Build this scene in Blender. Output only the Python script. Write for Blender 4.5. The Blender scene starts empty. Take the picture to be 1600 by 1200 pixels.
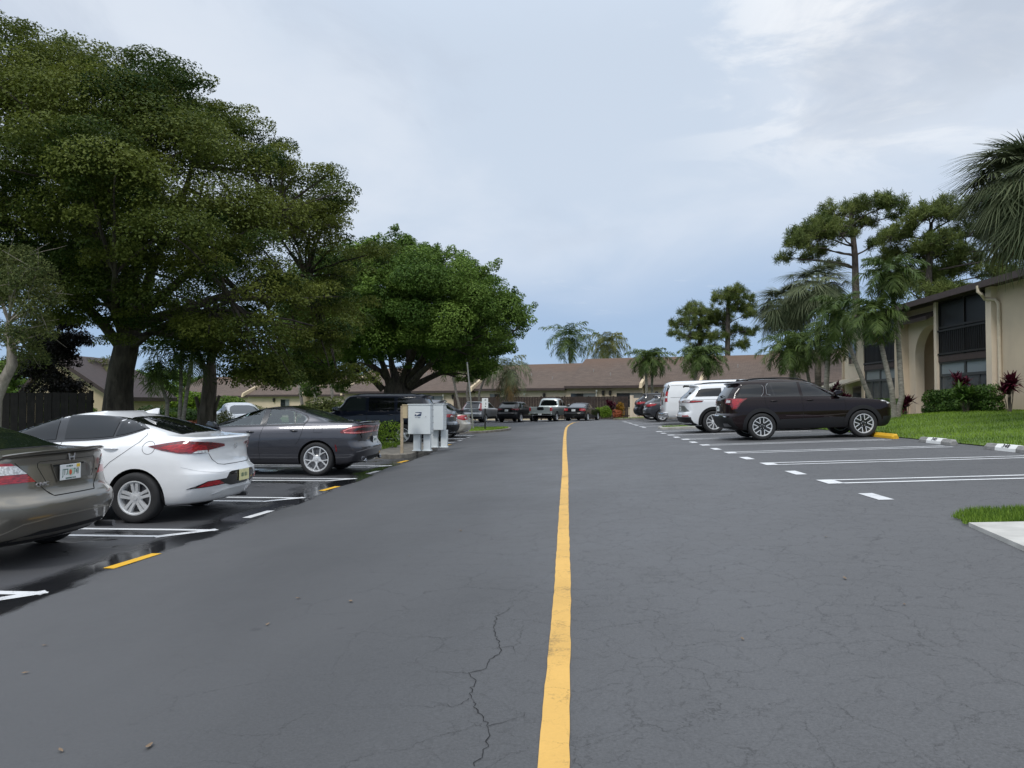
import bpy, bmesh, math, random
import numpy as np
from mathutils import Vector, Matrix, Euler, geometry
from mathutils.bvhtree import BVHTree
R = math.radians
rnd = random.Random(7)
rng = np.random.default_rng(7)
scene = bpy.context.scene
COL = scene.collection

# ---------------------------------------------------------------- camera
F_PX, EYE, YAW, PITCH = 1150.0, 1.54, R(3.88), R(1.49)
cam_d = bpy.data.cameras.new("camera")
cam_d.sensor_width = 36.0
cam_d.lens = F_PX / 1600 * 36.0
cam_d.clip_start = 0.05
cam_d.clip_end = 6000
cam = bpy.data.objects.new("camera", cam_d)
COL.objects.link(cam)
cam.location = (0, 0, EYE)
cam.rotation_euler = Euler((R(90) + PITCH, 0, YAW), 'XYZ')
scene.camera = cam
CAM_M = cam.rotation_euler.to_matrix()

# ---------------------------------------------------------------- world: overcast sky
SUN_EL, SUN_AZ = R(52), R(205)      # azimuth clockwise from +Y
world = bpy.data.worlds.new("World")
scene.world = world
world.use_nodes = True
wt = world.node_tree
wt.nodes.clear()
def wn(t, **kw):
    n = wt.nodes.new(t)
    for k, v in kw.items(): setattr(n, k, v)
    return n
def wl(a, b): wt.links.new(a, b)
def wmath(op, a, b=None, c=None, clamp=False):
    n = wn('ShaderNodeMath', operation=op, use_clamp=clamp)
    for i, v in enumerate((a, b, c)):
        if v is None: continue
        if isinstance(v, (int, float)): n.inputs[i].default_value = v
        else: wl(v, n.inputs[i])
    return n.outputs[0]
def wrange(v, a, b, c=0.0, d=1.0):
    n = wn('ShaderNodeMapRange'); n.interpolation_type = 'SMOOTHSTEP'
    wl(v, n.inputs[0])
    for i, q in enumerate((a, b, c, d)): n.inputs[i + 1].default_value = q
    return n.outputs[0]
def wmix(f, a, b):
    n = wn('ShaderNodeMix', data_type='RGBA')
    if isinstance(f, (int, float)): n.inputs[0].default_value = f
    else: wl(f, n.inputs[0])
    for i, v in ((6, a), (7, b)):
        if isinstance(v, tuple): n.inputs[i].default_value = (*v, 1)
        else: wl(v, n.inputs[i])
    return n.outputs[2]
sky = wn('ShaderNodeTexSky', sky_type='NISHITA', sun_disc=False)
sky.sun_elevation = SUN_EL
sky.sun_rotation = SUN_AZ
tc = wn('ShaderNodeTexCoord')
sep = wn('ShaderNodeSeparateXYZ'); wl(tc.outputs['Generated'], sep.inputs[0])
el = sep.outputs['Z']
elc = wmath('MAXIMUM', el, 0.0)
den = wmath('ADD', elc, 0.10)
px = wmath('DIVIDE', sep.outputs['X'], den)
py = wmath('DIVIDE', sep.outputs['Y'], den)
comb = wn('ShaderNodeCombineXYZ'); wl(px, comb.inputs[0]); wl(py, comb.inputs[1])
def wnoise(scale, det, rough, off=(0, 0, 0), st=(1, 1, 1), dist=0.0):
    mp = wn('ShaderNodeMapping'); mp.inputs['Location'].default_value = off; mp.inputs['Scale'].default_value = st
    mp.inputs['Rotation'].default_value = (0, 0, 0.5)
    wl(comb.outputs[0], mp.inputs[0])
    n = wn('ShaderNodeTexNoise'); n.inputs['Scale'].default_value = scale
    n.inputs['Detail'].default_value = det; n.inputs['Roughness'].default_value = rough
    n.inputs['Distortion'].default_value = dist
    wl(mp.outputs[0], n.inputs['Vector'])
    return n.outputs['Fac']
n_big = wnoise(0.30, 3.0, 0.5, (3.1, 1.7, 0), (1, 0.7, 1))
n_mid = wnoise(0.9, 6.0, 0.55, (0.4, 5.2, 0), (1, 0.6, 1), 0.4)
n_fine = wnoise(2.2, 9.0, 0.6, (7.7, 2.3, 0), (0.8, 1, 1), 0.7)
# height ramp: clearer blue low, veil above
veil = wrange(wmath('ADD', el, wmath('MULTIPLY', wmath('SUBTRACT', n_big, 0.5), 0.28)), 0.03, 0.30)
low = wmix(wrange(el, 0.0, 0.14), (0.40, 0.555, 0.77), (0.325, 0.475, 0.715))
veilc = wmix(wrange(n_mid, 0.35, 0.68), (0.625, 0.715, 0.84), (0.76, 0.82, 0.91))
skyc = wmix(veil, low, veilc)
# bright torn cloud on the upper right and a few small low wisps
az = wmath('ARCTAN2', sep.outputs['X'], sep.outputs['Y'])
right = wmath('MULTIPLY', wrange(az, 0.06, 0.42), wrange(el, 0.22, 0.42))
bright = wmath('MULTIPLY', right, wrange(n_fine, 0.44, 0.58))
skyc = wmix(wmath('MULTIPLY', bright, 0.95), skyc, (1.04, 1.05, 1.06))
dark = wmath('MULTIPLY', right, wrange(n_mid, 0.50, 0.62))
skyc = wmix(wmath('MULTIPLY', dark, 0.75), skyc, (0.50, 0.565, 0.66))
grey = wmath('MULTIPLY', wrange(wnoise(1.25, 7, 0.6, (2.2, 9.1, 0), (1, 0.55, 1), 0.6), 0.50, 0.68), wrange(el, 0.14, 0.30))
skyc = wmix(wmath('MULTIPLY', grey, 0.62), skyc, (0.57, 0.64, 0.755))
lowband = wmath('MULTIPLY', wrange(el, 0.10, 0.15), wmath('SUBTRACT', 1.0, wrange(el, 0.17, 0.23)))
wisp = wmath('MULTIPLY', lowband, wrange(wnoise(1.5, 8, 0.62, (1.9, 8.1, 0), (1, 1.6, 1), 0.8), 0.60, 0.74))
skyc = wmix(wmath('MULTIPLY', wisp, 0.6), skyc, (0.72, 0.79, 0.88))
# overcast luminance grows towards the zenith
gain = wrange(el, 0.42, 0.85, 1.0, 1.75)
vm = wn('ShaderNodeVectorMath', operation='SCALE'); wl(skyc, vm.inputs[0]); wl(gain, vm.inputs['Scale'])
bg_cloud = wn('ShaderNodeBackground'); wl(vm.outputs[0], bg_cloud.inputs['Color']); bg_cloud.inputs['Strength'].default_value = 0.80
bg_sky = wn('ShaderNodeBackground'); wl(sky.outputs[0], bg_sky.inputs['Color']); bg_sky.inputs['Strength'].default_value = 0.06
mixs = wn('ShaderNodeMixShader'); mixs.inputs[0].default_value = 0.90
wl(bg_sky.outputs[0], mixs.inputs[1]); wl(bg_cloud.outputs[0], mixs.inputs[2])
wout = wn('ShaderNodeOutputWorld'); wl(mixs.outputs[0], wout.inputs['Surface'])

sun_d = bpy.data.lights.new("sun", 'SUN')
sun_d.energy = 1.3
sun_d.angle = R(14)
sun_d.color = (1.0, 0.97, 0.92)
sun = bpy.data.objects.new("sun", sun_d)
COL.objects.link(sun)
sd = Vector((math.sin(SUN_AZ) * math.cos(SUN_EL), math.cos(SUN_AZ) * math.cos(SUN_EL), math.sin(SUN_EL)))
sun.rotation_euler = (-sd).to_track_quat('-Z', 'Y').to_euler()
sun.location = sd * 60

scene.view_settings.view_transform = 'Standard'
scene.view_settings.look = 'None'
scene.view_settings.exposure = 0.40
scene.view_settings.gamma = 1.0
scene.view_settings.use_curve_mapping = False
scene.render.engine = 'CYCLES'
scene.cycles.max_bounces = 8
scene.cycles.transparent_max_bounces = 12
scene.cycles.use_denoising = True
scene.cycles.sample_clamp_indirect = 4.0

# ---------------------------------------------------------------- helpers
def at(x, y, Y):
    """world point seen at photo pixel (x, y) that lies at road distance Y"""
    d = CAM_M @ Vector(((x - 800) / F_PX, (600 - y) / F_PX, -1))
    t = Y / d.y
    return Vector((0, 0, EYE)) + d * t
def y_on(x, X):
    """road distance at which photo column x meets the vertical plane at lateral X"""
    d = CAM_M @ Vector(((x - 800) / F_PX, -0.02, -1))
    return X / d.x * d.y
def smooth(a, b, v):
    t = min(1.0, max(0.0, (v - a) / (b - a)))
    return t * t * (3 - 2 * t)
def gz(X, Y):
    """asphalt height: flat stalls on the left, cross fall rising to the right"""
    if X < -4.15: z = 0.0
    elif X < 3.6: z = 0.44 * (X + 4.15) / 7.75
    else: z = 0.44 + 0.034 * (X - 3.6)
    return z * (1 - 0.68 * smooth(46, 62, Y))

def tag(o, label=None, cat=None, group=None, kind=None):
    if label: o['label'] = label
    if cat: o['category'] = cat
    if group: o['group'] = group
    if kind: o['kind'] = kind
    return o
def empty(name, loc=(0, 0, 0), rz=0.0, label=None, cat=None, group=None):
    o = bpy.data.objects.new(name, None)
    o.empty_display_size = 0.2
    COL.objects.link(o)
    o.location = loc
    o.rotation_euler = (0, 0, rz)
    return tag(o, label, cat, group)
def link(name, me, parent=None):
    o = bpy.data.objects.new(name, me)
    COL.objects.link(o)
    if parent is not None: o.parent = parent
    return o
def mats(me, m):
    for q in (m if isinstance(m, (list, tuple)) else [m]): me.materials.append(q)
def np_mesh(name, V, Fq, m, smooth_shade=False, tint=None):
    """mesh from numpy arrays; Fq is (n, k) with k corners each"""
    V = np.asarray(V, dtype=np.float32); Fq = np.asarray(Fq, dtype=np.int32)
    me = bpy.data.meshes.new(name)
    n, k = Fq.shape
    me.vertices.add(len(V)); me.vertices.foreach_set('co', V.ravel())
    me.loops.add(n * k); me.loops.foreach_set('vertex_index', Fq.ravel())
    me.polygons.add(n)
    me.polygons.foreach_set('loop_start', np.arange(0, n * k, k, dtype=np.int32))
    me.polygons.foreach_set('loop_total', np.full(n, k, dtype=np.int32))
    me.polygons.foreach_set('use_smooth', np.full(n, smooth_shade))
    if tint is not None:
        a = me.attributes.new('tint', 'FLOAT', 'FACE')
        a.data.foreach_set('value', np.asarray(tint, dtype=np.float32))
    mats(me, m)
    me.update(calc_edges=True)
    return me
class MB:
    """collects shapes for one mesh object"""
    def __init__(self): self.v = []; self.f = []; self.mi = []; self.cur = 0
    def add(self, vs, fs):
        b = len(self.v)
        self.v += [tuple(p) for p in vs]
        for f in fs: self.f.append(tuple(i + b for i in f)); self.mi.append(self.cur)
    def box(self, x0, x1, y0, y1, z0, z1, M=None):
        vs = [Vector((x, y, z)) for x in (x0, x1) for y in (y0, y1) for z in (z0, z1)]
        if M is not None: vs = [M @ p for p in vs]
        self.add(vs, [(0, 1, 3, 2), (4, 6, 7, 5), (0, 4, 5, 1), (2, 3, 7, 6), (0, 2, 6, 4), (1, 5, 7, 3)])
    def prism(self, poly, d0, d1, fn, caps=True):
        """poly of 2D points extruded from d0 to d1; fn(u, v, d) -> 3D"""
        n = len(poly)
        vs = [fn(u, v, d0) for u, v in poly] + [fn(u, v, d1) for u, v in poly]
        fs = [(i, (i + 1) % n, n + (i + 1) % n, n + i) for i in range(n)]
        if caps: fs += [tuple(range(n - 1, -1, -1)), tuple(range(n, 2 * n))]
        self.add(vs, fs)
    def tube(self, pts, rad, sides=8, caps=True):
        pts = [Vector(p) for p in pts]
        n = len(pts)
        if isinstance(rad, (int, float)): rad = [rad] * n
        up = Vector((0.13, 0.21, 1)).normalized()
        vs = []; fs = []
        prev = None
        for i, p in enumerate(pts):
            d = (pts[min(i + 1, n - 1)] - pts[max(i - 1, 0)])
            d = d.normalized() if d.length > 1e-9 else Vector((0, 0, 1))
            a = prev if prev is not None else (Vector((1, 0, 0)) if abs(d.z) > 0.9 else up)
            a = (a - d * a.dot(d))
            a = a.normalized() if a.length > 1e-6 else d.orthogonal().normalized()
            prev = a
            b = d.cross(a)
            for k in range(sides):
                t = 2 * math.pi * k / sides
                vs.append(p + (a * math.cos(t) + b * math.sin(t)) * rad[i])
        for i in range(n - 1):
            for k in range(sides):
                k2 = (k + 1) % sides
                fs.append((i * sides + k, i * sides + k2, (i + 1) * sides + k2, (i + 1) * sides + k))
        if caps:
            fs.append(tuple(range(sides - 1, -1, -1)))
            fs.append(tuple((n - 1) * sides + k for k in range(sides)))
        self.add(vs, fs)
    def lathe(self, prof, sides, fn, closed=False):
        """prof [(r, h)], fn(r*cos, r*sin, h) -> 3D"""
        vs = []; fs = []
        n = len(prof)
        for r, h in prof:
            for k in range(sides):
                t = 2 * math.pi * k / sides
                vs.append(fn(r * math.cos(t), r * math.sin(t), h))
        for i in range(n if closed else n - 1):
            j = (i + 1) % n
            for k in range(sides):
                k2 = (k + 1) % sides
                fs.append((i * sides + k, i * sides + k2, j * sides + k2, j * sides + k))
        self.add(vs, fs)
    def mesh(self, name, m, smooth=None):
        me = bpy.data.meshes.new(name)
        me.from_pydata(self.v, [], self.f)
        mats(me, m)
        if self.mi and max(self.mi) > 0: me.polygons.foreach_set('material_index', self.mi)
        bm = bmesh.new(); bm.from_mesh(me)
        bmesh.ops.recalc_face_normals(bm, faces=bm.faces)
        bm.to_mesh(me); bm.free()
        if smooth:
            me.polygons.foreach_set('use_smooth', [True] * len(me.polygons))
            me.set_sharp_from_angle(angle=R(smooth))
        me.update()
        return me
    def build(self, name, m, parent=None, smooth=None, bevel=None):
        o = link(name, self.mesh(name, m, smooth), parent)
        if bevel:
            b = o.modifiers.new('bevel', 'BEVEL'); b.width = bevel; b.segments = 2; b.limit_method = 'ANGLE'
        return o
def copy_tree(o, parent=None):
    c = o.copy(); COL.objects.link(c)
    if parent is not None: c.parent = parent
    for ch in list(o.children): copy_tree(ch, c)
    return c

# ---------------------------------------------------------------- materials
MATS = {}
def nt_mat(name):
    m = bpy.data.materials.new(name); m.use_nodes = True
    return m, m.node_tree, m.node_tree.nodes['Principled BSDF']
def N(nt, t, **kw):
    n = nt.nodes.new(t)
    for k, v in kw.items(): setattr(n, k, v)
    return n
def node_mix(nt, fac, a, b, blend='MIX'):
    n = N(nt, 'ShaderNodeMix', data_type='RGBA', blend_type=blend)
    if isinstance(fac, (int, float)): n.inputs[0].default_value = fac
    else: nt.links.new(fac, n.inputs[0])
    for i, v in ((6, a), (7, b)):
        if isinstance(v, tuple): n.inputs[i].default_value = (*v[:3], 1)
        else: nt.links.new(v, n.inputs[i])
    return n.outputs[2]
def node_math(nt, op, a, b=None, clamp=False):
    n = N(nt, 'ShaderNodeMath', operation=op, use_clamp=clamp)
    for i, v in enumerate((a, b)):
        if v is None: continue
        if isinstance(v, (int, float)): n.inputs[i].default_value = v
        else: nt.links.new(v, n.inputs[i])
    return n.outputs[0]
def node_range(nt, v, a, b, c=0.0, d=1.0):
    n = N(nt, 'ShaderNodeMapRange'); nt.links.new(v, n.inputs[0])
    for i, q in enumerate((a, b, c, d)): n.inputs[i + 1].default_value = q
    return n.outputs[0]
def node_noise(nt, scale, det=4, rough=0.55, st=(1, 1, 1), coord='Object', dist=0.0, out='Fac'):
    t = N(nt, 'ShaderNodeTexCoord'); mp = N(nt, 'ShaderNodeMapping'); mp.inputs['Scale'].default_value = st
    nt.links.new(t.outputs[coord], mp.inputs[0])
    n = N(nt, 'ShaderNodeTexNoise'); n.inputs['Scale'].default_value = scale
    n.inputs['Detail'].default_value = det; n.inputs['Roughness'].default_value = rough; n.inputs['Distortion'].default_value = dist
    nt.links.new(mp.outputs[0], n.inputs['Vector'])
    return n.outputs[out]
def plain(name, col, rough=0.6, metal=0.0, coat=0.0, var=0.0, vscale=6.0, bump=0.0, bscale=60.0, spec=0.5):
    if name in MATS: return MATS[name]
    m, nt, p = nt_mat(name)
    p.inputs['Roughness'].default_value = rough; p.inputs['Metallic'].default_value = metal
    p.inputs['Specular IOR Level'].default_value = spec
    if coat: p.inputs['Coat Weight'].default_value = coat; p.inputs['Coat Roughness'].default_value = 0.03
    c = tuple(col)
    if var:
        f = node_noise(nt, vscale, 5, 0.6)
        lo = tuple(q * (1 - var) for q in c); hi = tuple(min(1, q * (1 + var)) for q in c)
        nt.links.new(node_mix(nt, node_range(nt, f, 0.3, 0.7), lo, hi), p.inputs['Base Color'])
    else: p.inputs['Base Color'].default_value = (*c, 1)
    if bump:
        b = N(nt, 'ShaderNodeBump'); b.inputs['Strength'].default_value = bump; b.inputs['Distance'].default_value = 0.02
        nt.links.new(node_noise(nt, bscale, 5, 0.6), b.inputs['Height']); nt.links.new(b.outputs[0], p.inputs['Normal'])
    MATS[name] = m
    return m
def srgb(r, g, b):
    def f(c):
        c /= 255.0
        return c / 12.92 if c <= 0.04045 else ((c + 0.055) / 1.055) ** 2.4
    return (f(r), f(g), f(b))
def leaf_mat(name, dark, light, rough=0.55, trans=0.25):
    if name in MATS: return MATS[name]
    m, nt, p = nt_mat(name)
    a = N(nt, 'ShaderNodeAttribute'); a.attribute_name = 'tint'
    c = node_mix(nt, a.outputs['Fac'], dark, light)
    nt.links.new(c, p.inputs['Base Color'])
    p.inputs['Roughness'].default_value = rough
    p.inputs['Specular IOR Level'].default_value = 0.15
    tr = N(nt, 'ShaderNodeBsdfTranslucent'); nt.links.new(c, tr.inputs['Color'])
    mx = N(nt, 'ShaderNodeMixShader'); mx.inputs[0].default_value = trans
    nt.links.new(p.outputs[0], mx.inputs[1]); nt.links.new(tr.outputs[0], mx.inputs[2])
    out = nt.nodes['Material Output']; nt.links.new(mx.outputs[0], out.inputs['Surface'])
    MATS[name] = m
    return m
def bark_mat(name, c0, c1, scale=9.0, st=(1, 1, 0.25), bump=0.8):
    if name in MATS: return MATS[name]
    m, nt, p = nt_mat(name)
    f = node_noise(nt, scale, 8, 0.65, st, dist=0.4)
    nt.links.new(node_mix(nt, node_range(nt, f, 0.35, 0.65), c0, c1), p.inputs['Base Color'])
    p.inputs['Roughness'].default_value = 0.9
    b = N(nt, 'ShaderNodeBump'); b.inputs['Strength'].default_value = bump; b.inputs['Distance'].default_value = 0.04
    nt.links.new(f, b.inputs['Height']); nt.links.new(b.outputs[0], p.inputs['Normal'])
    MATS[name] = m
    return m
def text_mesh(body, size, depth=0.002, align='CENTER'):
    cu = bpy.data.curves.new('lettering', 'FONT')
    cu.body = body; cu.size = size; cu.extrude = depth; cu.align_x = align; cu.align_y = 'CENTER'
    cu.resolution_u = 3
    o = bpy.data.objects.new('lettering', cu); COL.objects.link(o)
    dg = bpy.context.evaluated_depsgraph_get()
    me = bpy.data.meshes.new_from_object(o.evaluated_get(dg))
    bpy.data.objects.remove(o); bpy.data.curves.remove(cu)
    return me
def lettering(body, size, mat, M, parent, depth=0.002, name='lettering', sx=1.0):
    me = text_mesh(body, size, depth)
    me.materials.clear(); me.materials.append(mat)
    me.transform(M @ Matrix.Diagonal((sx, 1, 1, 1)))
    return link(name, me, parent)
# ================================================================ GROUND
def crack_mask(nt, X):
    """fine crazed cracking, denser on the right half of the road"""
    tco = N(nt, 'ShaderNodeTexCoord')
    wob = N(nt, 'ShaderNodeTexNoise'); wob.inputs['Scale'].default_value = 2.6; wob.inputs['Detail'].default_value = 8; wob.inputs['Roughness'].default_value = 0.68
    nt.links.new(tco.outputs['Object'], wob.inputs['Vector'])
    vs = N(nt, 'ShaderNodeVectorMath', operation='SCALE'); nt.links.new(wob.outputs['Color'], vs.inputs[0]); vs.inputs['Scale'].default_value = 0.42
    va = N(nt, 'ShaderNodeVectorMath', operation='ADD'); nt.links.new(tco.outputs['Object'], va.inputs[0]); nt.links.new(vs.outputs[0], va.inputs[1])
    def crack(scale, width, seed):
        mp = N(nt, 'ShaderNodeMapping'); mp.inputs['Location'].default_value = (seed, seed * 1.7, 0); mp.inputs['Rotation'].default_value = (0, 0, seed); nt.links.new(va.outputs[0], mp.inputs[0])
        v = N(nt, 'ShaderNodeTexVoronoi', feature='DISTANCE_TO_EDGE', voronoi_dimensions='2D'); v.inputs['Scale'].default_value = scale
        nt.links.new(mp.outputs[0], v.inputs['Vector'])
        return node_range(nt, v.outputs['Distance'], width * scale, width * scale * 0.3)
    c1 = crack(2.0, 0.0030, 0.3); c2 = crack(5.0, 0.0022, 4.0); c3 = crack(9.5, 0.0016, 2.2)
    pm = node_noise(nt, 0.55, 3, 0.5); pm2 = node_noise(nt, 2.4, 4, 0.6); pm3 = node_noise(nt, 5.0, 4, 0.6)
    side = node_range(nt, X, -1.5, 0.6)
    l1 = node_math(nt, 'MAXIMUM', node_range(nt, X, -2.6, -0.4), node_range(nt, pm, 0.62, 0.70), True)
    m1 = node_math(nt, 'MULTIPLY', node_math(nt, 'MULTIPLY', c1, l1), node_range(nt, pm2, 0.40, 0.56), True)
    m2 = node_math(nt, 'MULTIPLY', node_math(nt, 'MULTIPLY', c2, side), node_range(nt, pm3, 0.36, 0.60), True)
    m3 = node_math(nt, 'MULTIPLY', node_math(nt, 'MULTIPLY', c3, node_math(nt, 'MULTIPLY', side, node_range(nt, pm, 0.40, 0.52))), node_range(nt, pm3, 0.46, 0.66, 0.0, 0.7), True)
    return node_math(nt, 'MAXIMUM', node_math(nt, 'MAXIMUM', m1, m2, True), m3, True)
def asphalt_material():
    m, nt, p = nt_mat('asphalt')
    g = N(nt, 'ShaderNodeNewGeometry'); sp = N(nt, 'ShaderNodeSeparateXYZ'); nt.links.new(g.outputs['Position'], sp.inputs[0])
    X = sp.outputs['X']; Y = sp.outputs['Y']
    fine = node_noise(nt, 75, 5, 0.8)
    mid = node_noise(nt, 1.3, 5, 0.6)
    wide = node_noise(nt, 0.22, 4, 0.55, (1, 0.5, 1))
    base = node_mix(nt, node_range(nt, fine, 0.34, 0.66), (0.052, 0.053, 0.055), (0.106, 0.107, 0.111))
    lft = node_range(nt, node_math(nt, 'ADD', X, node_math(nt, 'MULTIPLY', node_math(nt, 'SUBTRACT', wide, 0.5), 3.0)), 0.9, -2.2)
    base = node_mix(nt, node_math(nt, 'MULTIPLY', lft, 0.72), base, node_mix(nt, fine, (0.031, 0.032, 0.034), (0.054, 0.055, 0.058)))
    base = node_mix(nt, node_math(nt, 'MULTIPLY', node_range(nt, wide, 0.36, 0.66), 0.5), base, (0.117, 0.118, 0.122))
    base = node_mix(nt, node_math(nt, 'MULTIPLY', node_range(nt, mid, 0.58, 0.75), 0.3), base, (0.066, 0.068, 0.073))
    # block cracking
    ck = crack_mask(nt, X)
    # wet, dark gutter along the left stalls
    wn_ = node_noise(nt, 1.1, 5, 0.6, (1, 0.45, 1))
    xs = node_math(nt, 'ADD', X, node_math(nt, 'MULTIPLY', node_math(nt, 'SUBTRACT', wn_, 0.5), 1.6))
    wet = node_math(nt, 'MULTIPLY', node_range(nt, xs, -3.95, -4.10), node_range(nt, xs, -4.72, -4.40), True)
    wet = node_math(nt, 'MULTIPLY', wet, node_range(nt, X, -3.93, -4.0), True)
    wet = node_math(nt, 'MULTIPLY', wet, node_range(nt, Y, 30, 22), True)
    patch = node_noise(nt, 0.8, 4, 0.55, (0.6, 1, 1))
    wet2 = node_math(nt, 'MULTIPLY', node_range(nt, patch, 0.57, 0.60), node_range(nt, X, -4.4, -4.9), True)
    wetall = node_math(nt, 'MAXIMUM', wet, node_math(nt, 'MULTIPLY', wet2, 0.9), True)
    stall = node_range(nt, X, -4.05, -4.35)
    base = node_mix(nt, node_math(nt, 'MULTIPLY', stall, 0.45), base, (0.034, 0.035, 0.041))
    base = node_mix(nt, node_math(nt, 'MULTIPLY', wetall, 0.9), base, (0.010, 0.0105, 0.012))
    base = node_mix(nt, node_math(nt, 'MULTIPLY', ck, 0.66), base, (0.012, 0.012, 0.013))
    stain = node_noise(nt, 0.9, 6, 0.65, (1.0, 0.35, 1)); spots = node_noise(nt, 7.0, 3, 0.5)
    base = node_mix(nt, node_math(nt, 'MULTIPLY', node_range(nt, stain, 0.60, 0.78), 0.30), base, (0.045, 0.046, 0.050))
    base = node_mix(nt, node_math(nt, 'MULTIPLY', node_range(nt, spots, 0.72, 0.76), 0.45), base, (0.035, 0.035, 0.038))
    nt.links.new(base, p.inputs['Base Color'])
    rough = node_range(nt, mid, 0.3, 0.7, 0.56, 0.70)
    mr = N(nt, 'ShaderNodeMix', data_type='FLOAT'); nt.links.new(wetall, mr.inputs[0]); nt.links.new(rough, mr.inputs[2]); mr.inputs[3].default_value = 0.10
    nt.links.new(mr.outputs[0], p.inputs['Roughness'])
    p.inputs['Specular IOR Level'].default_value = 0.5
    b = N(nt, 'ShaderNodeBump'); b.inputs['Distance'].default_value = 0.006
    nt.links.new(node_math(nt, 'SUBTRACT', node_math(nt, 'MULTIPLY', fine, 0.6), node_math(nt, 'MULTIPLY', ck, 1.5)), b.inputs['Height'])
    nt.links.new(node_math(nt, 'SUBTRACT', 0.45, node_math(nt, 'MULTIPLY', wetall, 0.44)), b.inputs['Strength'])
    nt.links.new(b.outputs[0], p.inputs['Normal'])
    return m
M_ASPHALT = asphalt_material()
def worn_paint(name, col, wear, wear_col=(0.07, 0.07, 0.075), scale=5.0):
    m, nt, p = nt_mat(name)
    f = node_noise(nt, scale, 8, 0.7); g = node_noise(nt, 60, 3, 0.6); h = node_noise(nt, 1.2, 3, 0.5)
    k = node_math(nt, 'ADD', node_math(nt, 'ADD', node_math(nt, 'MULTIPLY', f, 0.6), node_math(nt, 'MULTIPLY', g, 0.3)), node_math(nt, 'MULTIPLY', h, 0.25))
    mask = node_range(nt, k, wear, wear + 0.12)
    lo = tuple(c * 0.74 for c in col)
    c = node_mix(nt, node_math(nt, 'ADD', node_math(nt, 'MULTIPLY', g, 0.5), node_math(nt, 'MULTIPLY', node_range(nt, h, 0.35, 0.65), 0.5)), col, lo)
    gp = N(nt, 'ShaderNodeNewGeometry'); sx = N(nt, 'ShaderNodeSeparateXYZ'); nt.links.new(gp.outputs['Position'], sx.inputs[0])
    c = node_mix(nt, node_math(nt, 'MULTIPLY', mask, 0.8), c, wear_col)
    nt.links.new(node_mix(nt, node_math(nt, 'MULTIPLY', crack_mask(nt, sx.outputs['X']), 0.75), c, tuple(q * 0.25 for q in col)), p.inputs['Base Color'])
    p.inputs['Roughness'].default_value = 0.65
    b = N(nt, 'ShaderNodeBump'); b.inputs['Strength'].default_value = 0.3; b.inputs['Distance'].default_value = 0.004
    nt.links.new(node_noise(nt, 90, 3, 0.7), b.inputs['Height']); nt.links.new(b.outputs[0], p.inputs['Normal'])
    return m
M_WHITE = worn_paint('white_marking', (0.74, 0.75, 0.76), 0.63)
M_YELLOW = worn_paint('yellow_marking', (0.72, 0.43, 0.105), 0.62, (0.20, 0.13, 0.05))
M_CURBYEL = worn_paint('yellow_kerb_paint', (0.80, 0.45, 0.02), 0.85, (0.3, 0.25, 0.15))
M_CONC = plain('concrete', (0.36, 0.35, 0.32), 0.85, var=0.22, vscale=3.5, bump=0.3, bscale=70)
M_CONCD = plain('old_concrete', (0.17, 0.155, 0.13), 0.9, var=0.4, vscale=5, bump=0.5, bscale=40)
def grass_mat(name, dark, light):
    return leaf_mat(name, dark, light, 0.6, 0.3)
M_GRASS = grass_mat('grass_blades', (0.060, 0.120, 0.016), (0.24, 0.36, 0.045))
M_SOIL = plain('lawn_ground', (0.085, 0.14, 0.022), 0.95, var=0.4, vscale=2.0, bump=0.6, bscale=30)
M_DIRT = plain('planting_soil', (0.045, 0.034, 0.022), 0.95, var=0.4, vscale=3)

def sheet(name, x0, x1, y0, y1, dx, dy, zf, m, kind='structure', mask=None):
    xs = np.arange(x0, x1 + 1e-6, dx); ys = np.arange(y0, y1 + 1e-6, dy)
    V = [(x, y, zf(x, y)) for y in ys for x in xs]
    n = len(xs)
    Fq = [(j * n + i, j * n + i + 1, (j + 1) * n + i + 1, (j + 1) * n + i) for j in range(len(ys) - 1) for i in range(n - 1)
          if mask is None or mask((xs[i] + xs[i + 1]) / 2, (ys[j] + ys[j + 1]) / 2)]
    o = link(name, np_mesh(name, V, Fq, m, True))
    return tag(o, kind=kind)

# one far sheet out to the horizon
def base_ground():
    V = []; Fq = []
    rs = [0, 20, 50, 90, 160, 320, 700, 1600, 4000]
    k = 48
    for r in rs:
        for i in range(k):
            t = 2 * math.pi * i / k
            V.append((r * math.cos(t), 30 + r * math.sin(t), -0.35))
    for j in range(len(rs) - 1):
        for i in range(k):
            Fq.append((j * k + i, j * k + (i + 1) % k, (j + 1) * k + (i + 1) % k, (j + 1) * k + i))
    o = link('ground', np_mesh('ground', V, Fq, M_SOIL))
    tag(o, kind='structure')
base_ground()
sheet('road', -40.15, 40, -14, 66, 0.775 / 2, 2.0, gz, M_ASPHALT)

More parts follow.
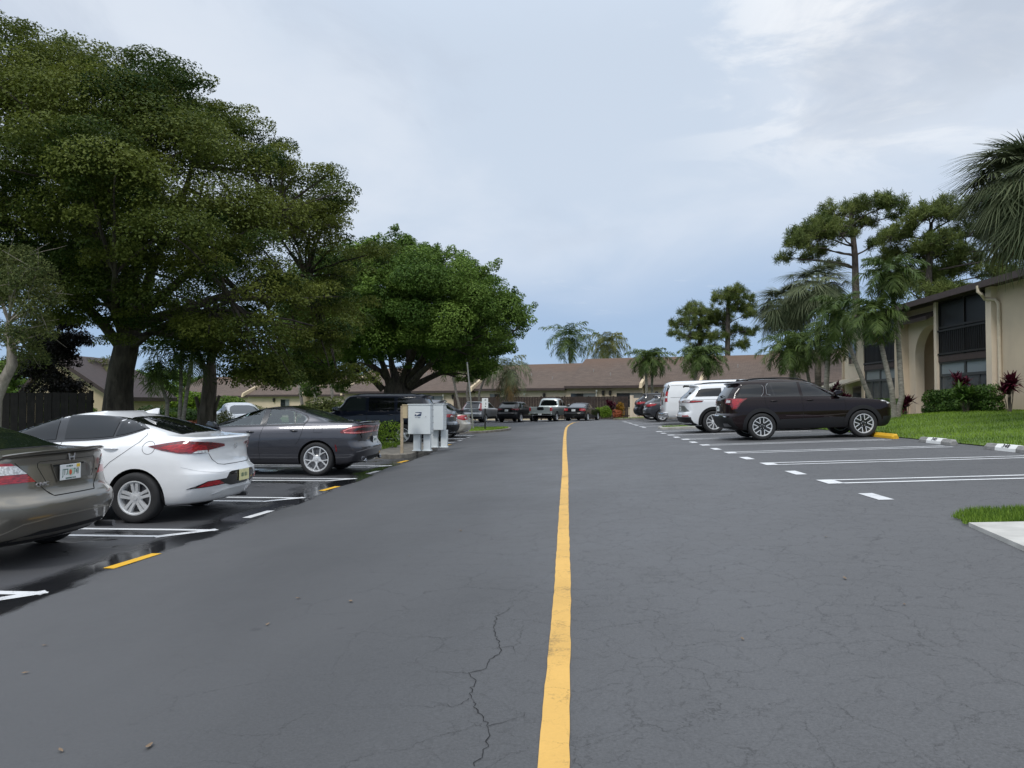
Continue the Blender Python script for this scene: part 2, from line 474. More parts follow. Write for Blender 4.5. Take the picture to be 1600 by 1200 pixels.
# ---------------- painted markings (4 mm above the asphalt)
def ribbon(mb, pts, w, lift=0.004, step=0.5, wob=0.0):
    """flat strip along a polyline laid on the asphalt"""
    P = []
    for a, b in zip(pts[:-1], pts[1:]):
        a = Vector(a); b = Vector(b); n = max(1, int((b - a).length / step))
        P += [a.lerp(b, i / n) for i in range(n)]
    P.append(Vector(pts[-1]))
    vs = []; fs = []
    for i, p in enumerate(P):
        d = (P[min(i + 1, len(P) - 1)] - P[max(i - 1, 0)]).normalized()
        nrm = Vector((-d.y, d.x))
        o1 = rnd.uniform(-wob, wob); o2 = rnd.uniform(-wob, wob)
        for s, o in ((-1, o1), (1, o2)):
            q = p + nrm * (s * w / 2 + o)
            vs.append((q.x, q.y, gz(q.x, q.y) + lift))
    for i in range(len(P) - 1): fs.append((2 * i, 2 * i + 1, 2 * i + 3, 2 * i + 2))
    mb.add(vs, fs)
mb = MB()
yl = [(-0.055, 0.6), (-0.035, 2.6), (0.0, 5), (0.02, 9), (0.06, 14), (0.07, 20), (0.10, 27), (0.16, 34), (0.24, 39), (0.42, 43.5), (0.72, 47.5), (1.15, 50.4)]
ribbon(mb, yl, 0.115, 0.005, 0.12, 0.003)
tag(mb.build('road_centre_line', M_YELLOW), kind='structure')
mb = MB()
LX = -4.17
YL = lambda y: 1.0046 * y - .53
YR = lambda y: 1.0046 * y + .05
for y in map(YL, (6.0, 8.95, 11.98, 15.0, 18.1)):                          # double stall lines, left, with closed near ends
    for dy in (-0.22, 0.22):
        xe = LX - (0.52 if dy < 0 else 0.0)
        ribbon(mb, [(-9.9, y + dy), (xe, y + dy)], 0.10, 0.005)
    ribbon(mb, [(LX - 0.50, y - 0.27), (LX - 0.02, y + 0.27)], 0.12, 0.0065)
for y in map(YL, (29.0, 31.95, 34.9)):
    for dy in (-0.2, 0.2): ribbon(mb, [(-9.9, y + dy), (LX, y + dy)], 0.10, 0.005)
    ribbon(mb, [(LX - 0.45, y - 0.24), (LX, y + 0.24)], 0.12, 0.0065)
for y in map(YL, (10.45, 16.6, 30.5, 33.4)): ribbon(mb, [(LX - 0.05, y - 0.33), (LX + 0.02, y + 0.33)], 0.12, 0.005)
RX = 3.62
for y in map(YR, (10.45, 13.45, 16.45, 19.4, 22.4, 25.35, 28.4, 34.6, 38.1, 41.2, 44.3)):
    for dy in (-0.2, 0.2): ribbon(mb, [(RX if dy > 0 else RX + 0.12, y + dy), (8.35, y + dy * 0.9)], 0.10, 0.005, wob=0.004)
    ribbon(mb, [(RX + 0.10, y - 0.25), (RX + 0.10, y + 0.25)], 0.22, 0.0065)
for y in map(YR, (8.85, 11.8, 14.85, 17.8, 20.8, 23.8, 26.9, 33.2, 36.4, 39.6, 42.7)): ribbon(mb, [(RX + 0.05, y - 0.30), (RX + 0.05, y + 0.30)], 0.17, 0.005)
for (xa, ya, xb, yb) in ((-9.6, 58.5, -7.8, 63.2), (-6.3, 58.0, -4.6, 62.6), (-3.0, 57.5, -1.3, 62.1), (0.2, 57.0, 1.9, 61.6), (3.4, 56.5, 5.0, 61.0)):
    ribbon(mb, [(xa, ya), (xb, yb)], 0.13, 0.005)
for (xa, ya) in ((-8.0, 56.7), (-4.6, 56.2), (-1.4, 55.7), (1.8, 55.2)): ribbon(mb, [(xa - 0.35, ya + 0.05), (xa + 0.35, ya - 0.05)], 0.12, 0.005)
tag(mb.build('stall_markings', M_WHITE), kind='structure')
mb = MB()
for y in map(YL, (7.45, 13.5, 19.6, 27.3)): ribbon(mb, [(LX - 0.04, y - 0.34), (LX + 0.04, y + 0.34)], 0.115, 0.0055)
tag(mb.build('yellow_stall_markings', M_CURBYEL), kind='structure')

# long open cracks, as thin dark filler-less ribbons
M_CRACK = plain('crack_dark', (0.010, 0.010, 0.011), 0.95)
def crack_line(mb, pts_px, w):
    P = []
    for x, y in pts_px:
        d = CAM_M @ Vector(((x - 800) / F_PX, (600 - y) / F_PX, -1))
        t = (EYE - 0.23) / -d.z
        for _ in range(4):
            q = d * t; t = (EYE - gz(q.x, q.y)) / -d.z
        q = d * t
        P.append(Vector((q.x, q.y)))
    Q = []
    for a, b in zip(P[:-1], P[1:]):
        n = max(2, int((b - a).length / 0.022))
        for i in range(n):
            p = a.lerp(b, i / n); Q.append(p + Vector((rnd.gauss(0, 0.006), rnd.gauss(0, 0.006))))
    Q.append(P[-1])
    vs = []; fs = []
    for i, p in enumerate(Q):
        d = (Q[min(i + 1, len(Q) - 1)] - Q[max(i - 1, 0)]).normalized(); nrm = Vector((-d.y, d.x))
        ww = w * rnd.uniform(0.35, 1.3) * min(1, (len(Q) - i) / 10.0)
        for s in (-1, 1):
            q = p + nrm * s * ww / 2; vs.append((q.x, q.y, gz(q.x, q.y) + 0.003))
    for i in range(len(Q) - 1): fs.append((2 * i, 2 * i + 1, 2 * i + 3, 2 * i + 2))
    mb.add(vs, fs)
mb = MB()
crack_line(mb, [(738, 1198), (756, 1178), (764, 1150), (760, 1130), (745, 1108), (736, 1088), (741, 1066), (734, 1052), (757, 1045), (765, 1033), (782, 1020), (779, 1003), (772, 985), (775, 963), (790, 956), (806, 944)], 0.0042)
crack_line(mb, [(782, 1012), (800, 1010), (806, 1024)], 0.004)
crack_line(mb, [(764, 1135), (800, 1126), (822, 1116), (846, 1116)], 0.0035)
crack_line(mb, [(736, 1092), (708, 1106), (690, 1100), (665, 1096)], 0.0035)
crack_line(mb, [(734, 1054), (700, 1050), (660, 1048)], 0.003)
tag(mb.build('road_cracks', M_CRACK), kind='structure')

# ---------------- right lawn, kerb, walkway
KX = 8.95
def lawn_z(X, Y):
    k = 0.62 - 0.40 * smooth(28.5, 37, Y)
    t = min(1.0, max(0.0, (X - KX) / 7.0))
    return gz(KX, Y) + 0.02 + k * (t ** 0.9)
sheet('lawn', KX, 26.45, -6, 50, 0.5, 1.0, lawn_z, M_SOIL)
def left_lawn_z(X, Y): return 0.10 + 0.35 * smooth(-10.5, -20, X)
sheet('left_lawn', -60, -10.2, -4, 56, 0.6, 2.0, left_lawn_z, M_SOIL)

def blades(name, n, pts_fn, h, w, m, tint=(0.2, 0.9)):
    P = pts_fn(n)
    n = len(P)
    a = rng.uniform(0, 2 * np.pi, n); lean = rng.uniform(0.1, 0.75, n); hh = h * rng.uniform(0.55, 1.25, n)
    d = np.stack([np.cos(a), np.sin(a), np.zeros(n)], 1); s = np.stack([-np.sin(a), np.cos(a), np.zeros(n)], 1)
    tip = P + d * (lean * hh)[:, None]; tip[:, 2] += hh
    V = np.empty((n, 3, 3)); V[:, 0] = P - s * w / 2; V[:, 1] = P + s * w / 2; V[:, 2] = tip
    tn = np.clip(rng.uniform(tint[0], tint[1], n) + .16 * np.sin(P[:, 0] * 1.3 + 2 * np.sin(P[:, 1] * .7)) + .14 * np.sin(P[:, 1] * 2.1 + P[:, 0] * .6), 0, 1)
    o = link(name, np_mesh(name, V.reshape(-1, 3), np.arange(n * 3).reshape(-1, 3), m, tint=tn))
    return tag(o, kind='stuff')
def area(x0, x1, y0, y1, zf, inside=None, dens=None):
    def f(n):
        x = rng.uniform(x0, x1, n); y = rng.uniform(y0, y1, n)
        if dens is not None: k = rng.uniform(0, 1, n) < dens(x, y); x = x[k]; y = y[k]
        if inside is not None:
            k = np.array([inside(a, b) for a, b in zip(x, y)], bool); x = x[k]; y = y[k]
        return np.array([(a, b, zf(a, b)) for a, b in zip(x, y)])
    return f
blades('lawn_grass', 90000, area(KX - 0.05, 17, 11.5, 40, lawn_z, dens=lambda x, y: np.clip(1.35 - y / 40, 0.25, 1)), 0.065, 0.016, M_GRASS)
blades('left_lawn_grass', 22000, area(-22, -10.2, 12, 34, left_lawn_z), 0.09, 0.03, M_GRASS, (0.0, 0.6))

# kerbless concrete walk with a grass strip on the near right
def pad_z(X, Y): return gz(3.6, Y) + 0.035 + 0.03 * (X - 3.6)
mb = MB()
poly = [(3.62, 6.86), (3.42, 5.6), (3.38, 3.4), (9.5, 3.4), (9.5, 6.90)]
mb.prism(poly, -0.12, 0.0, lambda u, v, d: (u, v, pad_z(u, v) + d))
tag(mb.build('walkway', plain('pale_concrete', (0.46, 0.45, 0.42), 0.85, var=0.25, vscale=2.2, bump=0.25, bscale=120)), kind='structure')
def strip_in(x, y): return x > 3.62 + 0.10 * (y - 6.9) + 0.04 * math.sin(y * 9) and 6.88 < y < 7.72 + 0.03 * math.sin(7 * x) - max(0, 4.1 - x) * 1.1
sheet('lawn_strip', 3.75, 9.5, 6.92, 7.62, 0.1, 0.1, lambda x, y: pad_z(x, y) + 0.0 - 0.02, M_SOIL, mask=lambda x, y: strip_in(x - 0.05, y + 0.04))
blades('lawn_strip_grass', 26000, area(3.6, 9.0, 6.88, 7.78, lambda x, y: pad_z(x, y) - 0.02, strip_in), 0.055, 0.008, M_GRASS, (0.1, 0.85))

# islands with a raised kerb
def island(name, poly, h, m_top, kerb_m, kw=0.16, zb=-0.1):
    c = sum((Vector(p) for p in poly), Vector((0, 0))) / len(poly)
    inner = []
    n = len(poly)
    for i in range(n):
        p = Vector(poly[i]); a = (p - Vector(poly[i - 1])).normalized(); b = (Vector(poly[(i + 1) % n]) - p).normalized()
        na = Vector((-a.y, a.x)); nb = Vector((-b.y, b.x)); m_ = (na + nb); m_.normalize()
        if m_.dot(c - p) < 0: m_ = -m_
        inner.append(p + m_ * kw / max(0.5, m_.dot(na) if m_.dot(na) > 0 else -m_.dot(na)))
    mb = MB(); vs = []; fs = []
    for p in poly: vs.append((p[0], p[1], zb))
    for p in poly: vs.append((p[0], p[1], gz(p[0], p[1]) + h - 0.025))
    for p, q in zip(poly, inner): r = Vector(p).lerp(q, 0.18); vs.append((r.x, r.y, gz(r.x, r.y) + h))
    for q in inner: vs.append((q.x, q.y, gz(q.x, q.y) + h))
    for q in inner: vs.append((q.x, q.y, gz(q.x, q.y) + h - 0.08))
    for k in range(4):
        for i in range(n):
            j = (i + 1) % n
            fs.append((k * n + i, k * n + j, (k + 1) * n + j, (k + 1) * n + i))
    mb.add(vs, fs)
    tag(mb.build(name + '_kerb', kerb_m), kind='structure')
    mb = MB()
    mb.add([(q.x, q.y, gz(q.x, q.y) + h - 0.03) for q in inner], [tuple(range(n))])
    tag(mb.build(name + '_ground', m_top), kind='structure')
    return inner
def in_poly(poly):
    P = [(float(p[0]), float(p[1])) for p in poly]
    def f(x, y):
        c = False; j = len(P) - 1
        for i in range(len(P)):
            if (P[i][1] > y) != (P[j][1] > y) and x < (P[j][0] - P[i][0]) * (y - P[i][1]) / (P[j][1] - P[i][1]) + P[i][0]: c = not c
            j = i
        return c
    return f
mail_isle = [(-10.1, 20.1), (-4.75, 20.1), (-4.45, 20.25), (-4.28, 20.7), (-4.28, 25.6), (-4.5, 26.05), (-10.1, 26.05)]
island('mail_island', mail_isle, 0.13, M_CONCD, M_CONCD)
blades('mail_island_grass', 9000, area(-10.0, -5.55, 20.3, 25.9, lambda x, y: 0.10), 0.10, 0.02, M_GRASS, (0.3, 1.0))
sign_isle = []
for i in range(24):
    t = 2 * math.pi * i / 24
    cx, cy, rx, ry = -5.9, 40.4, 3.1, 3.3
    ex = abs(math.cos(t)) ** 0.7 * math.copysign(1, math.cos(t)); ey = abs(math.sin(t)) ** 0.9 * math.copysign(1, math.sin(t))
    sign_isle.append((cx + rx * ex, cy + ry * ey))
isl = island('sign_island', sign_isle, 0.12, M_SOIL, M_CONCD, 0.13)
blades('sign_island_grass', 14000, area(-9, -2.8, 37, 43.8, lambda x, y: gz(x, y) + 0.09, in_poly(isl)), 0.09, 0.03, M_GRASS, (0.3, 1.0))
# grass corner in front of the far houses, right
corner = [(3.6, 52.8), (9.2, 50.5), (13.0, 52), (13, 62), (6.8, 64.2), (5.6, 58)]
isl = island('corner_lawn', corner, 0.12, M_SOIL, M_CONCD, 0.1)
blades('corner_lawn_grass', 12000, area(3, 13, 50, 64, lambda x, y: gz(x, y) + 0.1, in_poly(isl)), 0.09, 0.04, M_GRASS, (0.35, 1.0))
# worn grass median between right stalls
med = [(4.2, 30.5), (4.05, 30.65), (4.05, 31.5), (4.2, 31.65), (8.9, 31.65), (8.9, 30.5)]
isl = island('grass_median', med, 0.10, M_SOIL, M_CONC, 0.12)
blades('grass_median_grass', 5000, area(4.1, 9.4, 30.4, 31.7, lambda x, y: gz(x, y) + 0.07, in_poly(isl)), 0.08, 0.02, M_GRASS, (0.3, 1.0))

# wheel stops with painted number panels
M_STOPW = plain('stop_white', (0.78, 0.78, 0.76), 0.7, var=0.06, bump=0.2)
M_NUM = plain('stencil_black', (0.03, 0.03, 0.035), 0.8)
M_STOPG = plain('stop_grey', (0.24, 0.235, 0.225), 0.9, var=0.35, vscale=7, bump=0.5, bscale=60)
def wheel_stop(x, y, num, label, yellow=False):
    e = empty('wheel_stop', (x, y, gz(x, y)), 0, label, 'wheel stop', 'concrete wheel stops along the right lawn')
    prof = [(-0.09, 0.0), (-0.085, 0.06), (-0.035, 0.125), (0.055, 0.125), (0.085, 0.07), (0.09, 0.0)]
    def seg(a, b, nm, m, k=1.0, par=e):
        mb = MB(); vs = []; n = len(prof)
        ts = (0.06, 0.0) if a < -0.7 else (0.0, 0.0); te = 0.06 if b > 0.7 else 0.0
        st = [(a, 0.0 if not ts[0] else -1), (b, 0)]
        rows = [a] + ([a + 0.06] if ts[0] else []) + ([b - 0.06] if te else []) + [b]
        for r in rows:
            q = 0.72 if (ts[0] and r == a) or (te and r == b) else 1.0
            for px_, pz_ in prof: vs.append((px_ * k * (0.85 if q < 1 else 1), r, pz_ * q * (1 + (k - 1) * 0.5)))
        fs = [(j * n + i, j * n + i + 1, (j + 1) * n + i + 1, (j + 1) * n + i) for j in range(len(rows) - 1) for i in range(n - 1)]
        fs += [tuple(range(n)), tuple((len(rows) - 1) * n + i for i in range(n))]
        mb.add(vs, fs)
        return mb.build(nm, m, par)
    if yellow: seg(-0.75, 0.75, 'block', M_CURBYEL)
    else:
        seg(-0.75, 0.75, 'block', M_STOPG)
        pnl = seg(-0.33, 0.33, 'number_panel', M_STOPW, 1.06)
        # digits read from the stall: they run along the stop on its slanted front
        Mx = Matrix.Translation((-0.071, 0, 0.102)) @ Matrix.Rotation(R(-90), 4, 'Z') @ Matrix.Rotation(R(50), 4, 'X')
        lettering(num, 0.115, M_NUM, Mx, pnl, 0.002, 'number', 1.35)
    return e
wheel_stop(8.62, 17.6, '340', 'grey concrete wheel stop whose white panel reads 340')
wheel_stop(8.62, 14.85, '348', 'grey concrete wheel stop whose white panel reads 348, nearest the right edge')
wheel_stop(8.66, 20.55, '', 'yellow painted wheel stop under the nose of the burgundy SUV', True)

# fallen leaves and paper bits on the road
M_DRY = plain('dry_leaf', (0.20, 0.14, 0.09), 0.9, var=0.3, vscale=30)
M_BIT = plain('pale_bit', (0.5, 0.48, 0.44), 0.9)
def litter(pxs, m, size):
    for (x, y) in pxs:
        d = CAM_M @ Vector(((x - 800) / F_PX, (600 - y) / F_PX, -1)); t = (EYE - 0.2) / -d.z
        for _ in range(4): q = d * t; t = (EYE - gz(q.x, q.y)) / -d.z
        q = d * t
        mb = MB(); s = size * rnd.uniform(0.7, 1.3); a = rnd.uniform(0, 6.28)
        pts = [(-1, 0, 0.1), (-0.4, 0.35, 0.25), (0.4, 0.3, 0.15), (1, 0, 0.3), (0.4, -0.35, 0.2), (-0.4, -0.3, 0.1), (0, 0, 0.02)]
        ca, sa = math.cos(a), math.sin(a)
        mb.add([(s * (u * ca - v * sa), s * (u * sa + v * ca), s * w_) for u, v, w_ in pts], [(6, i, (i + 1) % 6) for i in range(6)])
        o = mb.build('fallen_leaf', m)
        o.location = (q.x, q.y, gz(q.x, q.y) + 0.006)
        tag(o, 'small dry leaf lying loose on the bare asphalt of the road', 'leaf', 'dry leaves scattered on the asphalt')
litter([(70, 1010), (466, 936), (40, 1053), (418, 977), (1413, 946), (95, 1175), (233, 1168), (548, 941), (1160, 1000), (640, 870), (720, 830), (1290, 840), (1320, 905)], M_DRY, 0.024)
# ================================================================ CARS
def paint(name, col, metal=0.0, rough=0.35, flake=0.0):
    if name in MATS: return MATS[name]
    m, nt, p = nt_mat(name)
    d = node_noise(nt, 5.0, 5, 0.6)
    lo = tuple(c * 0.94 for c in col); hi = tuple(min(1, c * 1.04) for c in col)
    nt.links.new(node_mix(nt, d, lo, hi), p.inputs['Base Color'])
    p.inputs['Metallic'].default_value = metal
    p.inputs['Roughness'].default_value = rough
    p.inputs['Coat Weight'].default_value = 1.0 if max(col) > .03 else .7
    if max(col) < .03: p.inputs['Specular IOR Level'].default_value = 0.08
    nt.links.new(node_range(nt, node_noise(nt, 11, 6, 0.65), 0.4, 0.75, 0.02, 0.09), p.inputs['Coat Roughness'])
    b = N(nt, 'ShaderNodeBump'); b.inputs['Strength'].default_value = 0.05; b.inputs['Distance'].default_value = 0.01
    nt.links.new(node_noise(nt, 2.2, 2, 0.5), b.inputs['Height']); nt.links.new(b.outputs[0], p.inputs['Coat Normal'])
    MATS[name] = m
    return m
def glass_dark(name, col=(0.004, 0.005, 0.006), rough=0.015, spec=0.6):
    if name in MATS: return MATS[name]
    m = plain(name, col, rough, spec=spec)
    m.node_tree.nodes['Principled BSDF'].inputs['IOR'].default_value = 1.55
    return m
M_GLASS = glass_dark('tinted_glass')
M_GLASSL = glass_dark('lighter_glass', (0.018, 0.024, 0.024))
M_GLASSG = glass_dark('green_glass', (0.010, 0.016, 0.010), 0.03)
def clear_glass():
    m, nt, p = nt_mat('clear_glass')
    g = N(nt, 'ShaderNodeBsdfGlossy'); g.inputs['Roughness'].default_value = 0.02; g.inputs['Color'].default_value = (0.9, 0.95, 0.95, 1)
    t = N(nt, 'ShaderNodeBsdfTransparent'); t.inputs['Color'].default_value = (0.62, 0.72, 0.70, 1)
    fr = N(nt, 'ShaderNodeFresnel'); fr.inputs['IOR'].default_value = 1.6
    mx = N(nt, 'ShaderNodeMixShader'); nt.links.new(node_math(nt, 'ADD', fr.outputs[0], 0.06, True), mx.inputs[0])
    nt.links.new(t.outputs[0], mx.inputs[1]); nt.links.new(g.outputs[0], mx.inputs[2])
    nt.links.new(mx.outputs[0], nt.nodes['Material Output'].inputs['Surface'])
    return m
M_CLEAR = clear_glass()
M_TYRE = plain('tyre_rubber', (0.016, 0.016, 0.017), 0.75, var=0.25, vscale=8, bump=0.2, bscale=80)
M_RIM = plain('rim_silver', (0.66, 0.67, 0.68), 0.3, metal=0.35, var=0.06)
M_RIMD = plain('rim_dark', (0.012, 0.012, 0.013), 0.3, coat=0.6)
M_BLKG = plain('gloss_black', (0.008, 0.008, 0.009), 0.15, coat=0.8)
M_BLKP = plain('black_plastic', (0.010, 0.010, 0.011), 0.6, spec=.3, bump=0.1, bscale=150)
M_GREYP = plain('grey_plastic', (0.016, 0.016, 0.018), 0.6, spec=.3)
M_WELL = plain('wheel_well', (0.006, 0.006, 0.006), 0.95)
M_CHROME = plain('chrome', (0.75, 0.76, 0.78), 0.10, metal=1.0)
M_DULL = plain('dull_metal', (0.25, 0.25, 0.26), 0.4, metal=0.9)
M_GAP = plain('panel_gap', (0.004, 0.004, 0.004), 0.9)
M_PLATE = plain('plate_white', (0.72, 0.74, 0.74), 0.4, var=0.04, vscale=40)
M_PLATEY = plain('plate_cream', (0.72, 0.68, 0.36), 0.4, var=0.12, vscale=25)
M_PGREEN = plain('plate_green', (0.02, 0.10, 0.07), 0.5)
M_ORANGE = plain('orange_fruit', (0.60, 0.10, 0.04), 0.5)
M_STICK = plain('sticker_yellow', (0.70, 0.48, 0.06), 0.5)
M_SEAT = plain('seat_grey', (0.06, 0.062, 0.065), 0.8)
def lens(name, c0, c1, scale=40, st=(1, 1, 1)):
    if name in MATS: return MATS[name]
    m, nt, p = nt_mat(name)
    f = node_noise(nt, scale, 3, 0.5, st)
    nt.links.new(node_mix(nt, node_range(nt, f, 0.4, 0.62), c0, c1), p.inputs['Base Color'])
    p.inputs['Roughness'].default_value = 0.12; p.inputs['Coat Weight'].default_value = 1; p.inputs['Coat Roughness'].default_value = 0.02
    MATS[name] = m
    return m
M_RED = lens('red_lens', (0.20, 0.004, 0.007), (0.48, 0.012, 0.020), 22, (1, 1, 5))
M_REDD = lens('dark_red_lens', (0.06, 0.003, 0.005), (0.22, 0.008, 0.012), 16, (1, 1, 5))
M_PINK = lens('pale_red_lens', (0.55, 0.12, 0.12), (0.75, 0.35, 0.33), 25)
M_WLENS = lens('clear_lens', (0.42, 0.42, 0.42), (0.78, 0.78, 0.78), 45)

def pchip(xs, ys, q):
    """monotone cubic interpolation"""
    xs = np.asarray(xs, float); ys = np.asarray(ys, float); q = np.clip(q, xs[0], xs[-1])
    h = np.diff(xs); d = np.diff(ys) / h
    m = np.zeros_like(xs)
    for i in range(1, len(xs) - 1):
        if d[i - 1] * d[i] > 0:
            w1 = 2 * h[i] + h[i - 1]; w2 = h[i] + 2 * h[i - 1]
            m[i] = (w1 + w2) / (w1 / d[i - 1] + w2 / d[i])
    m[0] = d[0]; m[-1] = d[-1]
    i = np.clip(np.searchsorted(xs, q, side='right') - 1, 0, len(xs) - 2)
    t = (q - xs[i]) / h[i]
    return (1 + 2 * t) * (1 - t) ** 2 * ys[i] + t * (1 - t) ** 2 * h[i] * m[i] + t * t * (3 - 2 * t) * ys[i + 1] + t * t * (t - 1) * h[i] * m[i + 1]

class Shell:
    """closed body: stacked rounded plan outlines between a front and a rear side profile"""
    def __init__(s, front, rear, width, df, dr, rise=(0, 0), nf=2.6, nr=3.0, bow=0.05, step=0.03):
        # front/rear: [(z, x)] bottom to top, width: [(z, w)], df/dr corner depth [(z, d)]
        s.L0 = min(x for z, x in rear); s.L1 = max(x for z, x in front); s.rise = rise
        pre = lambda L: sorted([(s.unrise(z, x), x) for z, x in L])
        def uniq(L):
            out = []
            for z, x in L:
                if out and z - out[-1][0] < 1e-4: z = out[-1][0] + 1e-4
                out.append((z, x))
            return out
        s.fr = uniq(pre(front)); s.rr = uniq(pre(rear)); s.wd = width; s.dfp = df; s.drp = dr; s.nf = nf; s.nr = nr; s.bow = bow
        z0 = max(s.fr[0][0], s.rr[0][0]); z1 = min(s.fr[-1][0], s.rr[-1][0], width[-1][0])
        keys = sorted(set([round(z, 4) for z, _ in s.fr + s.rr + list(width) if z0 <= z <= z1] + [z0, z1]))
        lv = []
        for a, b in zip(keys[:-1], keys[1:]):
            n = max(1, int(math.ceil((b - a) / step)))
            lv += [a + (b - a) * i / n for i in range(n)]
        lv.append(keys[-1]); s.levels = [lv[0]]
        for q in lv[1:]:
            if q - s.levels[-1] > 0.004: s.levels.append(q)
    def wt(s, z): return smooth(0.42, 0.86, z)
    def dz(s, x):
        u = (x - s.L0) / max(1e-6, s.L1 - s.L0)
        return s.rise[0] * (1 - u) + s.rise[1] * u
    def unrise(s, z, x):
        q = z
        for _ in range(8): q = z - s.dz(x) * s.wt(q)
        return q
    def outline(s, z, na=11, ns=26):
        """half outline at level z from rear centre round the side to front centre"""
        f = float(pchip([a for a, _ in s.fr], [b for _, b in s.fr], z)); r = float(pchip([a for a, _ in s.rr], [b for _, b in s.rr], z))
        w = float(pchip([a for a, _ in s.wd], [b for _, b in s.wd], z))
        df = float(np.interp(z, [a for a, _ in s.dfp], [b for _, b in s.dfp])); dr = float(np.interp(z, [a for a, _ in s.drp], [b for _, b in s.drp]))
        tot = f - r
        k = min(1.0, 0.92 * tot / max(1e-6, df + dr)); df *= k; dr *= k
        mid = (f + r) / 2; hl = max(1e-6, tot / 2)
        P = []
        wside = lambda x: w * (1 - s.bow * abs((x - mid) / hl) ** 2.2)
        for i in range(na):
            t = math.pi / 2 * i / na
            c = math.cos(t) ** (2 / s.nr); sn = math.sin(t) ** (2 / s.nr)
            P.append((r + dr * (1 - c), wside(r + dr) * sn))
        for i in range(ns + 1):
            x = (r + dr) + (f - df - r - dr) * i / ns
            P.append((x, wside(x)))
        for i in range(1, na + 1):
            t = math.pi / 2 * i / na
            sn = math.cos(t) ** (2 / s.nf); c = math.sin(t) ** (2 / s.nf)
            P.append((f - df * (1 - c), wside(f - df) * sn))
        return P
    def mesh(s):
        V = []; F = []; n = None
        for z in s.levels:
            H = s.outline(z)
            full = [(x, y) for x, y in H] + [(x, -y) for x, y in H[-2:0:-1]]
            n = len(full)
            for x, y in full: V.append((x, y, z + s.dz(x) * s.wt(z)))
        m = len(s.levels)
        for j in range(m - 1):
            for i in range(n):
                k = (i + 1) % n
                F.append((j * n + i, (j + 1) * n + i, (j + 1) * n + k, j * n + k))
        half = len(s.outline(s.levels[0]))
        for base, flip in ((0, True), ((m - 1) * n, False)):      # strip caps
            for i in range(half - 1):
                a, b = i, i + 1
                c = (n - b) % n; d = (n - a) % n
                q = [base + a, base + b, base + c, base + d]
                q2 = []
                for v in q:
                    if v not in q2: q2.append(v)
                if len(q2) > 2: F.append(tuple(q2 if not flip else q2[::-1]))
        me = bpy.data.meshes.new('body'); me.from_pydata(V, [], F)
        bm = bmesh.new(); bm.from_mesh(me); bmesh.ops.remove_doubles(bm, verts=bm.verts, dist=1e-5)
        bmesh.ops.recalc_face_normals(bm, faces=bm.faces); bm.to_mesh(me); bm.free()
        me.update()
        return me
    def wrap(s, sarc, z, front=False):
        """point on the body at arc length sarc from the rear (front) centre, and outward normal"""
        zp = z
        p = None
        for _ in range(3):
            H = s.outline(zp, 24, 60)
            if front: H = H[::-1]
            A = np.array(H); seg = np.hypot(*np.diff(A, axis=0).T); cum = np.concatenate([[0], np.cumsum(seg)])
            sg = -1 if sarc < 0 else 1
            q = min(abs(sarc), cum[-1] - 1e-6)
            i = int(np.searchsorted(cum, q, side='right') - 1); i = min(i, len(seg) - 1)
            t = (q - cum[i]) / max(seg[i], 1e-9)
            p = A[i] * (1 - t) + A[i + 1] * t
            d = A[min(i + 2, len(A) - 1)] - A[max(i - 1, 0)]
            zp = s.unrise(z, p[0])
        nr = np.array([-d[1], d[0]]); nr /= max(1e-9, np.hypot(*nr))
        if front: nr = -nr
        c = A.mean(0); c[1] = 0
        if nr.dot(p - c) < 0: nr = -nr
        return Vector((p[0], p[1] * sg, z)), Vector((nr[0], nr[1] * sg, 0))

def tess(poly, h):
    """triangulate a 2D polygon with boundary and inner points about h apart"""
    B = []
    n = len(poly)
    for i in range(n):
        a = Vector(poly[i]); b = Vector(poly[(i + 1) % n]); k = max(1, int((b - a).length / h))
        B += [a.lerp(b, j / k) for j in range(k)]
    nb = len(B)
    xs = [p.x for p in B]; ys = [p.y for p in B]
    ins = in_poly([(p.x, p.y) for p in B])
    I = []
    x = min(xs) + h * 0.5
    while x < max(xs):
        y = min(ys) + h * 0.5
        while y < max(ys):
            if ins(x, y) and min((p.x - x) ** 2 + (p.y - y) ** 2 for p in B) > (h * 0.35) ** 2: I.append(Vector((x, y)))
            y += h
        x += h
    r = geometry.delaunay_2d_cdt(B + I, [(i, (i + 1) % nb) for i in range(nb)], [], 1, 1e-5)
    return [Vector((p.x, p.y)) for p in r[0]], [tuple(f) for f in r[2]]
def spline(pts, closed=True, k=5):
    """smooth a polygon with Catmull-Rom (points given as (x, y) smooth or (x, y, 1) sharp)"""
    out = []; n = len(pts)
    for i in range(n):
        p0, p1, p2, p3 = (pts[(i + j) % n] for j in (-1, 0, 1, 2))
        a = Vector(p1[:2]); b = Vector(p2[:2])
        ta = Vector((0, 0)) if len(p1) > 2 else (b - Vector(p0[:2])) * 0.5
        tb = Vector((0, 0)) if len(p2) > 2 else (Vector(p3[:2]) - a) * 0.5
        if len(p1) > 2: ta = (b - a)
        if len(p2) > 2: tb = (b - a)
        for q in range(k):
            t = q / k
            out.append(tuple(a * (2 * t ** 3 - 3 * t * t + 1) + ta * (t ** 3 - 2 * t * t + t) + b * (-2 * t ** 3 + 3 * t * t) + tb * (t ** 3 - t * t)))
    return out
def stroke(pts, w):
    """thin closed polygon around an open polyline"""
    P = [Vector(p) for p in pts]; L = []; Rr = []
    for i, p in enumerate(P):
        d = (P[min(i + 1, len(P) - 1)] - P[max(i - 1, 0)]).normalized(); n = Vector((-d.y, d.x)) * w / 2
        L.append(p + n); Rr.append(p - n)
    return [tuple(p) for p in L + Rr[::-1]]
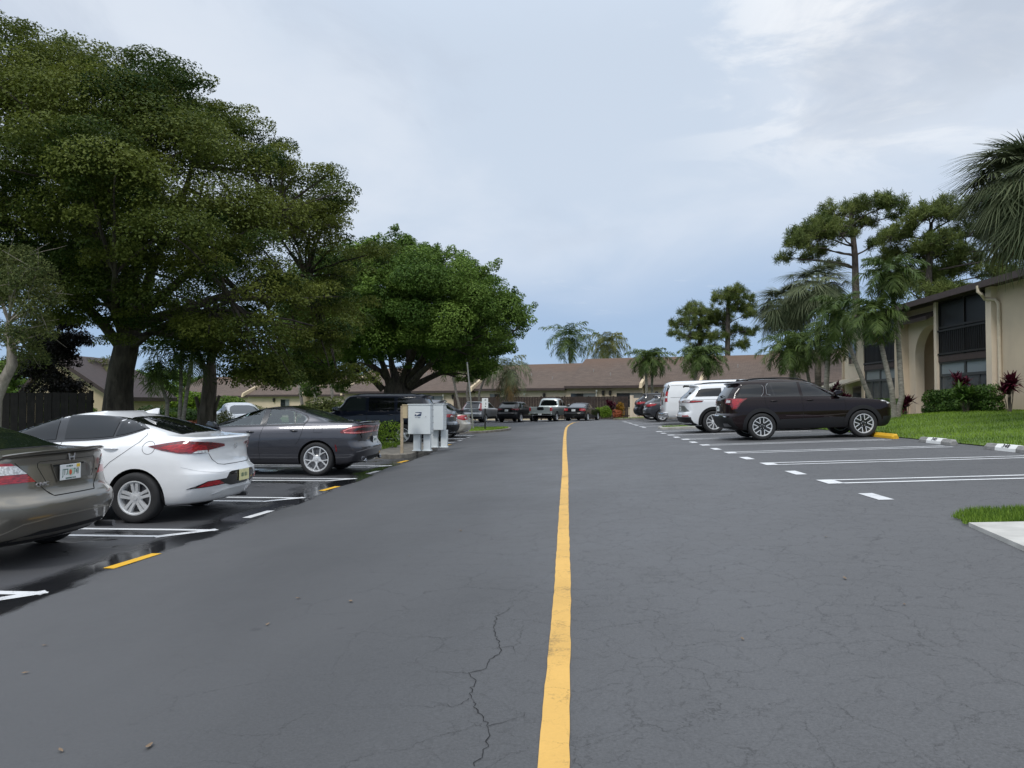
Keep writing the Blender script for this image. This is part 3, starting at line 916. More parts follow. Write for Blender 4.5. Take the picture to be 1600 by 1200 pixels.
def arc(cx, cy, r, a0, a1, n=14): return [(cx + r * math.cos(R(a0 + (a1 - a0) * i / n)), cy + r * math.sin(R(a0 + (a1 - a0) * i / n))) for i in range(n + 1)]

class Car:
    def __init__(s, name, label, cat, loc, rot, shell, body_m, group=None):
        xr = loc[0] + (2.2 if abs(rot - math.pi) < .01 else -2.2 if rot == 0 else 0)
        loc = (loc[0], 1.0046 * loc[1] + .0677 * xr, loc[2])
        s.root = empty(name, loc, rot, label, cat, group)
        s.sh = shell; s.me = shell.mesh(); s.body_m = body_m
        bm = bmesh.new(); bm.from_mesh(s.me); s.bvh = BVHTree.FromBMesh(bm); bm.free()
        s.cuts = []; s.body = None; s.wheels = []
    def hit(s, view, a, b):
        if view in ('L', 'R'):
            sg = 1 if view == 'L' else -1; o = Vector((a, 5 * sg, b)); d = Vector((0, -sg, 0))
        elif view == 'B': o = Vector((-8, a, b)); d = Vector((1, 0, 0))
        elif view == 'F': o = Vector((8, a, b)); d = Vector((-1, 0, 0))
        elif view == 'T': o = Vector((a, b, 5)); d = Vector((0, 0, -1))
        elif view in ('WB', 'WF'):
            p, n = s.sh.wrap(a, b, view == 'WF'); return p, -n
        h = s.bvh.ray_cast(o, d)
        if h[0] is None:
            q = s.bvh.find_nearest(o + d * (4.1 if view in 'LRT' else 6))
            return q[0], -q[1]
        n = h[1] if h[1].dot(d) < 0 else -h[1]
        return h[0], (d * 0.35 - n).normalized()
    def patch(s, name, view, poly, m, off=0.004, h=0.07, thick=0.02, parent=None, smooth_a=40):
        P, F = tess(poly, h)
        V = []; D = []
        for p in P:
            q, d = s.hit(view, p.x, p.y); V.append(q - d * off); D.append(d)
        n = len(V)
        V2 = V + [v + d * thick for v, d in zip(V, D)]
        cnt = {}
        for f in F:
            for i in range(len(f)):
                e = (f[i], f[(i + 1) % len(f)]); cnt[tuple(sorted(e))] = cnt.get(tuple(sorted(e)), 0) + 1
        FF = list(F)
        for f in F:
            for i in range(len(f)):
                a, b = f[i], f[(i + 1) % len(f)]
                if cnt[tuple(sorted((a, b)))] == 1: FF.append((b, a, a + n, b + n))
        mb = MB(); mb.add(V2, FF)
        return mb.build(name, m, parent or s.root, smooth_a)
    def both(s, name, poly, m, **k): return [s.patch(name, v, poly, m, **k) for v in ('L', 'R')]
    def sides(s, vis, name, poly, m, **k): return [s.patch(name, v, poly, m, **k) for v in vis]
    def mirror_y(s, name, view, poly, m, **k):
        return [s.patch(name, view, poly, m, **k), s.patch(name, view, [(-a, b) for a, b in poly][::-1], m, **k)]
    def finish(s, wheels, Rw, wy, rw_cut=None, tunnel=None):
        """boolean the wheel wells (and a see-through cabin) out of the shell, then link the body"""
        cut = MB()
        rc = rw_cut or Rw + 0.045
        for wx in wheels:
            for sg in (1, -1):
                prof = [(x, z) for x, z in arc(wx, Rw, rc, 0, 360, 40)[:-1]]
                y0, y1 = sg * (wy - 0.30), sg * (wy + 0.35)
                cut.prism(prof, y0, y1, lambda u, v, d: (u, d, v))
        body = link('body', s.me, s.root)
        s.me.materials.append(s.body_m)
        co = cut.build('cutter', M_WELL)
        md = body.modifiers.new('wells', 'BOOLEAN'); md.operation = 'DIFFERENCE'; md.object = co; md.solver = 'EXACT'
        md.material_mode = 'TRANSFER'
        co2 = None
        if tunnel:
            t = MB()
            t.prism(tunnel, -1.3, 1.3, lambda u, v, d: (u, d, v))
            co2 = t.build('cutter_cabin', M_SEAT)
            co2.parent = s.root; 
            m2 = body.modifiers.new('cabin', 'BOOLEAN'); m2.operation = 'DIFFERENCE'; m2.object = co2; m2.solver = 'EXACT'; m2.material_mode = 'TRANSFER'
        co.parent = s.root
        bpy.context.view_layer.update()
        dg = bpy.context.evaluated_depsgraph_get()
        me = bpy.data.meshes.new_from_object(body.evaluated_get(dg))
        body.modifiers.clear(); body.data = me
        me.polygons.foreach_set('use_smooth', [True] * len(me.polygons)); me.set_sharp_from_angle(angle=R(32))
        bpy.data.objects.remove(co)
        if co2: bpy.data.objects.remove(co2)
        s.body = body
        return body

def spoke_wheel(style, Rw, rr, wd):
    """meshes of a wheel facing +y with its axle at the origin: (rim, tyre, brake)"""
    fn = lambda a, b, h: (a, h, b)
    t = MB()
    hw = wd / 2
    prof = [(rr - 0.005, -hw * 0.9), (rr + 0.01, -hw), (Rw * 0.93, -hw * 1.0), (Rw * 0.985, -hw * 0.86), (Rw, -hw * 0.6), (Rw, hw * 0.6), (Rw * 0.985, hw * 0.86), (Rw * 0.93, hw * 0.99), ((Rw + rr) / 2, hw * 1.04), (rr + 0.012, hw * 0.97), (rr - 0.004, hw * 0.9)]
    t.lathe(prof, 56, fn)
    tyre = t.mesh('tyre', M_TYRE, 50)
    r = MB()
    lip = [(rr - 0.002, hw * 0.86), (rr + 0.006, hw * 0.96), (rr - 0.008, hw * 0.98), (rr - 0.018, hw * 0.86), (rr - 0.03, hw * 0.2), (rr - 0.03, -hw * 0.8), (rr - 0.002, -hw * 0.9)]
    r.lathe(lip, 56, fn)
    hub = 0.085
    r.cur = 1 if style == 'blade6' else 0
    r.lathe([(0.0, hw * 0.80), (0.028, hw * 0.80), (0.030, hw * 0.74), (hub * 0.75, hw * 0.70), (hub, hw * 0.60), (hub, hw * 0.3)], 24, fn)
    yo = hw * 0.86; r.cur = 0
    def bar(a0, r0, a1, r1, w0, w1, y0, y1, th=0.035):
        """tapered spoke from polar (a0, r0) to (a1, r1)"""
        p = Vector((math.cos(a0) * r0, math.sin(a0) * r0)); q = Vector((math.cos(a1) * r1, math.sin(a1) * r1))
        d = (q - p).normalized(); n = Vector((-d.y, d.x))
        vs = []
        for c, w, y in ((p, w0, y0), ((p + q) / 2, (w0 + w1) / 2 * 0.94, (y0 + y1) / 2 + 0.004), (q, w1, y1)):
            for sg, yy in ((1, y - th), (0.8, y), (-0.8, y), (-1, y - th)): vs.append((c.x + n.x * sg * w / 2, yy, c.y + n.y * sg * w / 2))
        fs = [(j * 4 + i, j * 4 + (i + 1) % 4, (j + 1) * 4 + (i + 1) % 4, (j + 1) * 4 + i) for j in range(2) for i in range(4)] + [(0, 3, 2, 1), (8, 9, 10, 11)]
        r.add(vs, fs)
    y0, y1 = hw * 0.68, hw * 0.84
    ro = rr - 0.008
    if style == 'double5':
        for i in range(5):
            a = math.pi / 2 + i * 2 * math.pi / 5
            for sg in (1, -1):
                bar(a + sg * 0.42, 0.05, a + sg * 0.165, ro, 0.040, 0.052, y0, y1)
    elif style == 'split5':
        for i in range(5):
            a = -math.pi / 2 + i * 2 * math.pi / 5
            bar(a, 0.04, a, rr * 0.52, 0.060, 0.034, y0, y1 * 0.95)
            for sg in (1, -1): bar(a, rr * 0.45, a + sg * 0.27, ro, 0.030, 0.022, y1 * 0.95, y1)
        for i in range(5): pass
    elif style == 'blade6':
        r.cur = 1
        for i in range(6):
            a = i * 2 * math.pi / 6
            bar(a, 0.05, a, ro, 0.05, 0.09, y0, y1 - 0.012)
            bar(a + 0.5236, 0.05, a + 0.5236, ro, 0.03, 0.05, y0, y1 - 0.02)
        r.cur = 0
        for i in range(6):
            a = i * 2 * math.pi / 6
            for sg in (1, -1):
                bar(a + sg * 0.12, rr * 0.46, a + sg * 0.31, ro, 0.022, 0.034, y1 - 0.004, y1 + 0.002, 0.012)
                bar(a + sg * 0.12, rr * 0.46, a, rr * 0.40, 0.020, 0.020, y1 - 0.004, y1 - 0.004, 0.012)
    elif style == 'multi10':
        for i in range(10):
            a = i * 2 * math.pi / 10; bar(a, 0.05, a + 0.08, ro, 0.036, 0.040, y0, y1)
    else:   # five broad
        for i in range(int(style[-1])):
            a = math.pi / 2 + i * 2 * math.pi / int(style[-1])
            bar(a, 0.05, a, ro, 0.075, 0.105, y0, y1)
    for i in range(5):
        a = 0.3 + i * 2 * math.pi / 5
        c = (math.cos(a) * 0.057, math.sin(a) * 0.057)
        r.lathe([(0.0, hw * 0.72), (0.010, hw * 0.72), (0.011, hw * 0.64)], 8, lambda u, v, h, c=c: (c[0] + u, h, c[1] + v))
    rim = r.mesh('wheel', [M_RIM, M_RIMD], 35)
    b = MB()
    b.lathe([(0.0, hw * 0.1), (rr * 0.72, hw * 0.1), (rr * 0.72, -hw * 0.1), (0, -hw * 0.1)], 32, fn)
    b.lathe([(0.0, -hw * 0.3), (rr - 0.03, -hw * 0.3)], 32, fn)
    brake = b.mesh('brake_disc', [M_DULL], 35)
    bk = MB(); bk.lathe([(0.0, -hw * 0.32), (rr - 0.025, -hw * 0.34), (rr - 0.025, -hw * 0.6), (0, -hw * 0.6)], 32, fn)
    back = bk.mesh('backing', [M_WELL])
    return rim, tyre, brake, back
WHEEL_CACHE = {}
def add_wheels(car, style, axles, Rw, rr, wd, ytrack, steer=0.0):
    key = (style, Rw, rr, wd)
    if key not in WHEEL_CACHE: WHEEL_CACHE[key] = spoke_wheel(style, Rw, rr, wd)
    rim, tyre, brake, back = WHEEL_CACHE[key]
    for i, ax in enumerate(axles):
        for sg in (1, -1):
            w = link('wheel', rim, car.root)
            w.location = (ax, sg * ytrack, Rw)
            st = steer if i == 1 else 0
            w.rotation_euler = (0, rnd.uniform(0, 0.5) if style != 'split5' else 0, (0 if sg > 0 else math.pi) + st)
            link('tyre', tyre, w); link('brake_disc', brake, w); link('wheel_backing', back, w)

def plate(car, x, y, z, m, rot=0.0, tilt=0.0, text=None, tm=None, tsize=0.06, sticker=False, fruit=False, w=0.305, h=0.152):
    """licence plate facing the rear"""
    mb = MB(); mb.box(-0.004, 0.004, -w / 2, w / 2, -h / 2, h / 2)
    o = mb.build('license_plate', m, car.root, bevel=0.003)
    o.location = (x, y, z); o.rotation_euler = (0, tilt, rot)
    Mf = Matrix(((0, 0, -1, -0.005), (-1, 0, 0, 0), (0, 1, 0, 0), (0, 0, 0, 1)))
    if text:
        if fruit:
            lettering(text[0], tsize, tm, Mf @ Matrix.Translation((-0.082, -0.002, 0)), o, 0.001, 'plate_text', 0.72)
            lettering(text[1], tsize, tm, Mf @ Matrix.Translation((0.078, -0.002, 0)), o, 0.001, 'plate_text', 0.72)
            k = MB(); k.lathe([(0.0, 0.0022), (0.020, 0.0018), (0.026, 0.0)], 18, lambda a, b, h_: Mf @ Vector((a * 0.9 - 0.006, b * 1.15 - 0.004, h_)))
            k.build('plate_fruit', M_ORANGE, o)
            k = MB(); k.prism([(-0.055, -0.02), (-0.03, 0.028), (0.02, 0.034), (0.06, 0.02), (0.05, -0.03), (0.0, -0.04)], 0.0, 0.0006, lambda u, v, d: Mf @ Vector((u, v, d)))
            k.build('plate_leaf', plain('plate_pale_green', (0.42, 0.58, 0.48), 0.5), o)
            lettering('SUNSHINE STATE', 0.022, tm, Mf @ Matrix.Translation((0, -0.061, 0)), o, 0.001, 'plate_text', 0.9)
            lettering('FLORIDA', 0.026, tm, Mf @ Matrix.Translation((-0.02, 0.057, 0)), o, 0.001, 'plate_text', 0.9)
        else:
            k = MB()
            for i_, (u_, w_, h_) in enumerate(((-.085, .016, .05), (-.05, .028, .06), (-.012, .012, .045), (.03, .024, .058), (.075, .02, .05))): k.box(-.0055, -.004, -u_ - w_ / 2, -u_ + w_ / 2, -h_ / 2 + .004 * (i_ % 2), h_ / 2)
            k.build('plate_marks', tm, o)
    if sticker:
        k = MB(); k.box(-0.0065, -0.004, -0.135, -0.085, 0.04, 0.072); k.build('plate_sticker', M_STICK, o)
    return o
def mirror(car, x, y, z, m, sg, s=1.0):
    mb = MB()
    prof = [(0.10, -0.05), (0.13, 0.02), (0.09, 0.075), (-0.06, 0.085), (-0.10, 0.03), (-0.09, -0.05)]
    vs = []; fs = []; k = len(prof)
    for j, (yy, q) in enumerate(((0.0, 0.55), (0.05, 0.95), (0.13, 1.0), (0.17, 0.8))):
        for u, v in prof: vs.append((x + u * q * s, sg * (y + yy * s), z + (v * q + 0.01 * j) * s))
    for j in range(3):
        for i in range(k): fs.append((j * k + i, j * k + (i + 1) % k, (j + 1) * k + (i + 1) % k, (j + 1) * k + i))
    fs += [tuple(range(k)), tuple(3 * k + i for i in range(k))]
    mb.add(vs, fs)
    return mb.build('side_mirror', m, car.root, 60)
def handle(car, view, x, z, m, w=0.20):
    sg = 1 if view == 'L' else -1
    q, d = car.hit(view, x, z)
    mb = MB(); prof = []
    for i in range(9):
        t = i / 8; u = (t - 0.5) * w; o = 0.030 * math.sin(math.pi * t) ** 0.6 + 0.002
        prof.append(((x + u, q.y + sg * o, z + 0.004 * (t - 0.5))))
    mb.tube(prof, [0.008 + 0.008 * math.sin(math.pi * i / 8) for i in range(9)], 6)
    return mb.build('door_handle', m, car.root, 60)
def rail(car, x0, x1, y, m, r=.018, lift=.05, view=None):
    P = []
    for i in range(13):
        t = i / 12; x = x0 + (x1 - x0) * t
        q, d = car.hit('T', x, y)
        P.append((x, y, q.z + lift * min(1, math.sin(math.pi * t) * 3) - .01))
    k = MB(); k.tube(P, r, 8); k.build('roof_rail', m, car.root, 60)
def gaps(car, view, lines, w=0.008):
    for L in lines: car.patch('door_gap', view, stroke(L, w), M_GAP, off=0.0035, h=0.05, thick=0.012)
PX = {}
# ---------------------------------------------------------------- taupe coupe, near left
def civic():
    fr = [(.20, 1.95), (.30, 2.12), (.48, 2.2), (.62, 2.16), (.72, 2.0), (.82, 1.55), (.92, 1.2), (.99, 1.02), (1.06, .80), (1.2, .40), (1.32, .05), (1.38, -.2), (1.40, -.40)]
    rr = [(.22, -1.98), (.30, -2.12), (.40, -2.17), (.52, -2.21), (.60, -2.205), (.66, -2.14), (.70, -2.11), (.85, -2.085), (.97, -2.075), (1.025, -2.085), (1.055, -2.06), (1.068, -1.95), (1.085, -1.64), (1.10, -1.58), (1.2, -1.26), (1.3, -.92), (1.36, -.66), (1.395, -.46), (1.40, -.42)]
    wd = [(.20, .74), (.30, .82), (.45, .865), (.60, .872), (.75, .86), (.88, .835), (.97, .80), (1.03, .765), (1.07, .735), (1.15, .69), (1.3, .60), (1.36, .54), (1.39, .42), (1.40, .25)]
    sh = Shell(fr, rr, wd, [(.2, .35), (.7, .45), (1.1, .3), (1.4, .2)], [(.2, .34), (.6, .36), (.95, .30), (1.05, .26), (1.2, .16), (1.4, .2)], (.0, -.05), nr=2.5)
    P = paint('taupe_metallic', (0.185, 0.172, 0.145), 0.75, 0.34)
    c = Car('coupe', 'taupe grey two door coupe seen from behind, cut off by the left edge', 'car', (-6.99, 7.36, 0), math.pi, sh, P)
    Rw = .315
    add_wheels(c, 'five5', (-1.30, 1.40), Rw, .205, .205, .76)
    # rear lamps: clear upper band over red
    for sg in (1, -1):
        q = lambda L: [(sg * a, b) for a, b in L]
        c.patch('taillight', 'WB', q([(.46, .805), (.60, .93), (.68, .99), (1.10, .99), (1.16, .90), (1.12, .80)]), M_RED, off=.006, h=.05)
        c.patch('reversing_lamp', 'WB', q([(.545, .885), (.635, .965), (1.02, .968), (1.06, .885)]), M_WLENS, off=.010, h=.05)
        c.patch('trunk_gap', 'WB', stroke(q([(.70, 1.045), (.64, .985), (.46, .80), (.30, .655)]), .006), M_GAP, off=.002, h=.06, thick=.01)
    c.patch('trunk_gap', 'B', stroke([(.30, .655), (-.30, .655)], .006), M_GAP, off=.003, h=.05, thick=.01)
    c.patch('trunk_gap', 'B', stroke([(.42, .97), (.40, .985), (-.40, .985), (-.42, .97), (-.42, .92), (-.34, .79)], .004), M_GAP, off=.002, h=.05, thick=.01)
    c.patch('trunk_gap', 'B', stroke([(.42, .97), (.42, .93), (.34, .79)], .004), M_GAP, off=.002, h=.05, thick=.01)
    # plate bay: a rim, an inside with recess shade painted in, and the plate
    bay = spline([(.27, .955, 1), (-.21, .955, 1), (-.30, .92), (-.33, .85), (-.29, .775, 1), (.21, .775, 1)])
    c.patch('plate_bay_rim', 'B', bay, P, off=.010, h=.05)
    bay2 = spline([(.255, .942, 1), (-.19, .942, 1), (-.28, .91), (-.31, .85), (-.275, .79, 1), (.20, .79, 1)])
    c.patch('plate_bay', 'B', bay2, plain('bay_shade', (0.085, 0.08, 0.07), 0.4, 0.5, coat=0.5), off=.013, h=.05, thick=.004)
    c.patch('plate_lamp_strip', 'B', [(.25, .942), (-.19, .942), (-.19, .925), (.24, .925)], M_GAP, off=.016, h=.05, thick=.004)
    plate(c, -2.117, .05, .862, M_PLATE, 0, 0, ('JT7', '74I'), M_PGREEN, .088, True, True)
    k = MB(); k.lathe([(0, .006), (.011, .005), (.012, 0)], 14, lambda a, b, h: (-2.085 - h, -.40 + a, .85 + b)); k.build('trunk_lock', M_GAP, c.root)
    # emblem: wide letter-like bars in a flared shape
    k = MB()
    for sg in (1, -1): k.prism([(sg * .052, .036), (sg * .032, .036), (sg * .022, -.034), (sg * .038, -.034)], 0, .008, lambda u, v, d: (-2.089 - d, u, 1.005 + v))
    k.prism([(-.034, .007), (.034, .007), (.032, -.007), (-.032, -.007)], 0, .007, lambda u, v, d: (-2.089 - d, u, 1.005 + v))
    k.build('emblem', M_CHROME, c.root)
    lettering('CIVIC', .055, M_CHROME, Matrix(((0, 0, -1, -2.10), (-1, 0, 0, .42), (0, 1, 0, .775), (0, 0, 0, 1))), c.root, .004, 'badge_lettering', 1.25)
    # lip spoiler on the lid
    k = MB(); rows = []
    for i in range(25):
        t = -1 + 2 * i / 24; y = .735 * t; xb = -2.125 + .17 * abs(t) ** 3; zt = 1.092 - .030 * abs(t) ** 4
        rows.append([(xb + .16, y, zt - .022), (xb + .02, y, zt + .004), (xb, y, zt - .004), (xb + .015, y, zt - .020), (xb + .05, y, zt - .036)])
    vs = [p for r_ in rows for p in r_]
    k.add(vs, [(i * 5 + j, i * 5 + j + 1, (i + 1) * 5 + j + 1, (i + 1) * 5 + j) for i in range(24) for j in range(4)] + [(0, 1, 2, 3, 4), tuple(24 * 5 + j for j in range(5))])
    k.build('spoiler', P, c.root, 50)
    # rear glass and quarter glass
    gl = [(-1.60, -.60), (-1.61, 0), (-1.60, .60), (-.80, .50), (-.66, .0), (-.80, -.50)]
    c.patch('rear_window', 'T', spline([(-1.585, -.56, 1), (-1.60, 0), (-1.585, .56, 1), (-.86, .485), (-.76, .0), (-.86, -.485)]), M_GLASSG, off=.004, h=.07)
    c.patch('rear_window_seal', 'T', stroke([(-1.60, -.585), (-1.616, 0), (-1.60, .585)], .02), M_BLKP, off=.003, h=.06)
    c.both('window', spline([(-1.22, 1.075), (-.55, 1.03, 1), (.40, 1.02, 1), (.05, 1.28), (-.35, 1.335), (-.85, 1.29)]), M_GLASSL, h=.08)
    c.patch('bumper_crease_tone', 'WB', stroke([(.86, .33), (.66, .43), (.35, .465), (-.35, .465), (-.66, .43), (-.95, .37)], .012), plain('crease_edge', (0.33, 0.31, 0.27), 0.3, 0.7), off=.003, h=.05)  # light caught by the crease, put into the colour as a lighter line
    c.patch('lower_valance', 'WB', [(.80, .235), (.80, .27), (.45, .345), (-.45, .345), (-.80, .27), (-.80, .235)], M_GREYP, off=.003, h=.05)
    k = MB(); k.tube([(-1.95, -.62, .24), (-2.15, -.62, .245)], .032, 14); k.build('exhaust_tip', M_DULL, c.root)
    c.finish((-1.30, 1.40), Rw, .76, .35)
civic()

# ---------------------------------------------------------------- white sedan
def elantra():
    fr = [(.18, 2.05), (.26, 2.22), (.45, 2.31), (.60, 2.29), (.72, 2.18), (.80, 1.92), (.88, 1.48), (.94, 1.16), (.985, .98), (1.05, .82), (1.20, .46), (1.30, .18), (1.37, -.06), (1.41, -.28), (1.435, -.55)]
    rr = [(.21, -1.95), (.255, -2.15), (.33, -2.22), (.42, -2.27), (.54, -2.305), (.62, -2.30), (.68, -2.245), (.80, -2.19), (.92, -2.18), (1.02, -2.21), (1.075, -2.25), (1.098, -2.23), (1.105, -2.10), (1.118, -1.86), (1.15, -1.70), (1.22, -1.44), (1.30, -1.14), (1.37, -.86), (1.415, -.70), (1.435, -.62)]
    wd = [(.18, .74), (.24, .83), (.40, .885), (.58, .90), (.70, .897), (.82, .88), (.90, .858), (.955, .835), (1.0, .80), (1.06, .765), (1.18, .705), (1.30, .63), (1.37, .57), (1.41, .46), (1.435, .25)]
    sh = Shell(fr, rr, wd, [(.2, .4), (.7, .5), (1.0, .3), (1.435, .2)], [(.2, .42), (.6, .46), (.9, .40), (1.08, .34), (1.2, .2), (1.435, .2)], (.055, -.02), nr=2.35)
    P = paint('white_pearl', (0.78, 0.79, 0.80), 0.0, 0.3)
    c = Car('sedan', 'white four door sedan parked between the taupe coupe and the dark grey sedan', 'car', (-6.73, 10.25, 0), math.pi, sh, P)
    Rw, ra, fa = .325, -1.27, 1.43
    add_wheels(c, 'double5', (ra, fa), Rw, .215, .205, .795)
    frame = spline([(-1.335, 1.205, 1), (-1.02, 1.105), (-.70, 1.062), (-.20, 1.035), (.45, .995), (.93, .965, 1), (.60, 1.165), (.27, 1.295), (-.05, 1.362), (-.42, 1.382), (-.80, 1.36), (-1.12, 1.29)])
    c.both('window_surround', frame, M_BLKG, off=.009, h=.035)
    c.both('front_window', spline([(-.13, 1.062, 1), (.45, 1.022), (.84, 1.0, 1), (.55, 1.17), (.22, 1.285), (-.09, 1.345, 1)]), M_GLASS, off=.016, h=.045)
    c.both('rear_window_pane', spline([(-.25, 1.068, 1), (-.62, 1.082), (-.90, 1.105, 1), (-.93, 1.33, 1), (-.60, 1.362), (-.21, 1.358, 1)]), M_GLASS, off=.016, h=.045)
    c.both('quarter_pane', spline([(-.935, 1.112, 1), (-1.10, 1.145), (-1.29, 1.205, 1), (-1.12, 1.275), (-.965, 1.322, 1)]), M_GLASS, off=.016, h=.04)
    c.patch('rear_window', 'T', spline([(-1.72, -.55, 1), (-1.745, 0), (-1.72, .55, 1), (-1.30, .545), (-.98, .49), (-.93, .0), (-.98, -.49), (-1.30, -.545)]), M_GLASS, off=.008, h=.04)
    c.patch('windshield', 'T', spline([(.88, -.62), (.93, 0), (.88, .62), (.12, .52), (.05, 0), (.12, -.52)]), M_GLASS, off=.004, h=.1)
    # door lines
    rear_arch = arc(ra, Rw, .47, 62, 25, 6)
    for v in ('L', 'R'):
        gaps(c, v, [[(-1.32, 1.20), (-1.345, 1.13), (-1.27, 1.03), (-1.10, .90), (-.93, .78), (-.82, .66), (-.80, .52)], [(-.22, 1.03), (-.235, .75), (-.20, .36)], [(.90, .96), (.93, .75), (.90, .36)], [(-.80, .36), (.90, .34)]], .0038)
        c.patch('fuel_flap', v, stroke(arc(-1.42, .965, .082, 4, 356, 26), .004), M_GAP, off=.003, h=.05, thick=.006) if v == 'L' else None
        handle(c, v, -.92, .955, P); handle(c, v, .05, .935, P)
        mirror(c, .80, .80, .99, P, 1 if v == 'L' else -1)
    # rear details in wrap coordinates
    for sg in (1, -1):
        q = lambda L: [(sg * a, b) for a, b in L]
        tl = [(.30, .965), (.33, .995), (.62, 1.03), (.98, 1.055), (1.18, 1.025), (1.40, .985), (1.22, .935), (.98, .895), (.72, .885), (.60, .895), (.60, .925)]
        c.patch('taillight', 'WB', q(tl), M_REDD, off=.010, h=.045)
        c.patch('inner_red_lens', 'WB', q([(.62, .935), (.66, .99), (.95, 1.02), (1.15, .995), (1.25, .97), (1.05, .925), (.86, .905)]), M_RED, off=.014, h=.05, thick=.006)  # brighter red lens piece laid over the dark red lamp
        c.patch('reversing_lamp', 'WB', q([(.615, .893), (.62, .925), (.76, .925), (.83, .893)]), M_WLENS, off=.015, h=.04, thick=.006)
        c.patch('trunk_gap', 'WB', stroke(q([(.78, 1.10), (.785, 1.035)]), .006), M_GAP, off=.002, h=.05, thick=.01)
        c.patch('trunk_gap', 'WB', stroke(q([(.60, .885), (.55, .80), (.47, .735), (.36, .72)]), .006), M_GAP, off=.002, h=.05, thick=.01)
        c.patch('bumper_reflector_pocket', 'WB', q([(.42, .47), (.44, .545), (.74, .53), (.98, .435)]), M_BLKG, off=.004, h=.05)
        c.patch('bumper_reflector', 'WB', q([(.46, .478), (.58, .535), (.74, .52), (.86, .452)]), M_RED, off=.009, h=.05, thick=.008)
        c.patch('bumper_crease_tone', 'WB', stroke(q([(.30, .64), (.55, .63), (.80, .66), (1.0, .72)]), .007), plain('white_crease_shade', (0.55, 0.56, 0.57), 0.4), off=.002, h=.05, thick=.006)  # crease shading drawn as a greyer line on the white
    c.patch('trunk_gap', 'WB', stroke([(.36, .72), (-.36, .72)], .007), M_GAP, off=.002, h=.05, thick=.01)
    c.patch('plate_pocket', 'WB', [(.44, .47), (.44, .53), (.36, .615), (.30, .63), (-.30, .63), (-.36, .615), (-.44, .53), (-.44, .47), (-.3, .44), (.3, .44)], M_BLKG, off=.005, h=.05)
    c.patch('bumper_lip', 'WB', [(.60, .33), (.60, .345), (.40, .40), (-.40, .40), (-.60, .345), (-.60, .33), (-.38, .375), (.38, .375)], M_RIM, off=.010, h=.05)
    plate(c, -2.318, 0, .555, M_PLATEY, 0, 0, '52G', M_PGREEN, .085)
    k = MB(); k.lathe([(.036, .002), (.036, .007), (.043, .007), (.043, .002)], 24, lambda a, b, h: (-2.188 - h, a * 1.15, .955 + b * .8), closed=True)
    k.prism([(.022, .022), (.012, .022), (-.004, 0), (.004, 0)], 0, .007, lambda u, v, d: (-2.188 - d, u, .955 + v)); k.prism([(-.022, -.022), (-.012, -.022), (.004, 0), (-.004, 0)], 0, .007, lambda u, v, d: (-2.188 - d, u, .955 + v))
    k.build('emblem', M_CHROME, c.root)
    k = MB()                                   # shark-fin aerial
    k.add([(-.98, 0, 1.415), (-.88, 0, 1.425), (-1.05, 0, 1.472), (-1.09, 0, 1.468), (-1.08, 0, 1.40), (-.94, .022, 1.40), (-.94, -.022, 1.40), (-1.08, .02, 1.39), (-1.08, -.02, 1.39)],
          [(5, 1, 2), (5, 2, 3, 7), (6, 2, 1), (6, 8, 3, 2), (7, 3, 8)])
    k.build('antenna', P, c.root, 40)
    c.patch('mudflap', 'L', [(ra - .37, .22), (ra - .37, .36), (ra - .33, .42), (ra - .34, .22)], M_BLKP, off=.004, h=.05)
    k = MB(); k.tube([(-1.7, -.55, .21), (-2.12, -.55, .22)], .03, 10); k.build('exhaust_tip', M_DULL, c.root)
    c.finish((ra, fa), Rw, .795, .375)
elantra()

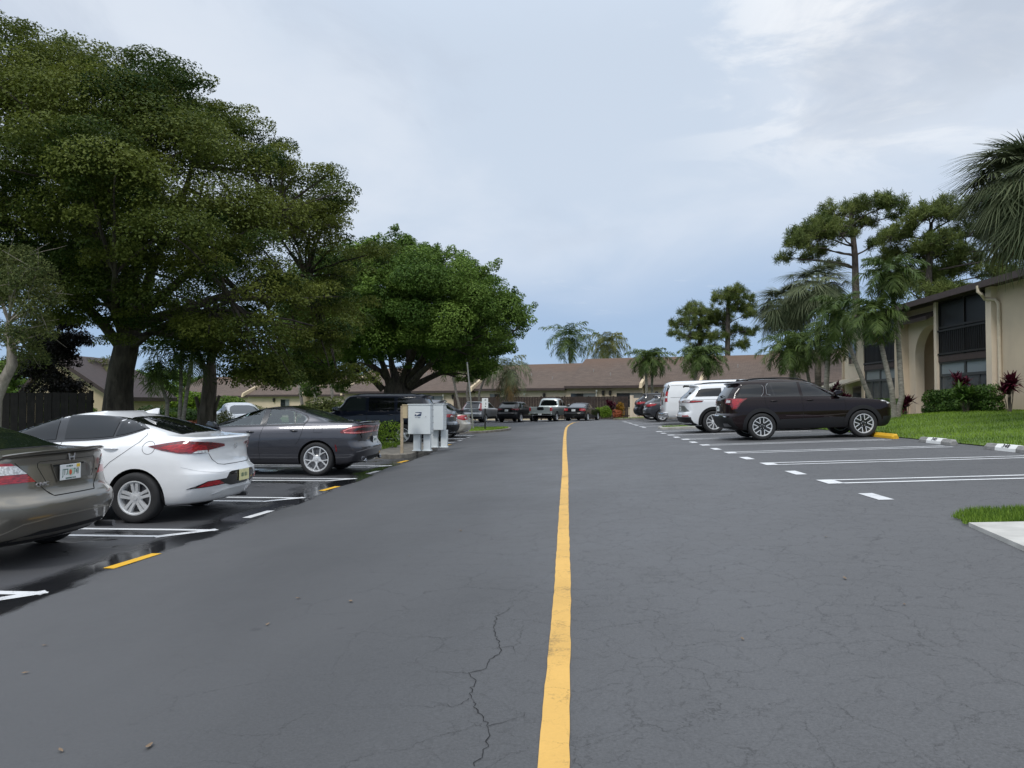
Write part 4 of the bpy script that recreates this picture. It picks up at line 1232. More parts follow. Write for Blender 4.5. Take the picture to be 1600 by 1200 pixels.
# ---------------------------------------------------------------- dark grey sedan
def charger():
    fr = [(.20, 2.30), (.30, 2.47), (.50, 2.55), (.65, 2.54), (.77, 2.46), (.84, 2.2), (.91, 1.65), (.97, 1.25), (1.02, 1.06), (1.09, .90), (1.22, .55), (1.34, .22), (1.41, -.02), (1.455, -.28), (1.48, -.62)]
    rr = [(.23, -2.15), (.29, -2.38), (.38, -2.45), (.52, -2.505), (.60, -2.50), (.66, -2.46), (.74, -2.41), (.88, -2.41), (1.0, -2.435), (1.09, -2.47), (1.115, -2.45), (1.122, -2.30), (1.13, -1.95), (1.15, -1.78), (1.22, -1.55), (1.31, -1.26), (1.39, -1.02), (1.45, -.84), (1.48, -.70)]
    wd = [(.20, .80), (.28, .88), (.45, .935), (.62, .953), (.76, .95), (.88, .93), (.96, .905), (1.02, .875), (1.08, .835), (1.20, .765), (1.32, .69), (1.40, .63), (1.45, .50), (1.48, .26)]
    sh = Shell(fr, rr, wd, [(.2, .4), (.7, .45), (1.0, .3), (1.48, .2)], [(.2, .36), (.6, .36), (.9, .30), (1.1, .30), (1.2, .2), (1.48, .2)], (.03, -.02), nr=2.7)
    P = paint('graphite_metallic', (0.052, 0.053, 0.064), 0.65, 0.33)
    c = Car('sedan', 'dark grey four door sedan with bright split spoke wheels beside the mailboxes', 'car', (-6.62, 16.45, 0), math.pi, sh, P)
    Rw, ra, fa = .355, -1.43, 1.62
    add_wheels(c, 'split5', (ra, fa), Rw, .262, .235, .83)
    fwin = spline([(-.17, 1.085, 1), (.40, 1.065), (.86, 1.05, 1), (.58, 1.20), (.28, 1.325), (-.02, 1.388), (-.22, 1.405, 1)], k=4)
    rwin = spline([(-.30, 1.09, 1), (-.80, 1.10), (-1.10, 1.115, 1), (-1.15, 1.215), (-1.0, 1.315), (-.72, 1.385), (-.34, 1.408, 1)], k=4)
    surround = spline([(.95, 1.03, 1), (-.20, 1.058), (-1.13, 1.085, 1), (-1.20, 1.21), (-1.02, 1.335), (-.72, 1.40), (-.25, 1.418), (.02, 1.402), (.34, 1.33), (.66, 1.20)], k=4)
    bothcut = spline([(.72, 1.075, 1), (-.20, 1.09), (-1.09, 1.12, 1), (-1.13, 1.21), (-.99, 1.305), (-.72, 1.375), (-.25, 1.395), (.0, 1.375), (.28, 1.305), (.55, 1.19)], k=4)
    # surround as a frame around the openings
    for v in ('L', 'R'):
        c.patch('window_surround', v, stroke(surround, .030), M_BLKG, off=.003, h=.06, thick=.02)
        c.patch('pillar_trim', v, [(-.17, 1.07), (-.215, 1.40), (-.335, 1.40), (-.30, 1.07)], M_BLKG, off=.006, h=.05, thick=.03)
        c.patch('front_window', v, fwin, M_CLEAR, off=.002, h=.08, thick=.003)
        c.patch('rear_window_pane', v, rwin, M_CLEAR, off=.002, h=.08, thick=.003)
        c.patch('quarter_divider', v, stroke([(-.93, 1.10), (-.90, 1.35)], .022), M_BLKG, off=.006, h=.06, thick=.02)
        gaps(c, v, [[(-1.19, 1.19), (-1.13, 1.05), (-1.10, .90), (-1.06, .78), (-.98, .66)], [(-.26, 1.06), (-.20, .85), (-.18, .60), (-.20, .34)], [(1.0, 1.0), (1.05, .7), (1.02, .34)], [(-.95, .34), (1.0, .33)]], .005)
        handle(c, v, -.93, .955, M_BLKG, .17); handle(c, v, .02, .93, M_BLKG, .17)
        mirror(c, .84, .83, 1.05, P, 1 if v == 'L' else -1)
        c.patch('body_crease_highlight', v, stroke([(-1.0, .925), (-.2, .90), (1.1, .86)], .006), plain('grey_highlight', (0.10, 0.10, 0.115), 0.35, 0.6), off=.002, h=.1, thick=.006)  # light along the door crease, painted as a paler strip
        c.patch('side_marker', v, stroke([(ra - .405, .66), (ra - .425, .60), (ra - .43, .52)], .026), M_REDD, off=.005, h=.05, thick=.008)
        c.patch('fuel_flap', v, stroke([(-1.36, 1.035), (-1.36, .915), (-1.54, .915), (-1.545, 1.035), (-1.365, 1.035)], .005), M_GAP, off=.003, h=.05, thick=.006) if v == 'L' else None
    # cabin seen through the glass
    k = MB()
    for x, y in ((.10, .38), (.10, -.38), (-.95, .42), (-.95, -.42)):
        k.tube([(x - .02, y, .98), (x - .10, y, 1.12), (x - .14, y, 1.20)], [.20, .20, .12], 10)
        k.tube([(x - .14, y, 1.18), (x - .155, y, 1.25), (x - .17, y, 1.32), (x - .172, y, 1.335)], [.05, .12, .11, .05], 10)
    k.build('seat', M_SEAT, c.root, 60)
    k = MB(); k.lathe([(.185, -.016), (.20, 0), (.185, .016), (.17, 0)], 24, lambda a, b, h: (.60 + h + b * -.35, .38 + a, 1.02 + b * .9), closed=True); k.build('steering_wheel', M_BLKP, c.root, 60)
    c.patch('rear_window', 'T', spline([(-1.79, -.58, 1), (-1.81, 0), (-1.79, .58, 1), (-1.30, .585), (-1.06, .53), (-1.02, 0), (-1.06, -.53), (-1.30, -.585)]), M_GLASSL, off=.008, h=.04)
    c.patch('windshield', 'T', spline([(.97, -.66), (1.02, 0), (.97, .66), (.15, .55), (.08, 0), (.15, -.55)]), M_GLASSL, off=.004, h=.1)
    c.patch('roof_panel', 'T', spline([(.02, -.50, 1), (-.02, 0), (.02, .50, 1), (-.95, .46), (-1.0, 0), (-.95, -.46)]), M_BLKG, off=.003, h=.1)
    loop = [(.02, .90), (.02, 1.05), (.70, 1.075), (1.02, 1.04), (1.22, .95), (1.20, .905), (.92, .885)]
    for sg in (1, -1):
        q = lambda L: [(sg * a, b) for a, b in L]
        c.patch('taillight', 'WB', q(loop), M_REDD, off=.006, h=.05)
        c.patch('taillight_ring', 'WB', stroke(q([(.04, 1.025), (.68, 1.05), (.98, 1.015), (1.15, .95), (1.12, .918), (.92, .91), (.04, .925)]), .022), M_PINK, off=.010, h=.05, thick=.006)
        c.patch('lamp_bar', 'WB', q([(.30, .955), (.30, 1.0), (.85, 1.01), (.95, .965)]), M_BLKG, off=.012, h=.05, thick=.006)
        k = MB(); k.lathe([(.040, 0), (.050, .01), (.052, .06), (.044, .065), (.040, .01)], 20, lambda a, b, h: (-2.36 - h, sg * .62 + a * 1.35, .315 + b * .9), closed=True); k.build('exhaust_tip', M_CHROME, c.root, 50)
        c.patch('trunk_gap', 'WB', stroke(q([(.74, 1.10), (.74, .88), (.70, .80)]), .006), M_GAP, off=.012, h=.05, thick=.01)
    c.patch('bumper_step', 'WB', [(.95, .50), (.95, .515), (.6, .575), (-.6, .575), (-.95, .515), (-.95, .50), (-.6, .55), (.6, .55)], plain('grey_step', (0.20, 0.20, 0.215), 0.3, 0.6), off=.006, h=.05)
    c.patch('lower_valance', 'WB', [(.72, .255), (.72, .30), (.5, .40), (-.5, .40), (-.72, .30), (-.72, .255)], M_BLKP, off=.004, h=.05)
    plate(c, -2.452, 0, .735, M_PLATE, 0, 0, 'H27', M_PGREEN, .085)
    k = MB(); rows = []
    for i in range(21):
        t = -1 + 2 * i / 20; y = .80 * t; xb = -2.50 + .16 * abs(t) ** 2.5; zt = 1.158 - .02 * abs(t) ** 4
        rows.append([(xb + .18, y, zt - .030), (xb + .02, y, zt), (xb, y, zt - .010), (xb + .05, y, zt - .045)])
    k.add([p for r_ in rows for p in r_], [(i * 4 + j, i * 4 + j + 1, (i + 1) * 4 + j + 1, (i + 1) * 4 + j) for i in range(20) for j in range(3)] + [(0, 1, 2, 3), tuple(80 + j for j in range(4))])
    k.build('spoiler', P, c.root, 50)
    c.finish((ra, fa), Rw, .83, .405, tunnel=bothcut)
charger()

# ---------------------------------------------------------------- burgundy SUV
def tilt(c, a=0.034): c.root.rotation_euler = (0, -a, 0)
def acadia():
    fr = [(z_, x_ * .935 if x_ > 0 else x_) for z_, x_ in [(.24, 2.25), (.34, 2.36), (.55, 2.44), (.75, 2.45), (.92, 2.40), (1.0, 2.22), (1.04, 1.9), (1.09, 1.45), (1.13, 1.05), (1.19, .90), (1.30, .68), (1.42, .44), (1.53, .18), (1.61, -.06), (1.665, -.42), (1.69, -.85), (1.70, -1.12)]]
    rr = [(.28, -2.15), (.34, -2.32), (.50, -2.44), (.62, -2.47), (.70, -2.45), (.76, -2.38), (.95, -2.37), (1.12, -2.36), (1.2, -2.32), (1.32, -2.24), (1.45, -2.14), (1.56, -2.06), (1.60, -2.14), (1.625, -2.12), (1.655, -1.95), (1.685, -1.6), (1.70, -1.25)]
    wd = [(.24, .82), (.32, .89), (.50, .945), (.75, .958), (.95, .95), (1.08, .93), (1.16, .905), (1.25, .865), (1.40, .82), (1.54, .765), (1.615, .715), (1.67, .59), (1.70, .32)]
    sh = Shell(fr, rr, wd, [(.2, .45), (.7, .50), (1.1, .3), (1.66, .25)], [(.2, .36), (.7, .36), (1.1, .30), (1.3, .22), (1.66, .25)], (.02, -.01), nr=2.6)
    P = paint('burgundy_black', (0.0075, 0.0022, 0.0032), 0.0, 0.5)
    X0, Y0 = 6.96, 21.4
    c = Car('suv', 'dark burgundy family SUV parked nose to the yellow wheel stop', 'SUV', (X0, Y0, gz(X0, Y0) + .01), 0, sh, P); tilt(c)
    Rw, ra, fa = .372, -1.40, 1.33
    add_wheels(c, 'blade6', (ra, fa), Rw, .262, .245, .845)
    for v in ('R', 'L'):
        tr = plain('bright_trim', (0.30, 0.31, 0.32), 0.3, 0.9)
        q1 = spline([(-2.02, 1.225, 1), (-1.36, 1.205, 1), (-1.33, 1.51), (-1.42, 1.56, 1), (-1.78, 1.545), (-1.90, 1.46)])
        q2 = spline([(-1.17, 1.20, 1), (-.33, 1.18, 1), (-.37, 1.585, 1), (-1.13, 1.58), (-1.20, 1.51)])
        q3 = spline([(-.25, 1.18, 1), (.70, 1.145, 1), (.58, 1.25), (.28, 1.44), (.04, 1.55), (-.30, 1.59, 1)])
        c.patch('quarter_window', v, q1, M_GLASS, off=.005, h=.08); c.patch('rear_door_window', v, q2, M_GLASS, off=.005, h=.08); c.patch('front_door_window', v, q3, M_GLASS, off=.005, h=.08)
        c.patch('window_divider', v, stroke([(-1.02, 1.22), (-1.10, 1.56)], .03), M_BLKG, off=.008, h=.06, thick=.01)
        c.patch('window_trim', v, stroke([(-1.28, 1.21), (-1.24, 1.24), (-1.25, 1.50), (-1.15, 1.585), (-.35, 1.588), (-.02, 1.545), (.26, 1.435), (.60, 1.26)], .014), M_BLKG, off=.006, h=.05, thick=.012)
        c.patch('window_trim', v, stroke([(-1.38, 1.215), (-1.31, 1.30), (-1.285, 1.47), (-1.33, 1.53)], .009), tr, off=.006, h=.05, thick=.012)
        c.patch('window_trim', v, stroke([(-1.12, 1.235), (-1.22, 1.27), (-1.225, 1.48), (-1.16, 1.57)], .009), tr, off=.009, h=.05, thick=.012)
        c.patch('belt_trim', v, stroke([(-2.10, 1.235), (-1.2, 1.205), (.70, 1.155)], .014), M_BLKG, off=.006, h=.06, thick=.01)
        for ax in (ra, fa):
            ring = arc(ax, Rw, .515, -12, 192, 30) + arc(ax, Rw, .412, 192, -12, 30)
            c.patch('arch_trim', v, ring, M_GREYP, off=.014, h=.06, thick=.03)
        c.patch('sill_cladding', v, [(ra + .49, .30), (ra + .50, .56), (fa - .50, .58), (fa - .49, .30)], M_GREYP, off=.010, h=.1, thick=.03)
        gaps(c, v, [[(-1.29, 1.22), (-1.27, .95), (-1.20, .86)], [(-.29, 1.20), (-.27, .9), (-.27, .33)], [(.83, 1.12), (.88, .9), (.86, .33)]], .009)
        handle(c, v, -1.05, 1.075, P); handle(c, v, -.07, 1.07, P)
        mirror(c, .66, .88, 1.20, P, 1 if v == 'L' else -1, 1.1)
        c.patch('lower_crease_highlight', v, stroke([(-.75, .655), (.1, .63), (.95, .66)], .012), plain('crease_shine', (0.12, 0.09, 0.10), 0.2, 0.6), off=.003, h=.08, thick=.01)  # painted highlight: pale strip where the lower crease would shine
        sg = 1 if v == 'L' else -1
        rail(c, -1.78, .02, sg * .60, M_BLKP, .02)
        sgn = sg
        q = lambda L: [(sgn * a, b) for a, b in L]
        c.patch('taillight', 'WB', q([(.62, 1.15), (.66, 1.18), (1.0, 1.185), (1.30, 1.165), (1.16, 1.04), (1.05, .88), (.92, .87), (.86, 1.0), (.62, 1.04)]), M_REDD, off=.010, h=.05)
        c.patch('inner_red_lens', 'WB', q([(.90, 1.16), (1.22, 1.15), (1.10, 1.03), (1.02, .90), (.95, .90), (.93, 1.02)]), M_RED, off=.015, h=.05, thick=.006)  # brighter red lens over the dark one
        c.patch('reversing_lamp', 'WB', q([(.70, 1.06), (.70, 1.13), (.86, 1.13), (.86, 1.06)]), M_WLENS, off=.015, h=.05, thick=.006)
        c.patch('headlight', 'WF', q([(.55, .93), (.58, .99), (.86, 1.01), (1.02, .99), (.95, .90)]), M_WLENS, off=.008, h=.06)
    c.patch('rear_window', 'B', spline([(-.68, 1.20, 1), (.68, 1.20, 1), (.60, 1.50, 1), (-.60, 1.50, 1)]), M_GLASSL, off=.005, h=.08)
    c.patch('rear_bumper', 'WB', [(-1.0, .34), (-1.0, .62), (-.85, .66), (-.5, .695), (.5, .695), (.85, .66), (1.0, .62), (1.0, .34)], M_BLKP, off=.008, h=.06)
    c.patch('bumper_trim', 'WB', stroke([(.85, .665), (.5, .70), (-.5, .70), (-.85, .665)], .018), M_CHROME, off=.011, h=.05)
    for sg in (1, -1):
        c.patch('exhaust_trim', 'WB', stroke([(sg * .55, .40), (sg * .60, .47), (sg * .80, .47), (sg * .86, .40), (sg * .55, .40)], .016), M_DULL, off=.012, h=.05)
    c.patch('front_grille', 'F', [(-.5, .60), (.5, .60), (.58, .92), (-.58, .92)], M_BLKP, off=.006, h=.08)
    c.patch('front_bumper', 'WF', [(-1.1, .32), (-1.1, .56), (0, .58), (1.1, .56), (1.1, .32)], M_GREYP, off=.008, h=.08)
    plate(c, -2.39, 0, .90, M_PLATE, 0, 0, 'R41', M_PGREEN, .085)
    k = MB(); k.box(-2.40, -2.385, -.35, .35, 1.005, 1.02); k.build('tailgate_trim', M_CHROME, c.root)
    c.patch('windshield', 'T', spline([(.92, -.68), (1.0, 0), (.92, .68), (-.02, .58), (-.12, 0), (-.02, -.58)]), M_GLASS, off=.004, h=.1)
    k = MB(); k.tube([(-2.25, .0, 1.22), (-2.33, -.1, 1.24), (-2.30, -.35, 1.28)], [.02, .02, .008], 6); k.build('wiper', M_BLKP, c.root)
    k = MB(); k.add([(-1.75, 0, 1.64), (-1.60, 0, 1.66), (-1.78, 0, 1.73), (-1.84, 0, 1.72), (-1.84, .03, 1.63), (-1.84, -.03, 1.63), (-1.68, .035, 1.64), (-1.68, -.035, 1.64)], [(6, 1, 2), (6, 2, 3, 4), (7, 2, 1), (7, 5, 3, 2), (4, 3, 5)]); k.build('antenna', M_BLKP, c.root)
    c.finish((ra, fa), Rw, .845, .42)
acadia()

# ---------------------------------------------------------------- generic bodies for the cars farther off
def suv_shell(L, W, H, belt, rear_rake=.28, hood=.95, fo=.9, ws=0.0, nr=2.7):
    hf = L / 2; w = W / 2
    fr = [(.22, hf - .18), (.34, hf - .06), (.55, hf), (.75, hf - .02), (hood - .08, hf - .08), (hood, hf - .35), (hood + .06, hf - .8), (belt, hf - 1.25), (belt + .08, hf - 1.42 + ws * .15), (belt + .25, hf - 1.75 + ws * .5), (H - .10, hf - 2.15 + ws), (H - .03, hf - 2.45 + ws), (H, hf - 2.7 + ws)]
    a = -hf
    fr = sorted(fr)
    rr = [(.26, a + .28), (.34, a + .12), (.50, a + .02), (.62, a), (.72, a + .03), (.80, a + .09), (belt - .05, a + .10), (belt + .05, a + .14), (H - .14, a + .14 + rear_rake), (H - .06, a + .08 + rear_rake), (H - .035, a + .14 + rear_rake), (H - .01, a + .55 + rear_rake), (H, a + .9 + rear_rake)]
    wd = [(.22, w - .12), (.32, w - .05), (.50, w - .01), (.75, w), (belt - .12, w - .01), (belt - .02, w - .035), (belt + .06, w - .075), (H - .22, w - .17), (H - .09, w - .24), (H - .03, w - .38), (H, w - .65)]
    return Shell(fr, rr, wd, [(.2, .4), (.8, .45), (belt, .3), (H, .25)], [(.2, .32), (.7, .32), (belt, .26), (H, .22)], (.02, -.01), nr=nr)
def sedan_shell(L, W, H, belt, deck, trunk=.75, hood=.82):
    hf = L / 2; w = W / 2; a = -hf
    fr = [(.20, hf - .2), (.30, hf - .06), (.5, hf), (.65, hf - .02), (hood - .06, hf - .12), (hood, hf - .45), (belt - .06, hf - 1.0), (belt + .02, hf - 1.32), (belt + .12, hf - 1.52), (belt + .3, hf - 1.95), (H - .06, hf - 2.3), (H - .02, hf - 2.42), (H, hf - 2.58)]
    rr = [(.22, a + .25), (.32, a + .08), (.5, a), (.6, a), (.68, a + .05), (deck - .08, a + .10), (deck - .02, a + .08), (deck, a + .14), (deck + .015, a + trunk - .12), (deck + .05, a + trunk), (deck + .17, a + trunk + .35), (H - .05, a + trunk + .78), (H - .015, a + trunk + .92), (H, a + trunk + 1.02)]
    wd = [(.2, w - .12), (.3, w - .05), (.5, w - .01), (.65, w), (belt - .1, w - .015), (belt - .02, w - .05), (belt + .05, w - .10), (belt + .2, w - .18), (H - .10, w - .28), (H - .03, w - .42), (H, w - .65)]
    return Shell(fr, rr, wd, [(.2, .38), (.7, .42), (belt, .3), (H, .2)], [(.2, .34), (.7, .32), (deck, .28), (H, .2)], (.02, -.01), nr=2.7)
def rear_kit(c, xr, plate_z, plate_m, text, bump_z, bump_m, hw, tail, tail_m=None, win=None, win_m=None, bump=(.26, .62)):
    for sg in (1, -1):
        for i, (poly, m) in enumerate(tail):
            c.patch('taillight' if i == 0 else 'lamp_segment', 'WB', [(sg * a_, b_) for a_, b_ in poly], m, off=.007 + .005 * i, h=.06)
    if win: c.patch('rear_window', win[0], spline(win[1]), win_m or M_GLASS, off=.004, h=.1)
    if bump_m: c.patch('rear_bumper', 'WB', [(-hw, bump[0]), (-hw, bump[1]), (hw, bump[1]), (hw, bump[0])], bump_m, off=.006, h=.08)
    q, d = c.hit('B', 0.0, plate_z)
    plate(c, q.x - .012, 0, plate_z, plate_m, 0, 0, text, M_PGREEN, .085)

# white long SUV behind the burgundy one
def cherokee():
    sh = suv_shell(5.2, 1.96, 1.75, 1.18, .36, 1.06)
    P = paint('bright_white', (0.74, 0.76, 0.78), 0.0, 0.3)
    X0, Y0 = 6.85, 26.75
    c = Car('suv', 'white long SUV with black lower trim standing between the burgundy SUV and the white van', 'SUV', (X0, Y0, gz(X0, Y0)), 0, sh, P); tilt(c)
    Rw, ra, fa = .385, -1.52, 1.57
    add_wheels(c, 'multi10', (ra, fa), Rw, .262, .25, .86)
    for v in ('R', 'L'):
        c.patch('quarter_window', v, spline([(-2.12, 1.285, 1), (-1.20, 1.28, 1), (-1.20, 1.57, 1), (-1.85, 1.555), (-2.0, 1.48)]), M_GLASS, off=.005, h=.08)
        c.patch('rear_door_window', v, spline([(-1.10, 1.28, 1), (-.15, 1.27, 1), (-.20, 1.585, 1), (-1.10, 1.58, 1)]), M_GLASS, off=.005, h=.09)
        c.patch('front_door_window', v, spline([(-.05, 1.27, 1), (1.0, 1.25, 1), (.6, 1.47), (.2, 1.58), (-.10, 1.59, 1)]), M_GLASS, off=.005, h=.09)
        for ax in (ra, fa): c.patch('arch_trim', v, arc(ax, Rw, .535, -12, 192, 30) + arc(ax, Rw, .43, 192, -12, 30), M_BLKP, off=.012, h=.06, thick=.03)
        c.patch('sill_cladding', v, [(ra + .5, .30), (ra + .5, .50), (fa - .5, .50), (fa - .5, .30)], M_BLKP, off=.01, h=.1)
        gaps(c, v, [[(-1.15, 1.25), (-1.14, .95), (-1.02, .8)], [(-.1, 1.25), (-.1, .35)], [(-2.42, 1.19), (-1.2, 1.17)]])
        handle(c, v, -.95, 1.10, P); mirror(c, .95, .9, 1.27, P, 1 if v == 'L' else -1, 1.1)
        sg = 1 if v == 'L' else -1
        rail(c, -1.95, .1, sg * .62, M_BLKP, .02)
    dk = plain('silver_lower', (0.22, 0.23, 0.22), 0.35, 0.6)
    rear_kit(c, -2.6, .87, M_PLATE, 'P60', 0, M_BLKP, 1.05, [([(.35, 1.10), (.35, 1.16), (1.12, 1.165), (1.42, 1.145), (1.38, 1.09), (1.0, 1.07)], M_REDD), ([(.55, 1.10), (.55, 1.14), (.95, 1.14), (.95, 1.10)], M_WLENS), ([(1.0, 1.10), (1.0, 1.14), (1.34, 1.135), (1.3, 1.11)], M_RED)],
             win=('B', [(-.70, 1.24, 1), (.70, 1.24, 1), (.62, 1.56, 1), (-.62, 1.56, 1)]), bump=(.28, .58))
    c.patch('tailgate_panel', 'WB', [(-.95, .78), (-.62, .98), (.62, .98), (.95, .78), (.5, .74), (-.5, .74)], dk, off=.004, h=.06)
    for sg in (1, -1): c.patch('bumper_reflector', 'WB', [(sg * .60, .60), (sg * .62, .64), (sg * .95, .64), (sg * 1.0, .60)], M_RED, off=.012, h=.05)
    k = MB()
    for i in range(9): pass
    k.tube([(-2.28, -.55, 1.67), (-2.34, 0, 1.685), (-2.28, .55, 1.67)], [.03, .035, .03], 8); k.build('roof_spoiler', M_BLKP, c.root, 60)
    c.patch('windshield', 'T', spline([(1.30, -.68), (1.38, 0), (1.30, .68), (.45, .60), (.35, 0), (.45, -.60)]), M_GLASS, off=.004, h=.12)
    c.finish((ra, fa), Rw, .86, .43)
cherokee()

# tall white work van
def van():
    L, W, H = 6.4, 2.0, 2.10; a = -L / 2; hf = L / 2
    fr = [(.30, hf - .1), (.5, hf), (.8, hf - .02), (.95, hf - .12), (1.05, hf - .4), (1.15, hf - .75), (1.22, hf - .88), (1.6, hf - 1.2), (1.94, hf - 1.5), (2.04, hf - 1.7), (2.10, hf - 2.2)]
    rr = [(.34, a + .02), (.40, a), (.55, a), (.60, a + .10), (.8, a + .105), (1.2, a + .12), (1.5, a + .16), (1.78, a + .25), (1.95, a + .30), (2.03, a + .38), (2.08, a + .55), (2.10, a + .9)]
    wd = [(.30, .88), (.45, .96), (.7, 1.0), (1.0, 1.0), (1.2, .99), (1.5, .955), (1.78, .895), (1.94, .85), (2.02, .78), (2.08, .58), (2.10, .3)]
    sh = Shell(fr, rr, wd, [(.3, .4), (1.0, .4), (2.10, .3)], [(.3, .12), (.58, .12), (1.0, .14), (1.9, .16), (2.10, .3)], nr=3.2, bow=.02)
    P = paint('van_white', (0.76, 0.77, 0.78), 0.0, 0.35)
    X0, Y0 = 4.88 + L / 2, 36.4
    c = Car('van', 'tall white cargo van with stacked red tail lamps behind the white SUV', 'van', (X0, Y0, gz(X0, Y0)), 0, sh, P); tilt(c, .03)
    Rw, ra, fa = .37, -1.75, 2.0
    add_wheels(c, 'five6', (ra, fa), Rw, .215, .24, .85)
    for v in ('R', 'L'):
        c.patch('door_window', v, spline([(1.05, 1.30, 1), (1.85, 1.28, 1), (1.45, 1.78, 1), (1.05, 1.80, 1)]), M_GLASS, h=.1)
        gaps(c, v, [[(-1.0, .5), (-1.0, 1.85)], [(.2, .5), (.2, 1.85)], [(1.0, .5), (1.0, 1.85)], [(-2.8, 1.30), (1.0, 1.30)], [(-2.75, 1.88), (1.2, 1.88)]], .012)
        sg = 1 if v == 'L' else -1
        c.patch('lamp_surround', 'WB', [(sg * .80, 1.15), (sg * .74, 1.98), (sg * .88, 1.98), (sg * 1.0, 1.15)], M_BLKP, off=.006, h=.08)
        c.patch('taillight', 'WB', [(sg * .80, 1.10), (sg * .785, 1.60), (sg * .96, 1.60), (sg * 1.02, 1.10)], M_RED, off=.012, h=.06)
        c.patch('reversing_lamp', 'WB', [(sg * .80, 1.28), (sg * .80, 1.37), (sg * .98, 1.37), (sg * .99, 1.28)], M_WLENS, off=.016, h=.06, thick=.008)
        c.patch('rear_door_window', 'B', spline([(sg * .10, 1.36, 1), (sg * .62, 1.36), (sg * .66, 1.6), (sg * .58, 1.84), (sg * .10, 1.86, 1)]), M_GLASSL, h=.1)
        mirror(c, 1.6, 1.0, 1.35, M_BLKP, sg, 1.5)
    c.patch('door_gap', 'B', stroke([(0, .62), (0, 1.98)], .012), M_GAP, off=.002, h=.1, thick=.01)
    k = MB(); k.box(a + .085, a + .115, -.14, -.05, .95, 1.22); k.build('door_latch', M_BLKP, c.root)
    c.patch('rear_bumper', 'WB', [(-1.12, .36), (-1.12, .57), (1.12, .57), (1.12, .36)], M_CHROME, off=.02, h=.08, thick=.05)
    c.patch('bumper_pad', 'WB', [(-.6, .56), (-.6, .585), (.6, .585), (.6, .56)], M_BLKP, off=.03, h=.08, thick=.05)
    plate(c, a + .085, .42, .82, M_PLATE, 0, 0, 'K93', M_PGREEN, .085)
    c.finish((ra, fa), Rw, .85, .43)
van()

def placed(name, label, cat, X, Y, rot, sh, P, t=0.0):
    c = Car(name, label, cat, (X, Y, gz(X, Y) if X > -9.9 else .05), rot, sh, P)
    if t: tilt(c, t)
    return c
# dark grey hatch and black crossover past the van
def right_far():
    sh = suv_shell(4.5, 1.80, 1.50, 1.02, .50, .90)
    c = placed('hatchback', 'charcoal hatchback with red lamps half hidden by the white van', 'car', 6.85, 41.6, 0, sh, paint('charcoal', (0.045, 0.047, 0.055), .6, .33), .03)
    add_wheels(c, 'five5', (-1.3, 1.4), .33, .22, .21, .78)
    rear_kit(c, -2.25, .82, M_PLATE, 'V18', 0, M_BLKP, .95, [([(.42, .90), (.42, .97), (.95, 1.02), (1.30, 1.0), (1.15, .90), (.8, .84)], M_RED), ([(.5, .985), (.95, 1.03), (1.2, 1.02), (.9, 1.005)], M_WLENS)], win=('B', [(-.62, 1.07, 1), (.62, 1.07, 1), (.5, 1.36, 1), (-.5, 1.36, 1)]), win_m=M_GLASSL, bump=(.26, .50))
    for v in ('R', 'L'): c.patch('window', v, spline([(-1.75, 1.12, 1), (.9, 1.06, 1), (.4, 1.33), (-.3, 1.42), (-1.4, 1.36)]), M_GLASSL, h=.09)
    c.finish((-1.3, 1.4), .33, .78)
    sh = suv_shell(4.6, 1.84, 1.64, 1.10, .42, 1.0)
    c = placed('crossover', 'near black crossover at the far end of the right row', 'SUV', 6.75, 45.6, 0, sh, paint('near_black', (0.008, 0.007, 0.009), 0, .5), .02)
    add_wheels(c, 'five5', (-1.3, 1.4), .36, .235, .22, .80)
    rear_kit(c, -2.3, .85, M_PLATE, 'C07', 0, M_BLKP, 1.0, [([(.40, 1.0), (.40, 1.06), (1.0, 1.12), (1.35, 1.10), (1.1, 1.0), (.9, .96)], M_RED)], win=('B', [(-.64, 1.16, 1), (.64, 1.16, 1), (.55, 1.48, 1), (-.55, 1.48, 1)]), bump=(.26, .55))
    for v in ('R', 'L'): c.patch('window', v, spline([(-1.85, 1.20, 1), (.9, 1.16, 1), (.4, 1.43), (-.3, 1.53), (-1.5, 1.48)]), M_GLASS, h=.09)
    c.finish((-1.3, 1.4), .36, .80)
right_far()

